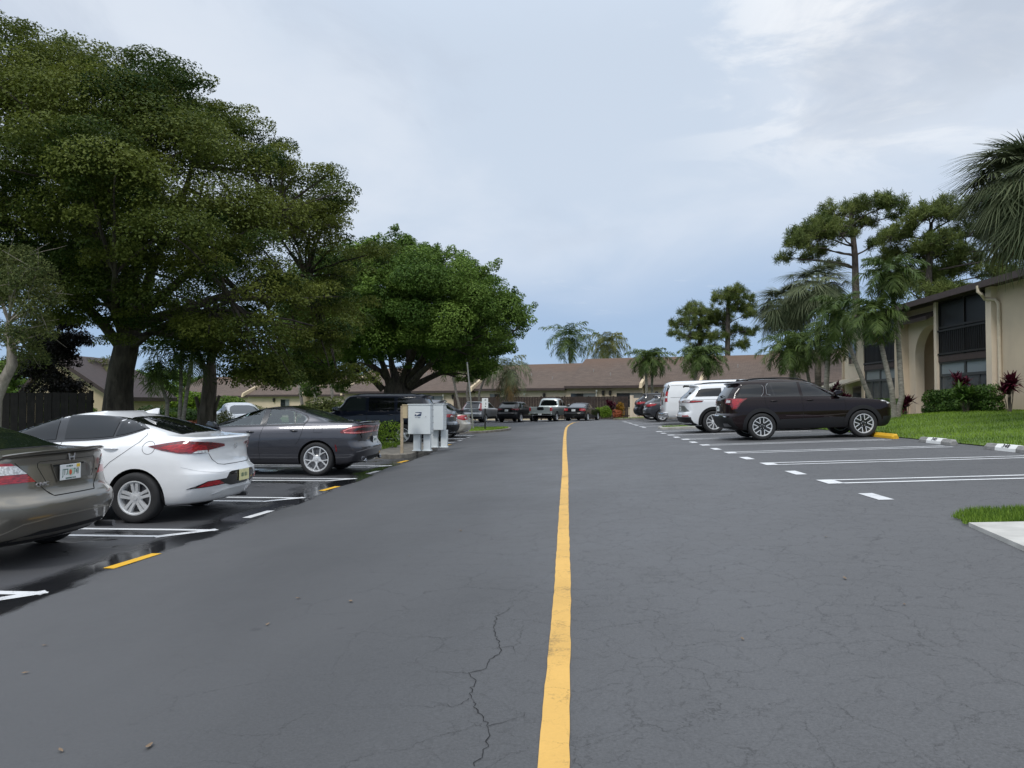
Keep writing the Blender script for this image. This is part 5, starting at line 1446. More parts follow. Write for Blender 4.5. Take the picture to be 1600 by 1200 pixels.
# navy SUV behind the mail island, nose to the left
def navy():
    sh = suv_shell(5.2, 2.0, 1.88, 1.22, .26, 1.08, ws=.32)
    c = placed('suv', 'big navy blue SUV with black windows behind the mailboxes', 'SUV', -7.15, 27.5, math.pi, sh, paint('navy', (0.007, 0.010, 0.020), 0, .5))
    Rw, ra, fa = .39, -1.42, 1.60
    add_wheels(c, 'five5', (ra, fa), Rw, .235, .26, .87)
    for v in ('L', 'R'):
        c.patch('front_door_window', v, spline([(-.02, 1.27, 1), (1.12, 1.25, 1), (.95, 1.45), (.70, 1.68), (.5, 1.73, 1), (.0, 1.74, 1)]), M_GLASSL, h=.09)
        c.patch('rear_door_window', v, spline([(-.14, 1.27, 1), (-1.08, 1.27, 1), (-1.06, 1.73, 1), (-.12, 1.73, 1)]), M_GLASS, h=.09)
        c.patch('quarter_window', v, spline([(-1.20, 1.27, 1), (-2.18, 1.28, 1), (-2.06, 1.60), (-1.95, 1.70, 1), (-1.18, 1.73, 1)]), M_GLASS, h=.09)
        gaps(c, v, [[(-.08, 1.22), (-.08, .42)], [(-1.14, 1.22), (-1.14, .85)], [(1.2, 1.2), (1.2, .42)]], .012)
        handle(c, v, -.95, 1.12, M_BLKG); handle(c, v, .15, 1.12, M_BLKG)
        mirror(c, 1.0, .93, 1.28, M_BLKG, 1 if v == 'L' else -1, 1.3)
        sg = 1 if v == 'L' else -1
        rail(c, -2.0, .5, sg * .66, M_BLKP, .018)
        c.patch('side_moulding', v, [(ra + .5, .58), (ra + .5, .68), (fa - .5, .68), (fa - .5, .58)], M_BLKP, off=.012, h=.12)
        k = MB(); k.tube([(-1.0 + .1, sg * .98, .36), (1.1, sg * .98, .36)], .05, 8); k.build('running_board', M_BLKP, c.root, 60)
    rear_kit(c, -2.6, .95, M_PLATE, 'A55', 0, M_BLKP, 1.1, [([(.82, .90), (.80, 1.30), (1.02, 1.30), (1.05, .90)], M_RED)], win=('B', [(-.75, 1.28, 1), (.75, 1.28, 1), (.66, 1.68, 1), (-.66, 1.68, 1)]), bump=(.32, .60))
    c.finish((ra, fa), Rw, .87, .45)
navy()
def rav():
    sh = suv_shell(4.6, 1.86, 1.70, 1.12, .44, 1.0)
    c = placed('suv', 'blue grey compact SUV with black bumper just past the mailboxes', 'SUV', -6.58, 30.5, math.pi, sh, paint('blue_grey', (0.105, 0.115, 0.13), .6, .33))
    Rw, ra, fa = .36, -1.33, 1.36
    add_wheels(c, 'five5', (ra, fa), Rw, .235, .225, .80)
    for v in ('L', 'R'):
        c.patch('window', v, spline([(-1.80, 1.26, 1), (-1.3, 1.19), (.95, 1.15, 1), (.45, 1.45), (-.2, 1.57), (-1.45, 1.53)]), M_GLASS, h=.09)
        for ax in (ra, fa): c.patch('arch_trim', v, arc(ax, Rw, .50, -10, 190, 24) + arc(ax, Rw, .40, 190, -10, 24), M_BLKP, off=.012, h=.07, thick=.03)
        gaps(c, v, [[(-.3, 1.15), (-.3, .4)]])
    rear_kit(c, -2.3, .86, M_PLATE, 'T34', 0, M_BLKP, 1.15, [([(.40, .98), (.40, 1.03), (.75, 1.09), (1.05, 1.10), (1.45, 1.0), (1.0, .97)], M_RED), ([(.50, .985), (.55, 1.03), (.8, 1.05), (.85, .99)], M_WLENS)], win=('B', [(-.66, 1.17, 1), (.66, 1.17, 1), (.56, 1.52, 1), (-.56, 1.52, 1)]), bump=(.28, .66))
    k = MB(); k.tube([(-2.05, -.45, .26), (-2.28, -.45, .27)], .035, 10); k.build('exhaust_tip', M_CHROME, c.root)
    c.finish((ra, fa), Rw, .80, .40)
rav()
def champagne():
    sh = sedan_shell(4.5, 1.75, 1.46, .95, 1.02)
    c = placed('sedan', 'champagne sedan with a round red tail lamp beside the blue grey SUV', 'car', -6.36, 33.4, math.pi, sh, paint('champagne', (0.52, 0.49, 0.43), .45, .35))
    add_wheels(c, 'five5', (-1.25, 1.35), .31, .2, .2, .76)
    rear_kit(c, -2.25, .78, M_PLATE, 'B72', 0, None, .9, [([(.52, .80), (.48, .90), (.56, .99), (.85, 1.01), (1.10, .96), (1.12, .86), (.9, .78)], M_RED), ([(.62, .86), (.62, .92), (.75, .92), (.75, .86)], M_WLENS)], win=('T', [(-1.45, -.56, 1), (-1.45, .56, 1), (-1.0, .5), (-1.0, -.5)]))
    for v in ('L', 'R'): c.patch('window', v, spline([(-1.15, 1.05, 1), (.75, 1.02, 1), (.3, 1.27), (-.2, 1.36), (-.8, 1.30)]), M_GLASS, h=.09)
    c.finish((-1.25, 1.35), .31, .76)
champagne()

# far row, parked nose to the fence
ROT = R(90 - 19)
def crv():
    sh = suv_shell(4.55, 1.82, 1.68, 1.10, .34, 1.0)
    c = placed('suv', 'silver SUV with tall red tail lamps beside the black SUV in the far row', 'SUV', -6.5, 60.2, ROT, sh, paint('silver', (0.42, 0.43, 0.44), .6, .35))
    add_wheels(c, 'five5', (-1.3, 1.32), .345, .235, .22, .78)
    for v in ('L', 'R'):
        c.patch('window', v, spline([(-1.85, 1.20, 1), (-.9, 1.16), (.85, 1.13, 1), (.4, 1.42), (-.2, 1.55), (-1.6, 1.50)]), M_GLASS, h=.1)
        gaps(c, v, [[(-.3, 1.15), (-.3, .4)]], .015)
        c.patch('sill_cladding', v, [(-.85, .28), (-.85, .46), (.85, .46), (.85, .28)], M_BLKP, h=.12)
    rear_kit(c, -2.28, .98, M_PLATE, 'D21', 0, M_GREYP, 1.0, [([(.66, 1.0), (.72, 1.12), (.60, 1.55), (.74, 1.55), (.92, 1.15), (.98, .98), (.8, .93)], M_RED)], win=('B', [(-.64, 1.14, 1), (.64, 1.14, 1), (.54, 1.50, 1), (-.54, 1.50, 1)]), bump=(.28, .46))
    c.finish((-1.3, 1.32), .345, .78)
crv()
def rogue():
    sh = suv_shell(4.65, 1.86, 1.66, 1.12, .42, 1.0)
    c = placed('suv', 'black SUV parked between the silver SUV and the pickup', 'SUV', -3.68, 60.5, ROT, sh, paint('jet_black', (0.007, 0.007, 0.008), 0, .5))
    add_wheels(c, 'multi10', (-1.33, 1.37), .36, .24, .22, .80)
    for v in ('L', 'R'): c.patch('window', v, spline([(-1.78, 1.24, 1), (-.9, 1.17), (.9, 1.14, 1), (.4, 1.44), (-.2, 1.55), (-1.5, 1.50)]), M_GLASSL, h=.1)
    rear_kit(c, -2.33, .95, M_PLATE, 'E88', 0, M_GREYP, 1.0, [([(.40, 1.02), (.42, 1.08), (.95, 1.12), (1.30, 1.08), (1.2, 1.0), (.9, .96)], M_REDD)], win=('B', [(-.66, 1.17, 1), (.66, 1.17, 1), (.56, 1.50, 1), (-.56, 1.50, 1)]), win_m=M_GLASSL, bump=(.28, .60))
    c.finish((-1.33, 1.37), .36, .80)
rogue()
def pickup():
    L, W = 5.6, 2.0; a = -2.8
    fr = [(.40, 2.6), (.55, 2.75), (.75, 2.8), (1.0, 2.76), (1.08, 2.5), (1.13, 1.95), (1.18, 1.45), (1.25, 1.30), (1.5, .95), (1.72, .58), (1.84, .30), (1.89, .0), (1.90, -.2)]
    rr = [(.52, a + .22), (.56, a + .10), (.60, a + .08), (.9, a + .05), (1.12, a + .05), (1.175, a + .06), (1.182, a + .4), (1.185, -.95), (1.20, -.86), (1.5, -.78), (1.75, -.70), (1.85, -.62), (1.89, -.45), (1.90, -.3)]
    wd = [(.40, .90), (.50, .95), (.70, .985), (1.0, 1.0), (1.1, .99), (1.17, .965), (1.22, .90), (1.5, .83), (1.72, .76), (1.83, .68), (1.88, .5), (1.90, .25)]
    sh = Shell(fr, rr, wd, [(.4, .35), (1.1, .35), (1.9, .25)], [(.4, .10), (1.15, .10), (1.25, .12), (1.9, .2)], nr=3.2, bow=.02)
    P = paint('silver_green', (0.36, 0.40, 0.39), .55, .36)
    c = placed('pickup_truck', 'silver grey pickup truck with black tailgate badge in the middle of the far row', 'pickup', -.82, 60.9, ROT, sh, P)
    Rw, ra, fa = .39, -1.55, 1.85
    add_wheels(c, 'five6', (ra, fa), Rw, .235, .26, .86)
    for v in ('L', 'R'):
        c.patch('front_door_window', v, spline([(.25, 1.26, 1), (1.15, 1.25, 1), (.75, 1.55), (.30, 1.76, 1)]), M_GLASS, h=.1)
        c.patch('rear_door_window', v, spline([(.15, 1.26, 1), (-.68, 1.28, 1), (-.60, 1.72, 1), (.15, 1.76, 1)]), M_GLASS, h=.1)
        gaps(c, v, [[(.2, 1.22), (.2, .6)], [(-.85, 1.17), (-.85, .6)]], .015)
        mirror(c, 1.1, .98, 1.25, M_BLKG, 1 if v == 'L' else -1, 1.5)
        sg = 1 if v == 'L' else -1
        c.patch('taillight', 'WB', [(sg * .82, .86), (sg * .82, 1.14), (sg * 1.06, 1.14), (sg * 1.06, .86)], M_RED, off=.012, h=.08)
    c.patch('rear_window', 'B', spline([(-.72, 1.27, 1), (.72, 1.27, 1), (.63, 1.74, 1), (-.63, 1.74, 1)]), M_GLASS, h=.1)
    c.patch('tailgate_badge_panel', 'B', [(-.30, .98), (-.26, 1.165), (.26, 1.165), (.30, .98), (.2, .92), (-.2, .92)], M_BLKG, off=.012, h=.08)
    c.patch('bed_dark_patch', 'T', [(-2.62, -.80), (-2.62, .80), (-1.0, .80), (-1.0, -.80)], M_BLKP, off=.003, h=.2, thick=.004)  # solid bed top; flat dark patch painted for the shade inside a bed
    c.patch('tailgate_gap', 'B', stroke([(-.80, .66), (-.80, 1.16)], .015), M_GAP, off=.004, h=.1); c.patch('tailgate_gap', 'B', stroke([(.80, .66), (.80, 1.16)], .015), M_GAP, off=.004, h=.1)
    k = MB(); k.box(a - .06, a + .12, -.98, .98, .50, .66); k.build('rear_bumper', M_CHROME, c.root, bevel=.03)
    k = MB()
    for y in (-.7, -.5, .5, .7): k.box(a - .075, a - .055, y - .08, y + .08, .54, .63)
    k.box(a - .075, a - .055, -.22, .22, .52, .64); k.build('bumper_step_pad', M_BLKP, c.root)
    plate(c, a - .08, 0, .585, M_PLATE, 0, 0, 'G46', M_PGREEN, .08, h=.11)
    k = MB(); k.tube([(a + .4, 0, .40), (a + 2.2, .1, .42), (2.0, .1, .45)], [.05, .10, .10], 8); k.tube([(ra, -.8, .39), (ra, 0, .39), (ra, .8, .39)], [.06, .12, .06], 8); k.build('underbody', M_BLKP, c.root)
    c.finish((ra, fa), Rw, .86, .46)
pickup()
def blacksedan():
    sh = sedan_shell(4.9, 1.86, 1.46, .98, 1.06, .82, .86)
    c = placed('sedan', 'black sedan with bright rear window, rightmost of the far row', 'car', 1.68, 60.4, ROT, sh, paint('sedan_black', (0.007, 0.007, 0.008), 0, .5))
    add_wheels(c, 'multi10', (-1.4, 1.45), .335, .22, .22, .80)
    rear_kit(c, -2.45, .86, M_PLATE, 'M09', 0, None, .9, [([(.48, .84), (.48, 1.0), (.80, 1.02), (1.08, 1.0), (1.15, .86), (.9, .80)], M_RED), ([(.55, .95), (.8, .97), (1.0, .95), (.8, .93)], M_PINK)], win=('T', [(-1.62, -.60, 1), (-1.62, .60, 1), (-1.02, .55), (-1.02, -.55)]), win_m=plain('bright_glass', (0.10, 0.11, 0.12), 0.03, spec=1.0))
    for v in ('L', 'R'):
        c.patch('window', v, spline([(-1.30, 1.09, 1), (.85, 1.05, 1), (.4, 1.28), (-.2, 1.37), (-.9, 1.32)]), M_GLASS, h=.09)
    c.finish((-1.4, 1.45), .335, .80)
blacksedan()
# grey wagon seen past the blue grey SUV, white sedan far left
def others():
    sh = suv_shell(4.6, 1.84, 1.60, 1.08, .4, .98)
    c = placed('crossover', 'grey crossover mostly hidden behind the blue grey SUV and champagne sedan', 'SUV', -9.3, 57.5, ROT, sh, paint('mid_grey', (0.075, 0.08, 0.085), .6, .35))
    add_wheels(c, 'five5', (-1.3, 1.35), .345, .23, .22, .80)
    for v in ('L', 'R'): c.patch('window', v, spline([(-1.75, 1.16, 1), (.9, 1.12, 1), (.4, 1.42), (-.2, 1.50), (-1.5, 1.45)]), M_GLASS, h=.1)
    rear_kit(c, -2.3, .9, M_PLATE, 'L62', 0, M_BLKP, 1.0, [([(.45, .98), (.5, 1.06), (1.2, 1.06), (1.0, .96)], M_RED)], win=('B', [(-.6, 1.14, 1), (.6, 1.14, 1), (.5, 1.44, 1), (-.5, 1.44, 1)]))
    c.finish((-1.3, 1.35), .345, .80)
    sh = sedan_shell(4.5, 1.78, 1.45, .95, 1.0)
    c = placed('sedan', 'white sedan facing the camera far off behind the dark grey sedan', 'car', -14.6, 33.5, R(-52), sh, paint('far_white', (0.76, 0.77, 0.78), 0, .35))
    c.root.location.z = .12
    add_wheels(c, 'five5', (-1.25, 1.35), .31, .2, .2, .76)
    c.patch('windshield', 'T', spline([(.92, -.62), (.98, 0), (.92, .62), (.20, .50), (.12, 0), (.20, -.50)]), M_GLASSL, h=.1)
    for v in ('L', 'R'): c.patch('window', v, spline([(-1.15, 1.05, 1), (.75, 1.02, 1), (.3, 1.27), (-.2, 1.36), (-.8, 1.30)]), M_GLASS, h=.09)
    for sg in (1, -1): c.patch('headlight', 'WF', [(sg * .45, .62), (sg * .5, .70), (sg * .95, .74), (sg * .9, .64)], M_WLENS, h=.07)
    c.patch('grille', 'F', [(-.4, .45), (.4, .45), (.45, .6), (-.45, .6)], M_BLKP, h=.08)
    c.finish((-1.25, 1.35), .31, .76)
others()
# ================================================================ BUILDINGS
def stucco(name, c, var=0.07):
    if name in MATS: return MATS[name]
    m, nt, p = nt_mat(name)
    f = node_noise(nt, 0.7, 5, 0.6); g = node_noise(nt, 45, 4, 0.7)
    st = node_noise(nt, 3.0, 5, 0.6, (1, 1, 0.15))
    a = node_mix(nt, node_range(nt, f, 0.3, 0.7), tuple(q * (1 - var) for q in c), tuple(q * (1 + var) for q in c))
    a = node_mix(nt, node_math(nt, 'MULTIPLY', node_range(nt, st, 0.55, 0.8), 0.22), a, tuple(q * 0.62 for q in c))
    nt.links.new(a, p.inputs['Base Color']); p.inputs['Roughness'].default_value = 0.9
    b = N(nt, 'ShaderNodeBump'); b.inputs['Strength'].default_value = 0.45; b.inputs['Distance'].default_value = 0.015
    nt.links.new(g, b.inputs['Height']); nt.links.new(b.outputs[0], p.inputs['Normal'])
    MATS[name] = m
    return m
def shingle(name, c):
    """roof shingles laid in courses: local u along the eave (X), v up the slope (Y)"""
    m, nt, p = nt_mat(name)
    t = N(nt, 'ShaderNodeTexCoord')
    br = N(nt, 'ShaderNodeTexBrick'); br.inputs['Scale'].default_value = 1.0
    br.inputs['Brick Width'].default_value = 0.5; br.inputs['Row Height'].default_value = 0.16; br.inputs['Mortar Size'].default_value = 0.010
    br.inputs['Color1'].default_value = (*[q * 0.82 for q in c], 1); br.inputs['Color2'].default_value = (*[q * 1.2 for q in c], 1); br.inputs['Mortar'].default_value = (*[q * 0.4 for q in c], 1)
    nt.links.new(t.outputs['UV'], br.inputs['Vector'])
    f = node_noise(nt, 0.35, 6, 0.65); g = node_noise(nt, 30, 4, 0.7)
    a = node_mix(nt, node_math(nt, 'MULTIPLY', node_range(nt, f, 0.40, 0.75), 0.35), br.outputs['Color'], (0.120, 0.078, 0.055))
    a = node_mix(nt, node_math(nt, 'MULTIPLY', g, 0.5), a, tuple(q * 0.75 for q in c))
    sep_ = N(nt, 'ShaderNodeSeparateXYZ'); nt.links.new(t.outputs['UV'], sep_.inputs[0])
    moss = node_math(nt, 'MULTIPLY', node_range(nt, node_math(nt, 'ADD', sep_.outputs['Y'], node_math(nt, 'MULTIPLY', f, 3.0)), 5.6, 7.8), 0.6)   # rusty weathering along the ridge
    a = node_mix(nt, moss, a, (0.135, 0.080, 0.052))
    nt.links.new(a, p.inputs['Base Color']); p.inputs['Roughness'].default_value = 0.92
    b = N(nt, 'ShaderNodeBump'); b.inputs['Strength'].default_value = 0.6; b.inputs['Distance'].default_value = 0.02
    nt.links.new(br.outputs['Fac'], b.inputs['Height']); b.invert = True; nt.links.new(b.outputs[0], p.inputs['Normal'])
    return m
M_TAN = stucco('tan_stucco', (0.60, 0.49, 0.365))
M_TANL = stucco('light_tan_stucco', (0.70, 0.59, 0.46))
M_CREAM = stucco('cream_stucco', (0.58, 0.47, 0.32))
M_TRIM = plain('cream_trim', (0.55, 0.47, 0.36), 0.7, var=0.1)
M_SHIN = shingle('brown_shingle', (0.122, 0.090, 0.072))
M_FASC = plain('brown_fascia', (0.050, 0.034, 0.032), 0.7, var=0.2)
M_DKB = plain('dark_bronze', (0.012, 0.011, 0.011), 0.5)
M_WIN = plain('house_window', (0.020, 0.024, 0.028), 0.06, var=0.3, vscale=1.5, spec=0.8)
M_BLIND = plain('window_blind', (0.16, 0.17, 0.17), 0.25, var=0.12, vscale=2, spec=0.7)
def screen_mat():
    m, nt, p = nt_mat('insect_screen')
    f = node_noise(nt, 1.2, 4, 0.6)
    nt.links.new(node_mix(nt, f, (0.006, 0.006, 0.007), (0.020, 0.021, 0.024)), p.inputs['Base Color'])
    p.inputs['Roughness'].default_value = 0.35; p.inputs['Specular IOR Level'].default_value = 0.35
    return m
M_SCREEN = screen_mat()
M_WOOD = plain('brown_fence_wood', (0.040, 0.026, 0.022), 0.85, var=0.45, vscale=3, bump=0.4, bscale=25)
M_WOODD = plain('dark_fence_wood', (0.022, 0.017, 0.015), 0.85, var=0.4, vscale=3, bump=0.4, bscale=25)
M_DULLV = plain('vent_grey', (0.30, 0.28, 0.26), 0.7)
M_LAMPW = plain('lamp_white', (0.7, 0.7, 0.68), 0.4)

def roof_mesh(name, u0, u1, v0, v1, z0, z1, m, parent, th=0.16):
    """sloped slab in a building's frame: eave at v0/z0, ridge at v1/z1, plus the far slope; UVs in metres"""
    me = bpy.data.meshes.new(name)
    sl = math.hypot(v1 - v0, z1 - z0)
    V = [(u0, v0, z0), (u1, v0, z0), (u1, v1, z1), (u0, v1, z1), (u0, 2 * v1 - v0, z0), (u1, 2 * v1 - v0, z0)]
    V += [(x, y, z - th) for x, y, z in V]
    F = [(0, 1, 2, 3), (3, 2, 5, 4), (6, 9, 8, 7), (9, 10, 11, 8), (0, 6, 7, 1), (4, 5, 11, 10), (0, 3, 9, 6), (3, 4, 10, 9), (1, 7, 8, 2), (2, 8, 11, 5)]
    me.from_pydata(V, [], F); mats(me, m)
    uv = me.uv_layers.new(name='UVMap')
    for p in me.polygons:
        for li, vi in zip(p.loop_indices, p.vertices):
            x, y, z = V[vi]
            uv.data[li].uv = (x, (abs(y - v0) if y <= v1 + 1e-6 else abs(2 * v1 - v0 - y)) * sl / (v1 - v0))
    return link(name, me, parent)

def window_unit(par, u, z, w, h, v, left_dark=True, trim=M_TRIM, name='window'):
    """two-pane sliding window on the facade plane v"""
    mb = MB(); t = 0.06
    mb.box(u - t, u + w + t, v - 0.07, v + 0.02, z - t, z); mb.box(u - t, u + w + t, v - 0.07, v + 0.02, z + h, z + h + t)
    mb.box(u - t, u, v - 0.068, v + 0.02, z, z + h); mb.box(u + w, u + w + t, v - 0.068, v + 0.02, z, z + h)
    f = mb.build(name, trim, par)
    b = MB(); b.box(u + w / 2 - 0.03, u + w / 2 + 0.03, v - 0.055, v + 0.01, z, z + h); b.build('mullion', M_DKB, f)
    p = MB(); p.box(u, u + w / 2 - 0.03, v - 0.035, v - 0.01, z, z + h); p.build('pane', M_WIN if left_dark else M_BLIND, f)
    p = MB(); p.box(u + w / 2 + 0.03, u + w, v - 0.035, v - 0.01, z, z + h); p.build('pane', M_BLIND if left_dark else M_WIN, f)
    return f
def wall_lamp(par, u, z, v, m=M_DKB, s=1.0):
    mb = MB()
    mb.box(u - .05 * s, u + .05 * s, v - .05, v + .01, z - .05, z + .12)
    mb.lathe([(0, .12 * s), (.05 * s, .10 * s), (.10 * s, .03 * s), (.085 * s, -.16 * s), (.04 * s, -.22 * s), (0, -.22 * s)], 10, lambda a, b, h: (u + a, v - .16 + b, z + h))
    return mb.build('wall_lamp', m, par)

# ---------------------------------------------------------------- long low row across the end of the road
def townhouses():
    A = R(-22)
    O = Vector((0.6, 73.0, 0.0))
    b = empty('townhouse_row', O, A, 'long single storey house row with brown shingle roof and tan walls across the road end', 'house')
    # unit: (u0, u1, wall v, eave z, ridge z, ridge v offset)
    units = [(-58, -43, 1.2, 2.45, 5.2, 5.6), (-43, -34.2, 0.4, 2.55, 5.2, 5.6), (-34.2, -27.8, 1.6, 2.55, 5.0, 5.4), (-27.8, -10.6, 0.2, 2.85, 5.75, 5.6), (-10.6, -0.2, 0.2, 3.02, 5.8, 5.6), (-0.2, 7.6, 0.0, 3.2, 6.22, 5.6), (7.6, 13.0, 0.5, 3.25, 6.22, 5.6), (13.0, 18.3, 0.5, 3.3, 6.2, 5.6), (18.3, 33, 0.3, 3.3, 6.55, 5.6)]
    for i, (u0, u1, v, ze, zr, dv) in enumerate(units):
        mb = MB(); mb.box(u0 + .02, u1 - .02, v, v + 2 * dv - 1.2, -0.5, ze + 0.12); mb.build('wall', M_TAN if i % 2 else M_TANL, b)
        roof_mesh('roof', u0 + .003, u1 - .003, v - 0.5, v + dv, ze, zr, M_SHIN, b)
        mb = MB(); mb.box(u0, u1, v - 0.54, v - 0.503, ze - 0.22, ze + 0.02); mb.box(u0, u1, v - .503, v - .01, ze - .21, ze - .17); mb.build('fascia', M_FASC, b)
        for k in range(3 if u1 - u0 > 8 else 2):                 # vent stacks on the slope
            t = (k + .5) / 3; uu = u0 + (u1 - u0) * (t * .8 + .12); w_ = .25 + .5 * ((k * 37 + i * 17) % 10) / 10
            vv = v - .5 + (dv + .5) * w_; zz = ze + (zr - ze) * w_
            mb = MB(); mb.tube([(uu, vv, zz - .1), (uu, vv, zz + .3)], .045, 8); mb.build('vent_pipe', M_DULLV, b)
    # sloping party-wall parapets
    for (u, v, ze, zr, dv) in ((-43, .4, 2.55, 5.2, 5.6), (-34.2, 1.2, 2.6, 5.0, 5.6), (-27.8, .6, 2.7, 5.6, 5.6), (-10.6, .2, 3.0, 5.4, 5.0), (7.6, 0.1, 3.2, 5.9, 5.2), (13.0, .4, 3.3, 6.0, 5.2)):
        n0 = 0.0
        mb = MB()
        mb.prism([(v - 1.0, ze - .25), (v - .85, ze + .22), (v + dv, zr + .34), (v + dv, zr - .25)], u - .14, u + .14, lambda a, c, d: (d, a, c))
        mb.build('parapet', M_CREAM, b)
    # openings and lamps per unit
    for (u, z, w, h, v, ld) in ((-54, .9, 2.2, 1.1, 1.2, True), (-48, .9, 1.9, 1.2, 1.2, True), (-37.6, .9, 1.4, 1.1, .4, True), (-24.5, .95, 2.2, 1.2, .2, True), (-16.8, 1.1, 2.3, 1.2, .2, True), (-8.8, 1.0, 1.2, 1.5, .2, False), (-0.1 + .4, 1.15, 2.6, 1.35, .0, True), (5.0, 1.15, 2.6, 1.35, .0, True), (10.2, 1.25, 1.0, 1.6, .5, False), (15, 1.2, 2.2, 1.3, .5, True), (22, 1.2, 2.4, 1.4, .3, True), (27, 1.2, 2.4, 1.4, .3, True)):
        window_unit(b, u, z, w, h, v, ld)
    for (u, z, v) in ((-50.5, 2.0, 1.2), (-38.6, 2.0, .4), (-19.0, 2.3, .2), (-13.2, 2.3, .2), (-6.2, 2.3, .2), (-2.6, 2.4, .2), (3.7, 2.6, .0), (4.4, 2.6, 0), (8.8, 2.5, .5), (19.8, 2.5, .3)):
        wall_lamp(b, u, z, v, M_DKB, 1.5)
    for (u, z, v) in ((-51.4, 2.1, 1.2), (-20.6, 2.35, .2), (-14.4, 2.4, .2), (-4.8, 2.5, .2), (3.0, 2.75, 0.0), (9.7, 2.7, .5), (16.0, 2.7, .5)):
        mb = MB(); mb.tube([(u, v, z - .9), (u, v - .12, z - .1), (u + .08, v - .3, z)], [.03, .03, .03], 6); mb.tube([(u + .08, v - .28, z + .02), (u + .12, v - .42, z - .06)], [.07, .10], 8)
        mb.build('flood_lamp', M_LAMPW, b)
    # doors
    for (u, v) in ((-7.0, .2), (8.1, .5), (12.2, .5), (-25.9, .2)):
        mb = MB(); mb.box(u, u + .95, v - .05, v + .02, -.2, 2.3); d = mb.build('door', plain('door_tan', (0.34, 0.27, 0.19), .6), b)
        mb = MB(); mb.tube([(u + .85, v - .06, 1.1), (u + .85, v - .12, 1.1)], .03, 8); mb.build('handle', M_DULL, d)
    return b
townhouses()

def picket_fence(name, label, x0, y0, x1, y1, z, h, m, w=0.14, gap=0.012, post=2.4):
    d = Vector((x1 - x0, y1 - y0)); L = d.length; a = math.atan2(d.y, d.x)
    f = empty(name, (x0, y0, z), a, label, 'fence')
    mb = MB(); x = 0; i = 0
    while x < L - w:
        hh = h + rnd.uniform(-.015, .015); mb.box(x, x + w - gap, -.012 + (.012 if i % 2 else 0) - .05, .012 + (.012 if i % 2 else 0) - .05, .04, hh); x += w; i += 1
    mb.build('picket_panel', m, f)
    mb = MB(); mb.box(0, L, -.02, .03, .35, .45); mb.box(0, L, -.02, .03, h - .35, h - .25); mb.build('rail', m, f)
    x = 0
    while x <= L:
        mb = MB(); mb.box(x - .05, x + .05, -.06, .05, -.2, h + .06); mb.build('fence_post', m, f); x += post
    return f
def row_pt(u, v):
    A = R(-22); return (0.6 + u * math.cos(A) - v * math.sin(A), 73.0 + u * math.sin(A) + v * math.cos(A))
p0 = row_pt(-11, -3.4); p1 = row_pt(7.3, -3.4)
picket_fence('picket_fence', 'brown picket fence behind the pickup and the black sedan', p0[0], p0[1], p1[0], p1[1], .0, 2.15, M_WOOD)
p0 = row_pt(-30, -3.2); p1 = row_pt(-12.5, -3.2)
picket_fence('picket_fence', 'brown picket fence behind the silver SUV, under the drooping palm', p0[0], p0[1], p1[0], p1[1], .0, 1.5, M_WOOD)
p0 = row_pt(10.0, -3.0); p1 = row_pt(16.0, -3.0)
picket_fence('picket_fence', 'brown picket fence by the yellow croton, partly behind the dark parked cars', p0[0], p0[1], p1[0], p1[1], .1, 1.75, M_WOOD)
# tan entry gate wall between the two fences
p0 = row_pt(7.7, -3.6)
g = empty('entry_wall', (p0[0], p0[1], .1), R(-22), 'low tan entry wall with vertical grooves between the picket fences', 'wall')
mb = MB(); mb.box(0, 1.9, -.1, .1, -.3, 1.9)
for i in range(8): mb.box(.1 + i * .23, .13 + i * .23, -.118, -.1, 0, 1.8)
mb.build('wall_panel', M_TANL, g)
mb = MB(); mb.box(-.25, 0, -.16, .16, -.3, 2.15); mb.build('pillar', M_TANL, g)

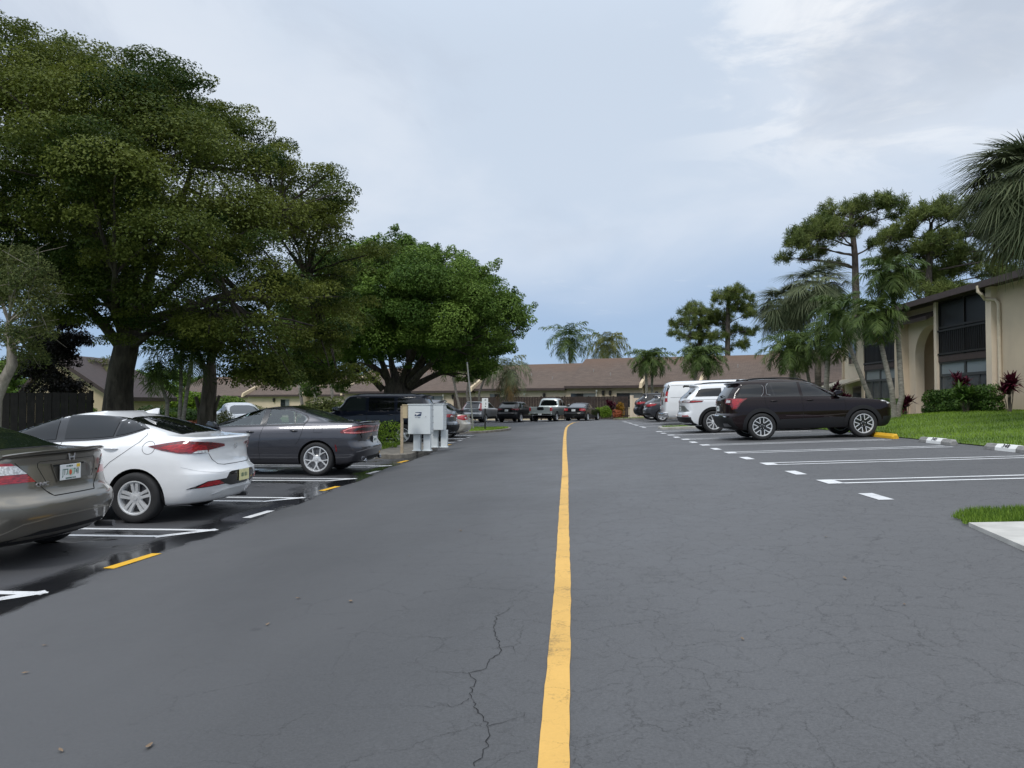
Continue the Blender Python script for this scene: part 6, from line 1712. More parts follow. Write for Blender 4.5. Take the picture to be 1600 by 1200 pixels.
# ---------------------------------------------------------------- two storey building, right
def condo():
    XF = 17.0
    b = empty('apartment_building', (XF, 36, 0), 0, 'two storey tan apartment building with dark screened porches and a tall arch', 'building')
    b.location = (0, 0, 0)
    yy = lambda x, X=XF: y_on(x, X)
    yA = yy(1600) - 9.0; yR = yy(1560); yP = yy(1551)           # right wall, porch end
    yq = yy(1466); yarc = yy(1463, 16.75); yfin = yy(1421, 16.75)
    yb2a = yy(1402); yb2b = yy(1350); yend = yy(1318)
    ZE = 6.18; ZB = 0.3
    def slab(nm, y0, y1, x0, x1, z0, z1, m, par=b, bevel=None):
        mb = MB(); mb.box(x0, x1, y0, y1, z0, z1); return mb.build(nm, m, par, bevel=bevel)
    # right blank wall, running on beyond the frame
    slab('wall', yA, yR, XF, XF + 9, ZB, ZE + .1, M_TAN)
    slab('pilaster', yR + .001, yP, XF - .22, XF + 1.6, ZB, ZE + .05, M_TANL)
    # porch bay 1: recessed
    def bay(y0, y1, rail_z0, rail_z1, n_mid=1):
        slab('bay_wall', y0, y1, XF + 1.7, XF + 1.8, ZB, ZE, M_DKB)
        slab('floor_band', y0, y1, XF + .02, XF + 1.7, 3.38, 3.66, M_FASC)
        slab('porch_ceiling', y0, y1, XF + .05, XF + 1.7, ZE - .12, ZE - .02, M_DKB)
        # upper screens
        L = y1 - y0
        sc = slab('insect_screen', y0 + .06, y1 - .06, XF + .10, XF + .115, 3.68, ZE - .14, M_SCREEN)
        for k in range(n_mid + 2):
            y = y0 + L * k / (n_mid + 1); slab('screen_post', y - .05, y + .05, XF + .04, XF + .12, 3.66, ZE - .12, M_DKB, sc)
        slab('screen_rail', y0, y1, XF + .035, XF + .11, 4.88, 4.98, M_DKB, sc)
        rl = MB()
        n = int(L / .16)
        for k in range(n): rl.box(XF + .0, XF + .03, y0 + .08 + k * .16, y0 + .115 + k * .16, 3.78, 4.74)
        rl.box(XF - .012, XF + .045, y0, y1, 4.74, 4.82); rl.box(XF - .012, XF + .045, y0, y1, 3.70, 3.78)
        rl.build('balcony_railing', M_DKB, b)
        # ground floor glazing: transom over sliding doors
        fr = MB()
        m_ = [y0 + .02, y0 + L / 2 - .06, y1 - .12]
        for y in m_: fr.box(XF + .06, XF + .16, y, y + .12, 1.0, 3.38)
        fr.box(XF + .055, XF + .165, y0, y1, 2.72, 2.84); fr.box(XF + .055, XF + .165, y0, y1, 3.30, 3.379); fr.box(XF + .055, XF + .165, y0, y1, .95, 1.12)
        for k in range(2):
            y = y0 + L * (.25 + .5 * k); fr.box(XF + .065, XF + .155, y - .05, y + .05, 1.12, 2.72)
        f = fr.build('glazing_frame', plain('grey_bronze', (0.045, 0.05, 0.052), .5), b)
        for k in range(2):
            ya = y0 + L * k / 2 + .12; yb = y0 + L * (k + 1) / 2 - .12
            slab('transom_pane', ya, yb, XF + .10, XF + .115, 2.84, 3.30, plain('pale_transom', (0.20, 0.235, 0.25), .3, spec=.6), f)
            slab('glass_door', ya, yb, XF + .10, XF + .115, 1.12, 2.72, plain('grey_door_glass', (0.075, 0.085, 0.09), .25, var=.15, vscale=2, spec=.6), f)
    bay(yP + .002, yq - .02, 0, 0)
    slab('pilaster', yq - .02, yq + .22, XF - .05, XF + 1.7, ZB, ZE - .02, M_TANL)
    # recessed entry: a thick wall with a broad round-headed opening, its near half behind the pilaster
    XA = XF + .35
    y0 = yq + .222; y1 = yy(1421, XA); fa_ = yy(1431, XA); na_ = y0 + .04
    hw = 1.55; cy = fa_ - hw; zs = 5.22 - 1.35
    arc_pts = [(cy + hw * math.cos(math.pi * k / 40), zs + 1.35 * math.sin(math.pi * k / 40)) for k in range(41)]
    arc_pts = [q for q in arc_pts if q[0] > na_]
    pts = [(y1, ZB), (fa_, ZB)] + arc_pts + [(na_, arc_pts[-1][1]), (na_, 5.9), (y1, 5.9)]
    mb = MB(); mb.prism(pts, XA, XA + .42, lambda u, v, d: (d, u, v)); mb.build('arch_wall', M_TANL, b)
    slab('alcove_wall', y0, y1 - .004, XF + 2.4, XF + 2.52, ZB, 5.9, M_TAN)
    slab('alcove_side', y1 - .003, y1 + .12, XA + .43, XF + 2.4, ZB, 5.9, M_TAN)
    slab('alcove_floor', y0, y1 - .004, XA + .43, XF + 2.4, ZB, ZB + .6, M_CONC)
    slab('alcove_ceiling', y0, y1 - .004, XA + .43, XF + 2.4, 5.5, 5.6, M_TAN)
    slab('fin_wall', y1 + .001, y1 + .45, XF - .12, XF + 1.6, ZB, 5.95, M_TAN)
    # small canopy roof over the arch
    mb = MB(); mb.prism([(XF - .40, 5.50), (XA - .002, 5.86), (XA - .002, 5.72), (XF - .36, 5.36)], y0 + .002, y1 - .002, lambda u, v, d: (u, d, v)); mb.build('canopy_roof', M_FASC, b)
    slab('canopy_parapet', y0 + .002, y1, XA - .06, XA + .36, 5.902, 6.12, M_CREAM)
    # bay 2 and far wall
    slab('pilaster', y1 + .452, y1 + .75, XF - .02, XF + 1.7, ZB, ZE, M_TANL)
    bay(y1 + .752, yb2b, 0, 0, 1)
    slab('wall', yb2b + .001, yend, XF, XF + 9, ZB, ZE + .1, M_TANL)
    mb = MB(); ym = (yb2b + yend) / 2
    f = slab('window', ym - .62, ym + .62, XF - .03, XF + .02, 3.75, 5.35, M_TRIM)
    slab('pane', ym - .52, ym + .52, XF - .045, XF - .028, 3.85, 5.25, M_WIN, f)
    slab('mullion', ym - .03, ym + .03, XF - .055, XF - .046, 3.85, 5.25, M_TRIM, f)
    d = slab('door', yb2b + .35, yb2b + 1.5, XF - .04, XF + .02, .5, 2.5, M_WIN)
    mb = MB(); mb.tube([(XF - .05, yb2b + .5, 1.5), (XF - .1, yb2b + .5, 1.5)], .03, 8); mb.build('handle', M_DULL, d)
    mb = MB()
    mb.prism([(XF - .01, 2.98), (XF - 1.45, 2.52), (XF - 1.45, 2.34), (XF - 1.42, 2.34), (XF - 1.40, 2.46), (XF - .01, 2.88)], yb2b + .05, yend - .1, lambda u, v, dd: (u, dd, v))
    mb.build('awning', plain('awning_cream', (0.50, 0.44, 0.32), .7, var=.08), b)
    # end wall facing down the road, far side
    # roof
    me = bpy.data.meshes.new('roof')
    ya, yb = yA - .5, yend + .6
    xe, xr, zr = XF - .62, XF + 5.2, ZE + 1.05
    V = [(xe, ya, ZE + .12), (xe, yb, ZE + .12), (xr, yb, zr), (xr, ya, zr), (2 * xr - xe, ya, ZE + .12), (2 * xr - xe, yb, ZE + .12)]
    V += [(x, y, z - .14) for x, y, z in V]
    F = [(0, 3, 2, 1), (3, 4, 5, 2), (6, 7, 8, 9), (9, 8, 11, 10), (0, 1, 7, 6), (1, 2, 8, 7), (2, 5, 11, 8), (0, 6, 9, 3), (3, 9, 10, 4), (4, 10, 11, 5)]
    me.from_pydata(V, [], F); mats(me, M_SHIN)
    uv = me.uv_layers.new(name='UVMap')
    for p in me.polygons:
        for li, vi in zip(p.loop_indices, p.vertices): uv.data[li].uv = (V[vi][1], abs(V[vi][0] - xe) * 1.05)
    link('roof', me, b)
    slab('fascia', ya, yb, xe - .05, xe - .002, ZE - .12, ZE + .14, M_FASC)
    slab('soffit', ya, yb, xe, XF + .04, ZE - .06, ZE - .025, M_FASC)
    # gutter and down pipe: leaves the eave, elbows across the pilaster, drops down the wall
    mb = MB(); yd = yy(1566)
    mb.tube([(xe - .03, yy(1532, xe), ZE - .02), (xe - .03, yy(1532, xe), ZE - .25), (xe + .05, yy(1534, xe), ZE - .36), (XF - .32, yR + .25, ZE - .52), (XF - .12, yd + .12, ZE - .60), (XF - .07, yd, ZE - .78), (XF - .07, yd, ZE - 1.2), (XF - .07, yd, 1.2)], .07, 8)
    mb.build('downpipe', M_TRIM, b, 50)
    mb = MB(); ye = yend - .12
    mb.tube([(xe, ye, ZE - .1), (XF - .2, ye, ZE - .5), (XF - .06, ye, ZE - .7), (XF - .06, ye, .9)], .06, 8); mb.build('downpipe', M_TRIM, b, 50)
    return b
condo()

# ---------------------------------------------------------------- gables and fence behind the left trees
p = at(2, 655, 24.0); q = at(146, 655, 24.0)
picket_fence('picket_fence', 'dark picket fence behind the white sedan at the left edge', p.x - 4, 24.0, q.x, 24.0, .42, 1.48, M_WOODD, .15)
def gable_house(label, xl, xr, Y, zw, zp, ridge_dir, m):
    b = empty('house', (xl, Y, .2), 0, label, 'house')
    w = xr - xl
    mb = MB(); mb.prism([(0, -.2), (w, -.2), (w, zw), (w * ridge_dir, zp), (0, zw)], 0, 5, lambda u, v, d: (u, d, v)); mb.build('wall', m, b)
    for side in (0, 1):
        a = (w * ridge_dir, zp + .02); e = ((w + .5, zw - (zp - zw) * .5 / max(.1, w * (1 - ridge_dir))) if side else (-.5, zw - (zp - zw) * .5 / max(.1, w * ridge_dir)))
        mb = MB(); mb.prism([a, e, (e[0], e[1] + .2), (a[0], a[1] + .22)], -.35, 5.3, lambda u, v, d: (u, d, v)); mb.build('roof', M_FASC, b)
    mb = MB(); mb.box(w * .4, w * .6, -.03, .02, .9, 1.9); f = mb.build('window', M_TRIM, b)
    mb = MB(); mb.box(w * .42, w * .58, -.045, -.028, .95, 1.85); mb.build('pane', M_WIN, f)
    return b
q = at(100, 600, 34); r_ = at(172, 600, 34)
gable_house('cream gabled house behind the trunk of the biggest tree', q.x - 2, r_.x, 34, 1.75, 3.5, .35, M_CREAM)
q = at(200, 600, 52); r_ = at(240, 600, 52)
gable_house('farther cream gabled house between the big trunk and the small palms', q.x, r_.x, 52, 1.5, 2.6, .3, M_CREAM)
# ================================================================ PLANTS
M_LEAF1 = leaf_mat('broad_leaf_olive', (0.022, 0.050, 0.010), (0.165, 0.190, 0.036), 0.55, 0.32)
M_LEAF2 = leaf_mat('broad_leaf_green', (0.040, 0.090, 0.016), (0.195, 0.290, 0.055), 0.55, 0.32)
M_LEAF3 = leaf_mat('grey_green_leaf', (0.05, 0.075, 0.025), (0.17, 0.19, 0.060), 0.6, 0.3)
M_LEAFD = leaf_mat('dark_bronze_leaf', (0.006, 0.006, 0.005), (0.026, 0.022, 0.016), 0.5, 0.1)
M_HEDGE = leaf_mat('hedge_leaf', (0.025, 0.060, 0.012), (0.095, 0.170, 0.030), 0.45, 0.2)
M_HEDGEB = leaf_mat('bright_hedge_leaf', (0.06, 0.13, 0.012), (0.24, 0.36, 0.035), 0.5, 0.3)
M_PALM = leaf_mat('palm_leaf', (0.028, 0.060, 0.014), (0.120, 0.165, 0.045), 0.45, 0.25)
M_PALMG = leaf_mat('grey_palm_leaf', (0.040, 0.062, 0.028), (0.200, 0.225, 0.120), 0.5, 0.2)
M_PALMY = leaf_mat('yellow_palm_leaf', (0.05, 0.075, 0.018), (0.17, 0.17, 0.055), 0.5, 0.25)
M_DEAD = leaf_mat('dry_frond', (0.10, 0.065, 0.025), (0.26, 0.17, 0.070), 0.8, 0.2)
M_NEEDLE = leaf_mat('pine_needle', (0.055, 0.085, 0.022), (0.200, 0.235, 0.066), 0.6, 0.25)
M_WINE = leaf_mat('wine_leaf', (0.030, 0.005, 0.012), (0.15, 0.022, 0.045), 0.45, 0.2)
M_CROT = leaf_mat('croton_leaf', (0.10, 0.07, 0.01), (0.50, 0.26, 0.03), 0.5, 0.2)
M_ORB = leaf_mat('orange_leaf', (0.22, 0.05, 0.02), (0.50, 0.16, 0.07), 0.5, 0.2)
M_BARK = bark_mat('grey_brown_bark', (0.050, 0.040, 0.030), (0.15, 0.125, 0.10), 7, (1, 1, .2), 1.0)
M_BARKD = bark_mat('dark_bark', (0.022, 0.017, 0.013), (0.085, 0.07, 0.056), 6, (1, 1, .25), 1.0)
M_BARKP = bark_mat('pale_bark', (0.17, 0.145, 0.12), (0.34, 0.30, 0.26), 9, (1, 1, .4), .8)
M_PTRUNK = bark_mat('palm_trunk', (0.13, 0.115, 0.095), (0.29, 0.27, 0.235), 5, (1, 1, 3.5), .5)
M_PTRUNKB = bark_mat('brown_palm_trunk', (0.06, 0.05, 0.04), (0.17, 0.145, 0.115), 5, (1, 1, 3), .8)
M_SHAFT = plain('crown_shaft', (0.19, 0.22, 0.10), 0.5, var=.2)
M_PINEB = bark_mat('pine_bark', (0.045, 0.036, 0.031), (0.13, 0.105, 0.09), 6, (1, 1, .35), 1.0)

def unit(v): return v / np.maximum(1e-9, np.linalg.norm(v, axis=1, keepdims=True))
def leaf_quads(P, Nn, size, aspect=0.55, var=0.35):
    """diamond leaves at points P facing Nn; returns verts (4n) """
    n = len(P)
    r = rng.normal(size=(n, 3)); t = unit(r - (r * Nn).sum(1, keepdims=True) * Nn); b = np.cross(Nn, t)
    s = size * rng.uniform(1 - var, 1 + var, n)[:, None]
    V = np.empty((n, 4, 3))
    V[:, 0] = P - t * s * .5; V[:, 1] = P + b * s * aspect * .5 - t * s * .05; V[:, 2] = P + t * s * .5 - Nn * s * .12; V[:, 3] = P - b * s * aspect * .5 - t * s * .05
    return V.reshape(-1, 3)
def clump_points(c, rx, ry, rz, n, low=-.35, fill=.22):
    d = unit(rng.normal(size=(n, 3)))
    d[:, 2] = np.where(d[:, 2] < low, -d[:, 2] * .6, d[:, 2])
    d = unit(d)
    k = 5
    bd = unit(rng.normal(size=(k, 3))); ba = rng.uniform(-.28, .30, k)
    bump = (np.clip((d @ bd.T) - .35, 0, 1) * ba).sum(1)
    r = (1 + bump) * (1 - np.abs(rng.normal(0, fill, n)))
    return np.asarray(c) + d * r[:, None] * np.array([rx, ry, rz]), d
def foliage(clumps, per_m2, size, aspect=.55, up=.7, low=-.35, tint_spread=.22, fill=.2, tints=None, cap=3000):
    Vs = []; T = []
    for i, (c, rx, ry, rz) in enumerate(clumps):
        n = int(min(cap, per_m2 * 4 * math.pi * ((rx * ry) ** 1.6 / 3 + (rx * rz) ** 1.6 / 3 + (ry * rz) ** 1.6 / 3) ** (1 / 1.6)))
        P, d = clump_points(c, rx, ry, rz, n, low, fill)
        nn = unit(d * .7 + np.array([0, 0, up]) + rng.normal(0, .55, (n, 3)))
        Vs.append(leaf_quads(P, nn, size, aspect))
        t0 = tints[i] if tints is not None else rng.uniform(.25, .75)
        T.append(np.clip(t0 + rng.normal(0, tint_spread, n), 0, 1))
    return np.concatenate(Vs), np.concatenate(T)
def crown_obj(name, V, T, m, parent):
    return link(name, np_mesh(name, V, np.arange(len(V)).reshape(-1, 4), m, False, T), parent)
def bez(p, q, r, n=8):
    return [p * (1 - t) ** 2 + q * 2 * t * (1 - t) + r * t * t for t in [i / n for i in range(n + 1)]]
def limb(mb, a, b, ra, rb, sag=0.0, n=7, sides=7, jit=.04):
    L = (b - a).length
    mid = a.lerp(b, .5) + Vector((rnd.gauss(0, jit) * L, rnd.gauss(0, jit) * L, sag * L))
    P = bez(a, mid, b, n)
    P = [p + Vector((rnd.gauss(0, .008), rnd.gauss(0, .008), rnd.gauss(0, .008))) * L if 0 < i < n else p for i, p in enumerate(P)]
    mb.tube(P, [ra + (rb - ra) * (i / n) ** .8 for i in range(n + 1)], sides)
    return P
def poly_tree(name, label, base_px, Y0, polyw, n_clumps, rx, rz, depth, per_m2, leaf, m_leaf, m_bark, trunk_fn, limb_ends, min_gap=.7, low=-.35, tint=(.2, .75), extra=None, cap=3000, sprays=0, ragged=0, centre=None):
    """broad crown: clumps fill a traced crown outline that is given real depth"""
    base = at(*base_px, Y0)
    O = Vector((base.x, Y0, 0))
    e = empty(name, (base.x, Y0, 0), 0, label, 'tree')
    W = [at(x, y, Y0) for x, y in polyw]
    P2 = [(p.x, p.z) for p in W]
    ins = in_poly(P2)
    xs = [p[0] for p in P2]; zs = [p[1] for p in P2]
    cx, cz = ((min(xs) + max(xs)) / 2, (min(zs) + max(zs)) / 2) if centre is None else centre
    hx, hz = (max(xs) - min(xs)) / 2, (max(zs) - min(zs)) / 2
    cl = []; tries = 0; tn = []
    def edge(x, z): return min(geometry.intersect_point_line(Vector((x, z)), Vector(P2[i]), Vector(P2[i - 1]))[0].__sub__(Vector((x, z))).length if 0 <= geometry.intersect_point_line(Vector((x, z)), Vector(P2[i]), Vector(P2[i - 1]))[1] <= 1 else (Vector(P2[i]) - Vector((x, z))).length for i in range(len(P2)))
    while len(cl) < n_clumps and tries < 20000:
        tries += 1
        x = rnd.uniform(min(xs), max(xs)); z = rnd.uniform(min(zs), max(zs))
        if not ins(x, z): continue
        ed = edge(x, z)
        if ed < rz * .55: continue
        prof = min(1.0, ed / (.55 * min(hx, hz))) ** .5
        dmax = depth * prof
        y = dmax * rnd.choice((-1, -1, -1, 1, 1)) * rnd.uniform(.45, 1.0) if rnd.random() < .8 else rnd.uniform(-dmax, dmax)
        c = Vector((x - O.x, y, z)); s = rnd.choice((rnd.uniform(.5, .8), rnd.uniform(.8, 1.2), rnd.uniform(1.2, 1.6)))
        r1 = min(rx * s, max(.45, ed * 1.15)); r2 = min(rz * s, max(.35, ed * .95))
        if any(((c - Vector(q[0])).length < min_gap * rx) for q in cl): continue
        cl.append((tuple(c), r1, r1 * rnd.uniform(.8, 1.15), r2)); tn.append(rnd.uniform(*tint))
    if extra:
        for q in extra: cl.append(q); tn.append(rnd.uniform(*tint))
    for _ in range(ragged):                                       # outlying boughs beyond the main outline
        k = rnd.randrange(len(P2)); p, q = P2[k], P2[k - 1]; t = rnd.random(); x = p[0] + (q[0] - p[0]) * t; z = p[1] + (q[1] - p[1]) * t
        dx, dz = x - cx, z - cz; L_ = math.hypot(dx, dz); o = rnd.uniform(-.4, .35); s = rnd.uniform(.25, .55)
        cl.append(((x + dx / L_ * o - O.x, rnd.uniform(-.45, .45) * depth, z + dz / L_ * o), rx * s * 1.3, rx * s, rz * s)); tn.append(rnd.uniform(*tint))
    big = list(cl)
    for _ in range(sprays):                                       # small twig ends that break up the outline
        c, r1, r2, r3 = rnd.choice(big); v = Vector((rnd.gauss(0, 1), rnd.gauss(0, 1), rnd.gauss(.1, .8))).normalized()
        q = rnd.uniform(.16, .36) * rx
        cl.append(((c[0] + v.x * r1 * 1.12, c[1] + v.y * r2 * 1.12, c[2] + v.z * r3 * 1.15), q * rnd.uniform(.8, 1.8), q, q * rnd.uniform(.6, 1.2))); tn.append(rnd.uniform(*tint))
    V, T = foliage(cl, per_m2, leaf, low=low, tints=tn, cap=cap, fill=.24, tint_spread=.12)
    crown_obj('crown', V, T, m_leaf, e); cl = big
    mb = MB()
    ends = trunk_fn(mb, O)
    segs = []
    for a, ra, tgt, rb in ends:
        P = limb(mb, a, tgt, ra, rb, .06); 
        for i, p in enumerate(P[2:]): segs.append((p, ra + (rb - ra) * ((i + 2) / len(P)) ** .8))
    for c, r1, r2, r3 in cl:
        cv = Vector(c); best = min(segs, key=lambda s: (s[0] - cv).length + (2.0 if s[0].z > cv.z + .5 else 0))
        if (best[0] - cv).length < 6: limb(mb, best[0], cv, min(best[1] * .7, .09), .02, .05, 5, 5)
    mb.build('trunk', m_bark, e, 50)
    return e

# ---------------------------------------------------------------- the biggest tree
def big_trunk(mb, O):
    g = left_lawn_z(O.x, 0)
    f = lambda x, y, d=0.0: Vector((at(x, y, 22 + d).x - O.x, d, at(x, y, 22 + d).z))
    b0 = f(186, 664); b0.z = g - .1
    pts = [b0, f(184, 648), f(186, 610), f(190, 575), f(197, 545), f(202, 515)]
    mb.tube(pts, [.56, .46, .40, .37, .36, .30], 14)
    for a in range(7):
        t = a * .9 + .3; mb.tube([b0 + Vector((.75 * math.cos(t), .75 * math.sin(t), .05)), b0 + Vector((.42 * math.cos(t), .42 * math.sin(t), .25)), b0 + Vector((.25 * math.cos(t), .25 * math.sin(t), .9))], [.10, .17, .12], 7)
    k = f(197, 545); top = f(202, 515)
    return [(k + Vector((-.1, 0, 0)), .19, f(60, 410, -2.5), .08), (top, .18, f(170, 300, -3), .07), (top, .19, f(300, 260, 1), .06), (top, .17, f(430, 340, -1), .06), (k, .14, f(360, 470, -3), .05),
            (top, .22, f(90, 250, 3), .07), (f(190, 520), .14, f(180, 430, -4), .06), (top, .2, f(480, 430, 3), .06), (top, .2, f(-60, 260, 0), .08), (f(120, 470, -1), .12, f(20, 360, -3), .05), (top, .2, f(240, 160, 0), .05), (top, .2, f(60, 130, 0), .05)]
poly_tree('shade_tree', 'huge spreading shade tree with olive green layered crown and thick dark trunk, left', (190, 650), 22.0,
          [(-190, 105), (-60, 72), (10, 70), (60, 84), (110, 92), (150, 112), (215, 126), (255, 128), (300, 148), (350, 158), (368, 192), (430, 232), (470, 262), (490, 280), (520, 302), (505, 335), (532, 380), (530, 430), (535, 500), (515, 550), (485, 588), (430, 596), (380, 570), (330, 540), (290, 528), (240, 535), (215, 505), (170, 515), (110, 490), (60, 455), (-60, 450), (-190, 450)],
          250, 1.25, .66, 6.2, 185, .080, M_LEAF1, M_BARKD, big_trunk, None, .58, -.45, (.0, .95), cap=2800, sprays=760, ragged=70)
# ---------------------------------------------------------------- wide round tree in the middle
def mid_trunk(mb, O):
    Y = 47.5
    f = lambda x, y, d=0.0: Vector((at(x, y, Y + d).x - O.x, d, at(x, y, Y + d).z))
    b0 = f(622, 640); b0.z = -.1
    mb.tube([b0, f(622, 622), f(620, 606), f(620, 592)], [1.15, .95, .85, .6], 14)
    E = []
    for (x0, y0, x1, y1, d, r) in ((598, 608, 540, 560, -.8, .24), (560, 580, 520, 585, -.8, .18), (608, 600, 575, 500, -1, .25), (618, 596, 610, 470, 1.5, .24), (628, 596, 660, 480, -1.6, .24), (636, 598, 700, 510, -1, .27), (640, 602, 720, 540, -2, .27), (640, 606, 745, 560, 0, .25), (630, 600, 650, 430, 1, .24), (612, 600, 500, 500, 1.5, .24), (632, 598, 770, 470, 2.0, .22), (624, 596, 560, 420, 0, .20)):
        E.append((f(x0, y0, d * .25), r, f(x1, y1, d * 2), .10))
    return E
poly_tree('shade_tree', 'wide round mid green tree whose many stems spread from one low trunk', (622, 640), 47.5,
          [(440, 575), (448, 510), (470, 450), (515, 400), (555, 378), (590, 385), (618, 376), (645, 370), (668, 392), (715, 398), (755, 418), (790, 442), (810, 470), (826, 492), (815, 535), (790, 572), (760, 588), (720, 588), (690, 584), (645, 572), (600, 570), (560, 582), (535, 600), (500, 608), (445, 608)],
          380, .95, .72, 6.2, 100, .145, M_LEAF2, M_BARKD, mid_trunk, None, .42, -.9, (.10, .80), cap=1300, sprays=520, ragged=45)
# ---------------------------------------------------------------- pale feathery tree on the left edge
def left_tree():
    Y = 15.0
    base = at(-8, 640, Y); e = empty('small_tree', (base.x, Y, 0), 0, 'thin grey green tree with crooked pale trunk at the left edge', 'tree')
    f = lambda x, y, d=0.0: Vector((at(x, y, Y + d).x - base.x, d, at(x, y, Y + d).z))
    mb = MB(); b = f(-10, 660); b.z = .05
    mb.tube([b, f(-6, 625), f(6, 595), f(19, 570), f(18, 545), f(12, 525), f(14, 505)], [.13, .115, .11, .105, .09, .085, .06], 10)
    top = f(14, 505)
    cl = []
    for (x, y, d, r) in ((10, 410, 0, .42), (40, 400, .4, .38), (60, 425, -.3, .40), (30, 440, -.5, .45), (70, 455, .3, .38), (-5, 460, 0, .5), (45, 480, -.4, .42), (80, 470, 0, .28), (60, 505, .3, .38), (25, 520, -.5, .40), (-10, 520, 0, .45), (45, 545, 0, .34), (75, 520, -.2, .26), (-20, 420, 0, .5), (20, 570, .4, .3), (60, 560, .5, .28)):
        c = f(x, y, d); cl.append((tuple(c), r, r, r * .8)); limb(mb, top if y < 500 else f(15, 540), c, .035, .008, .03, 6, 5)
        for _ in range(5): limb(mb, c, c + Vector((rnd.gauss(0, .28), rnd.gauss(0, .28), rnd.gauss(.05, .25))), .010, .003, 0, 4, 4)
    mb.build('trunk', M_BARKP, e, 60)
    V, T = foliage(cl, 520, .075, .32, .3, -.9, .25, .45); crown_obj('crown', V, T, M_LEAF3, e)
left_tree()
def dark_bush():
    Y = 27.0
    base = at(85, 640, Y); e = empty('dark_tree', (base.x, Y, .3), 0, 'near black bronze leaved tree leaning over the dark fence', 'tree')
    cl = []; f = lambda x, y, d=0.0: Vector((at(x, y, Y + d).x - base.x, d, at(x, y, Y + d).z - .3))
    mb = MB(); mb.tube([Vector((0, 0, -.4)), f(85, 600), f(80, 560)], [.2, .15, .1], 8)
    for _ in range(46):
        x = rnd.gauss(80, 32); y = rnd.uniform(498, 612); 
        if abs(x - 80) > 66 - (612 - y) * .25: continue
        c = f(x, y, rnd.uniform(-1.5, 1.5)); cl.append((tuple(c), .55, .55, .38)); limb(mb, f(80, 570), c, .05, .015, .03, 5, 5)
    mb.build('trunk', M_BARKD, e, 60)
    V, T = foliage(cl, 150, .13, .4, .5, -.6, .25, .35); crown_obj('crown', V, T, M_LEAFD, e)
dark_bush()

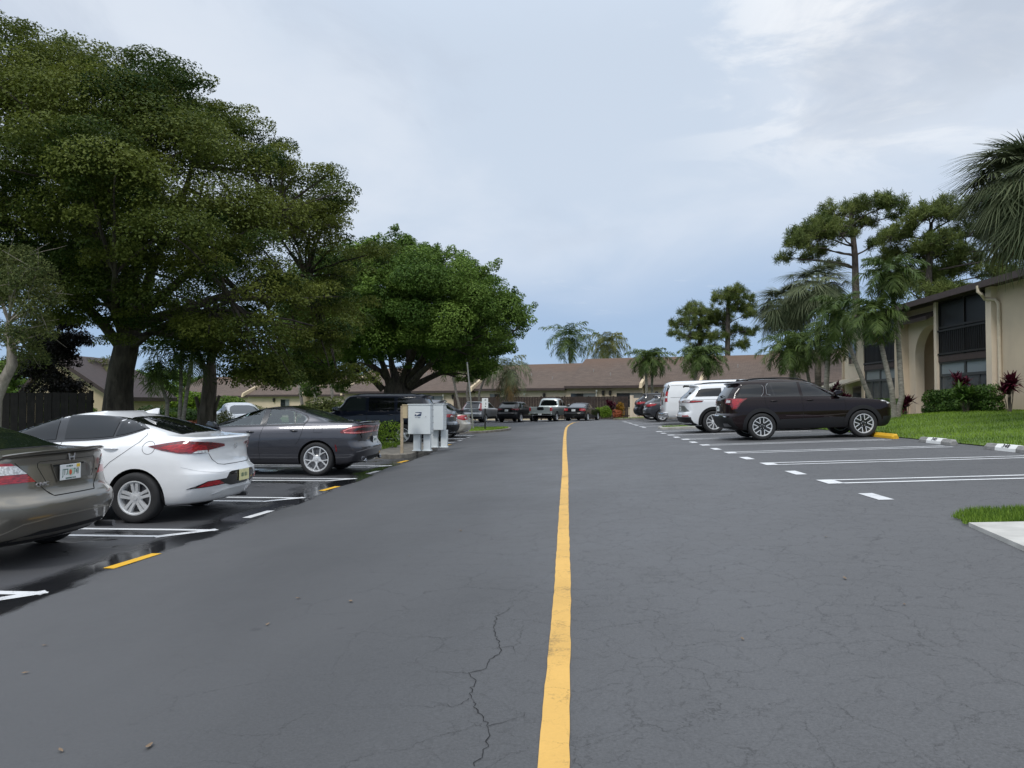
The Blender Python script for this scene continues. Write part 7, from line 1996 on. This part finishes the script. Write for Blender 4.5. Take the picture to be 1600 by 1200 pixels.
# ---------------------------------------------------------------- palms
def strap(Vs, a, d, L, w, droop, side):
    """two-part tapered leaflet"""
    m = a + d * L * .55 + Vector((0, 0, -droop * L * .18)); t = a + d * L + Vector((0, 0, -droop * L * .75))
    s = side * w
    Vs += [a - s * .35, m - s * .5, m + s * .5, a + s * .35, m - s * .5, t - s * .08, t + s * .08, m + s * .5]
def palm(name, label, base, path, r0, r1, crown, L, n=16, kind='feather', m_leaf=None, m_trunk=None, leafl=.38, shaft=.0, dead=0, lw=.045, dens=26, group=None, emin=-35, emax=82, hang=.6):
    """path: trunk points (world); crown: world crown centre"""
    e = empty(name, tuple(base), 0, label, 'palm', group)
    B = Vector(base)
    mb = MB(); P = [Vector(p) - B for p in path]
    Q = []
    for i in range(len(P) - 1):
        for k in range(5): Q.append(P[i].lerp(P[i + 1], k / 5))
    Q.append(P[-1]); n_ = len(Q) - 1
    rad = [(r0 + (r1 - r0) * (i / n_) ** .7) * (1.0 + .035 * (i % 2)) + (.5 * r0 * max(0, 1 - i / 3.0) if i < 3 else 0) for i in range(n_ + 1)]
    mb.tube(Q, rad, 10)
    mb.build('trunk', m_trunk or M_PTRUNK, e, 60)
    C = Vector(crown) - B
    if shaft:
        mb = MB(); dd = (C - Q[-1]); mb.tube([Q[-1], Q[-1] + dd * .3, C], [r1 * 1.25, r1 * 1.35, r1 * .6], 10); mb.build('crown_shaft', M_SHAFT, e, 60)
    Vs = []; T = []; Vd = []
    for i in range(n + dead):
        is_dead = i >= n
        az = 2.399963 * i + rnd.uniform(-.2, .2)
        u = (i + .5) / n
        el0 = R(emax + (emin - emax) * min(1, u) ** (.8)) if not is_dead else R(-50)
        ln = L * rnd.uniform(.85, 1.1) * (.8 if u < .15 else 1)
        out = Vector((math.cos(az), math.sin(az), 0))
        W = Vd if is_dead else Vs
        if kind == 'feather':
            pts = [C.copy()]; k = 12; el = el0
            for j in range(k):
                el = el0 - R(rnd.uniform(62, 95)) * ((j + 1) / k) ** 1.25 if not is_dead else max(R(-88), el0 - R(40) * (j / k))
                pts.append(pts[-1] + (out * math.cos(el) + Vector((0, 0, 1)) * math.sin(el)) * ln / k)
            sd = Vector((-out.y, out.x, 0))
            t0 = rnd.uniform(.2, .8)
            for j in range(k):                                    # rachis as a narrow ribbon
                a, b = pts[j], pts[j + 1]; w = .022 * (1 - j / k) + .005
                W += [a - sd * w, b - sd * w, b + sd * w, a + sd * w]
                if not is_dead: T.append(.9)
            nl = dens
            for q in range(nl):
                t = .10 + .90 * (q + .5) / nl; j = min(k - 1, int(t * k)); a = pts[j].lerp(pts[j + 1], t * k - j)
                fw = (pts[j + 1] - pts[j]).normalized(); up = sd.cross(fw).normalized()
                if up.z < 0: up = -up
                ll = leafl * math.sin(math.pi * min(1, t * .86 + .12)) ** .6 * rnd.uniform(.85, 1.12)
                for s in (-1, 1):
                    d = (sd * s * .85 + fw * (.35 + .6 * t) + up * rnd.uniform(-.35, .75)).normalized()
                    strap(W, a, d, ll, lw, hang * rnd.uniform(.6, 1.4), fw)
                    if not is_dead: tt = min(1, max(0, t0 + rnd.gauss(0, .15))); T += [tt, tt]
        else:
            pet = ln * rnd.uniform(.34, .56); el = el0 - R(12)
            a0 = C + out * .05; hub = C + (out * math.cos(el0) + Vector((0, 0, 1)) * math.sin(el0)) * pet
            sd = Vector((-out.y, out.x, 0)); w = .02
            W += [a0 - sd * w, hub - sd * w, hub + sd * w, a0 + sd * w]
            t0 = rnd.uniform(.15, .8)
            if not is_dead: T.append(.8)
            fw = (out * math.cos(el - R(25)) + Vector((0, 0, 1)) * math.sin(el - R(25))).normalized(); up = sd.cross(fw)
            nl = dens
            for q in range(nl):
                th = R(-105 + 210 * (q + .5) / nl + rnd.uniform(-3, 3))
                d = (fw * math.cos(th) + sd * math.sin(th) + up * (.12 * abs(math.sin(th)))).normalized()
                strap(W, hub, d, ln * .50 * (1 - .25 * abs(th) / 1.9) * rnd.uniform(.88, 1.1), lw, hang * rnd.uniform(.5, 1.3), d.cross(up).normalized())
                if not is_dead: tt = min(1, max(0, t0 + rnd.gauss(0, .15))); T += [tt, tt]
    V = np.array([tuple(v) for v in Vs]); crown_obj('crown', V, np.array(T), m_leaf or M_PALM, e)
    if Vd:
        V = np.array([tuple(v) for v in Vd]); crown_obj('dry_fronds', V, rng.uniform(0, 1, len(V) // 4), M_DEAD, e)
    return e
def gnd(x, y): return lawn_z(x, y) if x > KX and y < 50 else (left_lawn_z(x, y) if x < -10.2 else gz(x, y))
def palm_px(name, label, Y, trunk_px, crown_px, r_px, r0, r1, **k):
    """palm whose trunk and crown are given as photo pixels at road distance Y"""
    s = F_PX / Y
    path = [at(x, y, Y) for x, y in trunk_px]
    g = gnd(path[0].x, Y) - .15
    path[0].z = min(path[0].z, g) if path[0].z < g + .6 else path[0].z
    if path[0].z > g: path = [Vector((path[0].x, Y, g))] + path
    else: path[0].z = g
    path = [p + Vector((0, rnd.uniform(-.2, .2) if i else 0, 0)) for i, p in enumerate(path)]
    c = at(*crown_px, Y); path[-1].y = Y
    return palm(name, label, path[0], path, r0, r1, c, r_px / s * 1.12, **k)
AD = dict(kind='feather', leafl=.44, n=24, lw=.045, shaft=1, dens=38, emin=-45)
PG = 'slim palms on the right lawn in front of the houses'
palm_px('slim_palm', 'leaning slim palm whose trunk slants from upper left down to the SUV hood', 33, [(1374, 648), (1352, 600), (1332, 550), (1318, 512)], (1312, 482), 52, .11, .08, group=PG, **AD)
palm_px('slim_palm', 'slim palm with pale curved trunk and one dry drooping frond beside the forked pair', 29, [(1398, 660), (1390, 610), (1380, 560), (1373, 520)], (1368, 486), 50, .11, .08, group=PG, dead=1, **AD)
palm_px('slim_palm', 'upright slim palm with tallest crown, rising before the pale fin wall', 29.2, [(1399, 660), (1407, 620), (1404, 550), (1400, 490), (1394, 462)], (1390, 424), 50, .11, .08, group=PG, **AD)
palm_px('slim_palm', 'slim palm with thick straight grey trunk just left of the cream awning', 36, [(1294, 655), (1293, 600), (1294, 555)], (1297, 520), 48, .15, .11, group=PG, **AD)
palm_px('slim_palm', 'shortest slim palm on the lawn, its trunk slanting right below the left fan palm', 38, [(1262, 650), (1248, 605), (1236, 572)], (1230, 542), 48, .12, .085, group=PG, **AD)
palm_px('slim_palm', 'slim palm with thin trunk slanting right, between two fan palms', 39, [(1276, 650), (1267, 610), (1259, 570)], (1254, 535), 46, .11, .08, group=PG, **AD)
FN = dict(kind='fan', n=60, lw=.045, dens=30, m_leaf=M_PALMG, m_trunk=M_PTRUNKB, emin=-50, hang=.22)
palm_px('fan_palm', 'grey green fan palm at the left end of the lawn palms', 42, [(1240, 650), (1240, 600), (1236, 530)], (1226, 478), 62, .18, .16, **FN)
palm_px('fan_palm', 'grey green fan palm with higher round crown in the middle of the lawn palms', 41, [(1280, 650), (1279, 600), (1278, 510)], (1276, 450), 66, .18, .16, **FN)
# big fan palm leaning in from the right edge
c = at(1612, 290, 19.5)
palm('fan_palm', 'big grey green fan palm crown reaching in at the upper right edge', (c.x + .55, 19.5, gnd(c.x, 19.5) - .1), [(c.x + .55, 19.5, gnd(c.x, 19.5) - .1), (c.x + .45, 19.5, 3.5), (c.x + .1, 19.5, c.z - .3)], .24, .20, c, 2.3, n=170, kind='fan', m_leaf=M_PALMG, m_trunk=M_PTRUNKB, dens=34, lw=.030, emin=-70, emax=88, hang=.30, dead=4)
# far palms
palm_px('drooping_palm', 'stout palm with long hanging fronds in front of the house row, left of the pickup', 65.5, [(798, 655), (797, 620), (796, 592)], (794, 575), 46, .40, .32, kind='feather', n=22, leafl=.75, dens=26, lw=.07, hang=1.1, emin=-70, m_leaf=M_PALMG, m_trunk=M_PTRUNKB, dead=3)
for i, (x0, x1, lab) in enumerate(((716, 708, 'thin pale palm stem leaning left, under the round tree edge'), (728, 733, 'thin pale palm between two leaning stems near the round tree'), (742, 758, 'thin pale palm stem leaning right behind the tall thin pole'))):
    palm_px('slim_palm', lab, 63 + i * .7, [(x0 + 8, 655), (x0 + (x1 - x0) * .4, 615), (x1, 588)], (x1, 572), 30, .12, .09, kind='feather', n=12, leafl=.55, dens=18, lw=.06, shaft=1)
palm_px('coconut_palm', 'coconut palm with spiky dark crown above the roof ridge, left one', 104, [(893, 620), (890, 545)], (889, 526), 44, .22, .18, kind='feather', n=26, leafl=1.1, dens=26, lw=.13, emin=-45)
palm_px('coconut_palm', 'paler coconut palm above the roof ridge, right of the spiky one', 112, [(950, 620), (949, 560)], (949, 536), 40, .25, .2, kind='feather', n=24, leafl=1.2, dens=26, lw=.13, emin=-40, hang=1.0, m_leaf=M_PALMY)
for i, (x, lab) in enumerate(((1010, 'dark green palm before the house row beside the entry wall, taller left stem'), (1019, 'dark green palm before the house row beside the entry wall, straight right stem'))):
    palm_px('christmas_palm', lab, 61 + i, [(x + 2, 655), (x, 600), (x - 1 + i * 2, 580)], (x - 2 + i * 4, 560), 33, .13, .10, kind='feather', n=22, leafl=.55, dens=26, lw=.07, shaft=1)
for i, (x, lab) in enumerate(((1084, 'dark palm over the white van roof with slanted pale stem'), (1107, 'dark palm over the white van roof, straight stem nearer the pines'))):
    palm_px('christmas_palm', lab, 55 + i, [(x - 3, 650), (x, 600), (x + 4 - i * 4, 580)], (x + 4 - i * 4, 556), 35, .13, .10, kind='feather', n=22, leafl=.55, dens=26, lw=.07, shaft=1)
# clustered palms under the biggest tree
for (tr, cr, r, lab) in (([(264, 662), (258, 630), (252, 600)], (250, 582), 44, 'small palm with low dark crown left of the clustered stems'), ([(281, 662), (281, 620), (283, 570)], (272, 548), 60, 'small palm with arching pale fronds under the biggest tree'), ([(287, 662), (292, 620), (297, 585)], (300, 552), 60, 'small palm with yellowish crown shaft beside the grey tree trunk')):
    palm_px('small_palm', lab, 21, tr, cr, r, .065, .05, kind='feather', n=13, leafl=.36, dens=22, lw=.035, shaft=1)
for (x, lab) in ((468, 'far thin palm trunk rising before the left house roof, left one'), (490, 'far thin palm trunk leaning before the left house roof'), (517, 'far palm trunk in front of the pale parapets under the round tree')):
    palm_px('slim_palm', lab, 58 + (x % 7), [(x + 6, 650), (x + 2, 610), (x, 575)], (x, 552), 26, .16, .12, kind='feather', n=12, leafl=.55, dens=16, lw=.07, m_leaf=M_PALMY)
palm_px('small_palm', 'yellow green palm behind the house gable left of the big trunk', 37, [(160, 640), (160, 590)], (158, 575), 40, .12, .1, kind='feather', n=14, leafl=.6, dens=20, lw=.05, m_leaf=M_PALMY)

def grey_fork():
    Y = 25.0; base = at(322, 660, Y); e = empty('small_tree', (base.x, Y, .2), 0, 'grey trunked tree forking behind the dark grey sedan', 'tree')
    f = lambda x, y, d=0.0: Vector((at(x, y, Y + d).x - base.x, d, at(x, y, Y + d).z - .2))
    mb = MB(); mb.tube([Vector((0, 0, -.3)), f(324, 640), f(328, 600), f(328, 570)], [.34, .27, .24, .20], 10)
    cl = []
    for a, b in (((326, 600), (308, 545)), ((328, 575), (345, 530)), ((328, 570), (325, 520))):
        P = limb(mb, f(*a), f(*b, rnd.uniform(-.5, .5)), .13, .06)
        for _ in range(5):
            c = P[-1] + Vector((rnd.gauss(0, .7), rnd.gauss(0, .7), rnd.uniform(.1, .9))); cl.append((tuple(c), .55, .55, .4)); limb(mb, P[-1], c, .04, .01, 0, 4, 5)
    mb.tube([Vector((-.25, 0, -.2)), f(312, 640), f(306, 620)], [.10, .08, .06], 7); mb.tube([Vector((.3, 0, -.2)), f(336, 640), f(343, 618)], [.08, .06, .05], 7)
    mb.build('trunk', M_BARK, e, 60)
    V, T = foliage(cl, 90, .13); crown_obj('crown', V, T, M_LEAF2, e)
grey_fork()

# ---------------------------------------------------------------- pines
def pine(label, Y, base_x, trunk_px, blobs, tr=.28):
    s = F_PX / Y
    b = at(base_x, 640, Y); e = empty('pine_tree', (b.x, Y, 0), 0, label, 'tree')
    f = lambda x, y, d=0.0: Vector((at(x, y, Y).x - b.x, d, at(x, y, Y).z))
    tp = [Vector((f(*trunk_px[0]).x, 0, -.3))] + [f(x, y) for x, y in trunk_px[1:]]
    mb = MB(); Q = []
    for i in range(len(tp) - 1):
        for k in range(4): Q.append(tp[i].lerp(tp[i + 1], k / 4))
    Q.append(tp[-1]); mb.tube(Q, [tr * (1 - .72 * i / len(Q)) for i in range(len(Q))], 9)
    Vs = []; T = []
    for (x, y, r) in blobs:
        c0 = f(x, y, rnd.uniform(-1, 1) * 2.2); rr = 1.22 * r / s
        near = min(Q, key=lambda p: (p - c0).length + abs(p.z + .9 - c0.z) * .8)
        P = limb(mb, near, c0, .09, .03, rnd.uniform(-.08, .12), 7, 6, .07)
        m = max(7, int(2.9 * (rr / .75) ** 2 * 3))
        for _ in range(m):
            d = Vector((rnd.gauss(0, 1), rnd.gauss(0, 1), rnd.gauss(.15, .55))).normalized()
            c = c0 + Vector((d.x * rr, d.y * rr, d.z * rr * .7)) * rnd.uniform(.45, 1.05)
            limb(mb, P[-1 - rnd.randint(0, 2)], c, .03, .012, .04, 4, 4)
            tt = min(1, max(0, rnd.gauss(.45, .25)))
            k = 70
            dd = unit(rng.normal(size=(k, 3)) + np.array([0, 0, .45])); P0 = np.array(c) + rng.normal(0, .13, (k, 3)); Ln = .36 * rng.uniform(.7, 1.2, k)[:, None]
            sd = unit(np.cross(dd, rng.normal(size=(k, 3)))) * .020
            q = np.empty((k, 4, 3)); q[:, 0] = P0 - sd; q[:, 1] = P0 + dd * Ln - sd * .6; q[:, 2] = P0 + dd * Ln + sd * .6; q[:, 3] = P0 + sd
            Vs.append(q.reshape(-1, 3)); T.append(np.clip(tt + rng.normal(0, .12, k), 0, 1))
    mb.build('trunk', M_PINEB, e, 60)
    crown_obj('crown', np.concatenate(Vs), np.concatenate(T), M_NEEDLE, e)
pine('tall pine with a long flat branch reaching left above the lawn palms', 60, 1338, [(1338, 640), (1338, 480), (1336, 400), (1330, 340), (1328, 318)], [(1240, 388, 20), (1262, 372, 26), (1282, 362, 24), (1300, 345, 26), (1325, 325, 26), (1350, 322, 24), (1375, 332, 22), (1385, 345, 12), (1290, 385, 16), (1350, 350, 18), (1226, 402, 12), (1360, 385, 12), (1305, 370, 20), (1318, 405, 12), (1275, 398, 12)], .36)
pine('dense pine with rounded crown behind the two storey building, next to the fan palm', 56, 1450, [(1450, 640), (1450, 500), (1452, 400), (1455, 350)], [(1392, 372, 18), (1412, 362, 24), (1435, 345, 26), (1460, 335, 26), (1488, 345, 28), (1505, 370, 26), (1420, 395, 24), (1450, 385, 28), (1478, 395, 30), (1395, 400, 16), (1430, 425, 26), (1465, 430, 26), (1500, 420, 28), (1525, 400, 26), (1545, 430, 24), (1570, 405, 26), (1410, 450, 22), (1440, 462, 24), (1485, 455, 24), (1590, 425, 20), (1600, 390, 24)], .36)
pine('far pine with straight trunk above the roof, taller of the distant pair', 92, 1137, [(1137, 640), (1137, 540), (1138, 470), (1140, 455)], [(1140, 460, 17), (1160, 464, 15), (1122, 470, 15), (1150, 484, 17), (1128, 495, 16), (1166, 492, 12), (1112, 500, 14), (1150, 515, 15), (1172, 518, 12), (1120, 525, 14), (1160, 540, 12), (1135, 545, 10), (1178, 478, 9)], .42)
pine('far pine with low rounded crown left of the taller distant pine', 95, 1085, [(1090, 640), (1092, 560), (1095, 500), (1096, 480)], [(1094, 478, 14), (1078, 490, 16), (1104, 492, 14), (1064, 505, 14), (1086, 508, 18), (1056, 522, 10), (1072, 528, 15), (1098, 526, 15), (1084, 545, 12), (1110, 545, 12)], .42)

# ---------------------------------------------------------------- hedges, bushes, strap-leaved shrubs
def bush(name, label, cat, c, rx, ry, rz, m, leaf, per, low=-.8, tint=None):
    e = empty(name, c, 0, label, cat)
    cl = [((0, 0, rz * .85), rx * .8, ry * .8, rz * .9)]
    for _ in range(9):
        a = rnd.uniform(0, 6.28); k = rnd.uniform(.25, .6); cl.append(((rx * k * math.cos(a), ry * k * math.sin(a), rz * rnd.uniform(.5, 1.35)), rx * .48, ry * .48, rz * .48))
    V, T = foliage(cl, per, leaf, .6, .5, low, .25, .18); crown_obj('foliage', V, T, m, e)
    return e
def hedge(name, label, x0, x1, y0, y1, zf, h, m, leaf, per):
    cx, cy = (x0 + x1) / 2, (y0 + y1) / 2
    e = empty(name, (cx, cy, zf(cx, cy)), 0, label, 'hedge')
    cl = []
    nx = max(1, int((x1 - x0) / .55)); ny = max(1, int((y1 - y0) / .55))
    for i in range(nx):
        for j in range(ny):
            x = x0 + (x1 - x0) * (i + .5) / nx; y = y0 + (y1 - y0) * (j + .5) / ny; z = zf(x, y) - zf(cx, cy)
            for k in (.25, .70): cl.append(((x - cx + rnd.gauss(0, .03), y - cy + rnd.gauss(0, .03), z + h * k + rnd.gauss(0, .02)), .40, .40, h * .32))
    V, T = foliage(cl, per, leaf, .6, .3, -1, .28, .14); crown_obj('foliage', V, T, m, e)
    return e
def cordyline(name, label, c, h, r, m, heads=9, cat='shrub'):
    e = empty(name, c, 0, label, cat)
    Vs = []; T = []; mb = MB()
    for i in range(heads):
        a = rnd.uniform(0, 6.28); k = r * rnd.uniform(.05, .55); top = Vector((k * math.cos(a), k * math.sin(a), h * rnd.uniform(.35, .85)))
        limb(mb, Vector((top.x * .3, top.y * .3, -.1)), top, .018, .010, 0, 4, 5)
        for _ in range(26):
            th = rnd.uniform(0, 6.28); el = R(rnd.uniform(0, 80)); d = Vector((math.cos(th) * math.cos(el), math.sin(th) * math.cos(el), math.sin(el)))
            side = d.cross(Vector((0, 0, 1))); side = side.normalized() if side.length > .01 else Vector((1, 0, 0))
            strap(Vs, top, d, rnd.uniform(.36, .56), .085, rnd.uniform(.1, .6), side); t = min(1, max(0, rnd.gauss(.45, .28))); T += [t, t]
    crown_obj('foliage', np.array([tuple(v) for v in Vs]), np.array(T), m, e); mb.build('stem', M_BARK, e)
    return e
# right building planting
HX = 15.35
y1 = y_on(1432, HX); y0 = y_on(1538, HX)
hedge('hedge', 'clipped dark green hedge under the screened porch and arch', HX, HX + 1.0, y0, y1, lawn_z, .98, M_HEDGE, .085, 430)
y1 = y_on(1345, 15.6); y0 = y_on(1396, 15.6)
hedge('hedge', 'low dark green hedge behind the slim palm trunks', 15.5, 16.4, y0, y1, lawn_z, .9, M_HEDGE, .085, 350)
for (x, X, h, r, lab) in ((1577, 15.5, 1.35, .55, 'large wine red strap leaved shrub against the blank tan wall'), (1500, 16.45, 1.75, .45, 'wine red shrub peeping over the clipped hedge'), (1416, 15.1, .9, .25, 'small thin wine red shrub by the fin wall'), (1303, 15.5, 1.9, .6, 'wine red shrub below the cream awning'), (1322, 15.3, 1.2, .45, 'wine red shrub right of the awning shrub, half behind the SUV hood')):
    y = y_on(x, X); cordyline('cordyline', lab, (X, y, lawn_z(X, y)), h, r, M_WINE, 11 if r > .4 else 5)
cordyline('cordyline', 'dark green leggy shrub growing out of the clipped hedge', (15.2, y_on(1510, 15.2), lawn_z(15.2, y_on(1510, 15.2))), 1.0, .4, M_HEDGE, 6)
# far planting in front of the house row
for (nm, lab, x, y, Y, rp, hp, m, lf, pr) in (('round_bush', 'round bright green bush at the lawn corner beside the black sedan', 947, 655, 62.5, 11, 12, M_HEDGEB, .10, 120), ('orange_bush', 'orange leaved bush right of the round green bush', 964, 654, 64, 8, 8, M_ORB, .10, 120), ('croton', 'tall yellow croton against the brown fence near the entry wall', 969, 650, 65.5, 9, 15, M_CROT, .13, 90), ('croton', 'yellow croton between the entry wall and the parked dark cars', 1003, 652, 63, 10, 14, M_CROT, .13, 90), ('green_bush', 'yellow green bush touching the nose of the black sedan', 935, 652, 65, 12, 10, M_HEDGEB, .10, 100), ('croton', 'small yellow green croton between the silver SUV and the black SUV', 783, 652, 66, 9, 8, M_HEDGEB, .12, 90)):
    c = at(x, y, Y); s = F_PX / Y; bush(nm, lab, 'bush', (c.x, Y, gz(c.x, Y) + .05), rp / s, rp / s, hp / s, m, lf, pr)
c = at(955, 648, 65); cordyline('cordyline', 'tall wine red shrub against the brown fence by the black sedan', (c.x, 65, .1), 1.7, .6, M_WINE, 14)
# left planting
c = at(300, 655, 27); bush('red_bush', 'low orange red bush behind the clustered small palms', 'bush', (c.x, 27, .15), .9, .6, .42, M_ORB, .10, 130)
c = at(268, 655, 27.5); bush('lime_bush', 'lime green tufted bush behind the small palm stems', 'bush', (c.x, 27.5, .2), .5, .5, .55, M_HEDGEB, .12, 110)
c = at(232, 655, 30); bush('green_bush', 'dark green bush right of the biggest trunk', 'bush', (c.x, 30, .2), 1.2, .9, .75, M_HEDGE, .11, 110)
c = at(345, 650, 30); bush('flower_bush', 'pale flowering bush by the far white sedan', 'bush', (c.x, 30.5, .2), .5, .5, .6, M_PALMY, .08, 110)
c = at(285, 655, 33); bush('green_bush', 'dark green bush far behind the clustered palm stems', 'bush', (c.x, 33, .25), 1.6, .9, .62, M_HEDGE, .11, 100)
c = at(335, 655, 36); bush('green_bush', 'dark green bush behind the grey forked tree', 'bush', (c.x, 36, .25), 1.5, .9, .62, M_HEDGE, .11, 100)
for (x, Y, rx_, rz_, m_, lab) in ((226, 40, 1.6, 1.25, M_LEAF2, 'tall leafy shrub seen between the biggest trunk and the small palms'), (262, 42, 1.7, 1.5, M_LEAF2, 'tall leafy shrub behind the crowns of the small palms'), (300, 41, 1.6, 1.15, M_HEDGEB, 'light green tall shrub behind the small palm with the yellowish shaft'), (352, 43, 1.5, .95, M_LEAF2, 'leafy green shrub behind the far white sedan'), (110, 31, 1.3, .9, M_LEAF2, 'green shrub between the dark fence and the cream gabled house')):
    c = at(x, 640, Y); bush('tall_shrub', lab, 'shrub', (c.x, Y, .25), rx_, 1.2, rz_, m_, .15, 85)
c = at(392, 645, 44); bush('green_bush', 'wide olive bush before the left end of the house row', 'bush', (c.x, 44, .2), 1.7, .9, .72, M_LEAF3, .12, 80)
c = at(500, 650, 42); bush('green_bush', 'light green leafy bush left of the navy SUV windshield', 'bush', (c.x, 42, .2), 1.5, 1.0, .95, M_LEAF3, .14, 80)
c = at(545, 650, 44); bush('green_bush', 'light green bush just behind the navy SUV hood', 'bush', (c.x, 44, .2), 1.2, .9, .85, M_HEDGEB, .14, 80)
hedge('hedge', 'bright green clipped hedge on the mailbox island', -7.6, -5.25, 23.2, 24.2, lambda x, y: .10, .88, M_HEDGEB, .055, 330)
# far wood that reads as one mass
def wood(name, x0, x1, Y, h, n, m=M_LEAF2):
    cl = []
    for _ in range(n):
        x = rnd.uniform(x0, x1); k = rnd.random(); hh = h * (.72 + .28 * math.sin(x * .21 + 1.3) * math.cos(x * .07)); cl.append(((x, Y + rnd.uniform(-4, 4), hh * k ** .7), rnd.uniform(1.2, 2.2), 1.8, rnd.uniform(.9, 1.5)))
    V, T = foliage(cl, 26, .34, .6, .6, -.5, .25, .25); tag(crown_obj(name, V, T, m, None), kind='stuff')
wood('distant_woods', -95, -30, 118, 9.0, 190)
wood('distant_woods', -75, -47, 66, 5.5, 70)
wood('distant_woods', 22, 80, 108, 8.5, 90)
# ================================================================ STREET FURNITURE
M_BOX = plain('mailbox_grey', (0.64, 0.68, 0.69), 0.5, var=.06, vscale=2.5)
M_BOXD = plain('mailbox_shade', (0.36, 0.40, 0.40), 0.5, var=.06)
M_BLUE = plain('postal_blue', (0.012, 0.035, 0.10), 0.5)
M_POST = plain('wood_post', (0.40, 0.32, 0.22), 0.8, var=.2, vscale=10)
M_SIGNW = plain('sign_white', (0.72, 0.73, 0.73), 0.5)
def mailbox(label, xc, yc, w, d, z0, z1, logo):
    e = empty('mailbox', (xc, yc, .13), 0, label, 'mailbox', 'grey mailbox units on the kerb island')
    mb = MB(); mb.box(-w / 2, w / 2, -d / 2, d / 2, z0, z1); b = mb.build('cabinet', M_BOX, e, bevel=.012)
    mb = MB(); mb.box(-w / 2 - .02, w / 2 + .03, -d / 2 - .02, d / 2 + .02, z1, z1 + .025); mb.build('lid', M_BOX, e, bevel=.006)
    # compartment doors on the road side
    n = 4
    for i in range(n):
        for j in range(2):
            za = z0 + .05 + (z1 - z0 - .1) * i / n; zb = z0 + .05 + (z1 - z0 - .1) * (i + 1) / n - .012
            ya = -d / 2 + .03 + (d - .06) * j / 2; yb = ya + (d - .06) / 2 - .012
            m2 = MB(); m2.box(w / 2, w / 2 + .012, ya, yb, za, zb); dr = m2.build('mail_door', M_BOX, e, bevel=.004)
            m2 = MB(); m2.box(w / 2 + .012, w / 2 + .02, yb - .05, yb - .03, (za + zb) / 2 - .015, (za + zb) / 2 + .015); m2.build('lock', M_DULL, dr)
    for x in (-.10, .20):
        mb = MB(); mb.box(x - .10, x + .10, -.11, .11, 0.0, z0); mb.box(x - .13, x + .13, -.15, .15, 0, .025); mb.build('pedestal', M_BOX, e, bevel=.006)
    if logo:
        y = -d / 2 - .004
        F3 = lambda u, v, dd: (u - .04, y - dd, z1 - .27 + v)
        mb = MB(); mb.prism([(-.095, -.055), (-.07, .055), (.115, .055), (.09, -.055)], 0, .003, F3); lg = mb.build('emblem', M_BLUE, e)
        mb = MB(); mb.prism([(-.085, -.012), (-.074, .034), (.03, .026), (.105, .012), (.02, .004), (.0, -.02), (-.045, -.052), (-.03, -.052), (.03, -.022), (.10, .0), (.088, -.052), (.096, -.048), (.112, .030), (.03, .034)], .003, .005, F3) if False else mb.prism([(-.083, -.005), (-.075, .030), (-.02, .034), (.06, .020), (.106, .004), (.05, .004), (.0, -.018), (-.06, -.05), (-.035, -.015)], .003, .005, F3)
        mb.build('emblem_eagle', M_SIGNW, lg)
        lettering('U.S. MAIL', .045, M_BLUE, Matrix(((1, 0, 0, -.04), (0, 0, -1, y), (0, 1, 0, z1 - .37), (0, 0, 0, 1))), e, .001, 'lettering', .9)
        mb = MB(); mb.lathe([(0, .01), (.012, .008), (.012, 0)], 10, lambda a, b_, h: (w * .30 + a, y - h, z1 - .35 + b_)); mb.build('cabinet_lock', M_DULL, e)
    return e
a = at(655, 660, 21.35); mailbox('grey mailbox unit with blue eagle emblem on its near side', a.x, 21.6, .66, .50, .50, 1.36, True)
a = at(683, 655, 23.2); mailbox('grey mailbox unit without emblem, farther along the kerb island', a.x + .02, 23.3, .42, .62, .56, 1.36, False)
a = at(628, 700, 20.8)
e = empty('wooden_post', (a.x, 20.8, .13), 0, 'pale wooden post with a small tan box beside the near mailbox', 'post')
mb = MB(); mb.box(-.038, .038, -.038, .038, -.1, 1.33); mb.build('post', M_POST, e, bevel=.006)
mb = MB(); mb.box(.035, .16, -.10, .06, .98, 1.34); mb.box(.02, .175, -.115, .07, 1.34, 1.37); mb.build('letter_box', plain('tan_box', (0.50, 0.40, 0.24), .6, var=.1), e, bevel=.008)
# sign island: leaning pole and small sign
a = at(740, 672, 40.2); t = at(730, 567, 40.2)
e = empty('leaning_pole', (a.x, 40.2, gz(a.x, 40.2) + .09), 0, 'tall thin grey pole leaning left on the small grass island', 'pole')
mb = MB(); mb.tube([(0, 0, -.1), ((t.x - a.x) * .5, 0, (t.z - .1) * .5), (t.x - a.x, 0, t.z - .1)], [.045, .042, .036], 10); mb.build('pole_shaft', plain('pole_grey', (0.30, 0.30, 0.28), .5, .4, var=.2), e, 50)
mb = MB(); mb.tube([(t.x - a.x, 0, t.z - .12), (t.x - a.x - .005, 0, t.z - .05)], [.044, .040], 10); mb.build('pole_cap', M_DULL, e)
a = at(758, 671, 39.4)
e = empty('road_sign', (a.x, 39.4, gz(a.x, 39.4) + .09), R(-4), 'small white sign on a dark post on the grass island', 'sign')
mb = MB(); mb.box(-.035, .035, -.03, .03, -.1, 1.28); mb.build('sign_post', M_DKB, e)
mb = MB(); mb.box(-.17, .17, -.042, -.03, 1.16, 1.72); sg = mb.build('sign_plate', M_SIGNW, e, bevel=.003)
mb = MB()
for (x0_, x1_, z0_, z1_) in ((.02, .06, 1.58, 1.66), (-.05, -.01, 1.60, 1.63), (.02, .07, 1.44, 1.47), (.03, .06, 1.36, 1.44), (.0, .05, 1.24, 1.30)): mb.box(x0_, x1_, -.0445, -.042, z0_, z1_)
mb.build('sign_marks', M_NUM, sg)
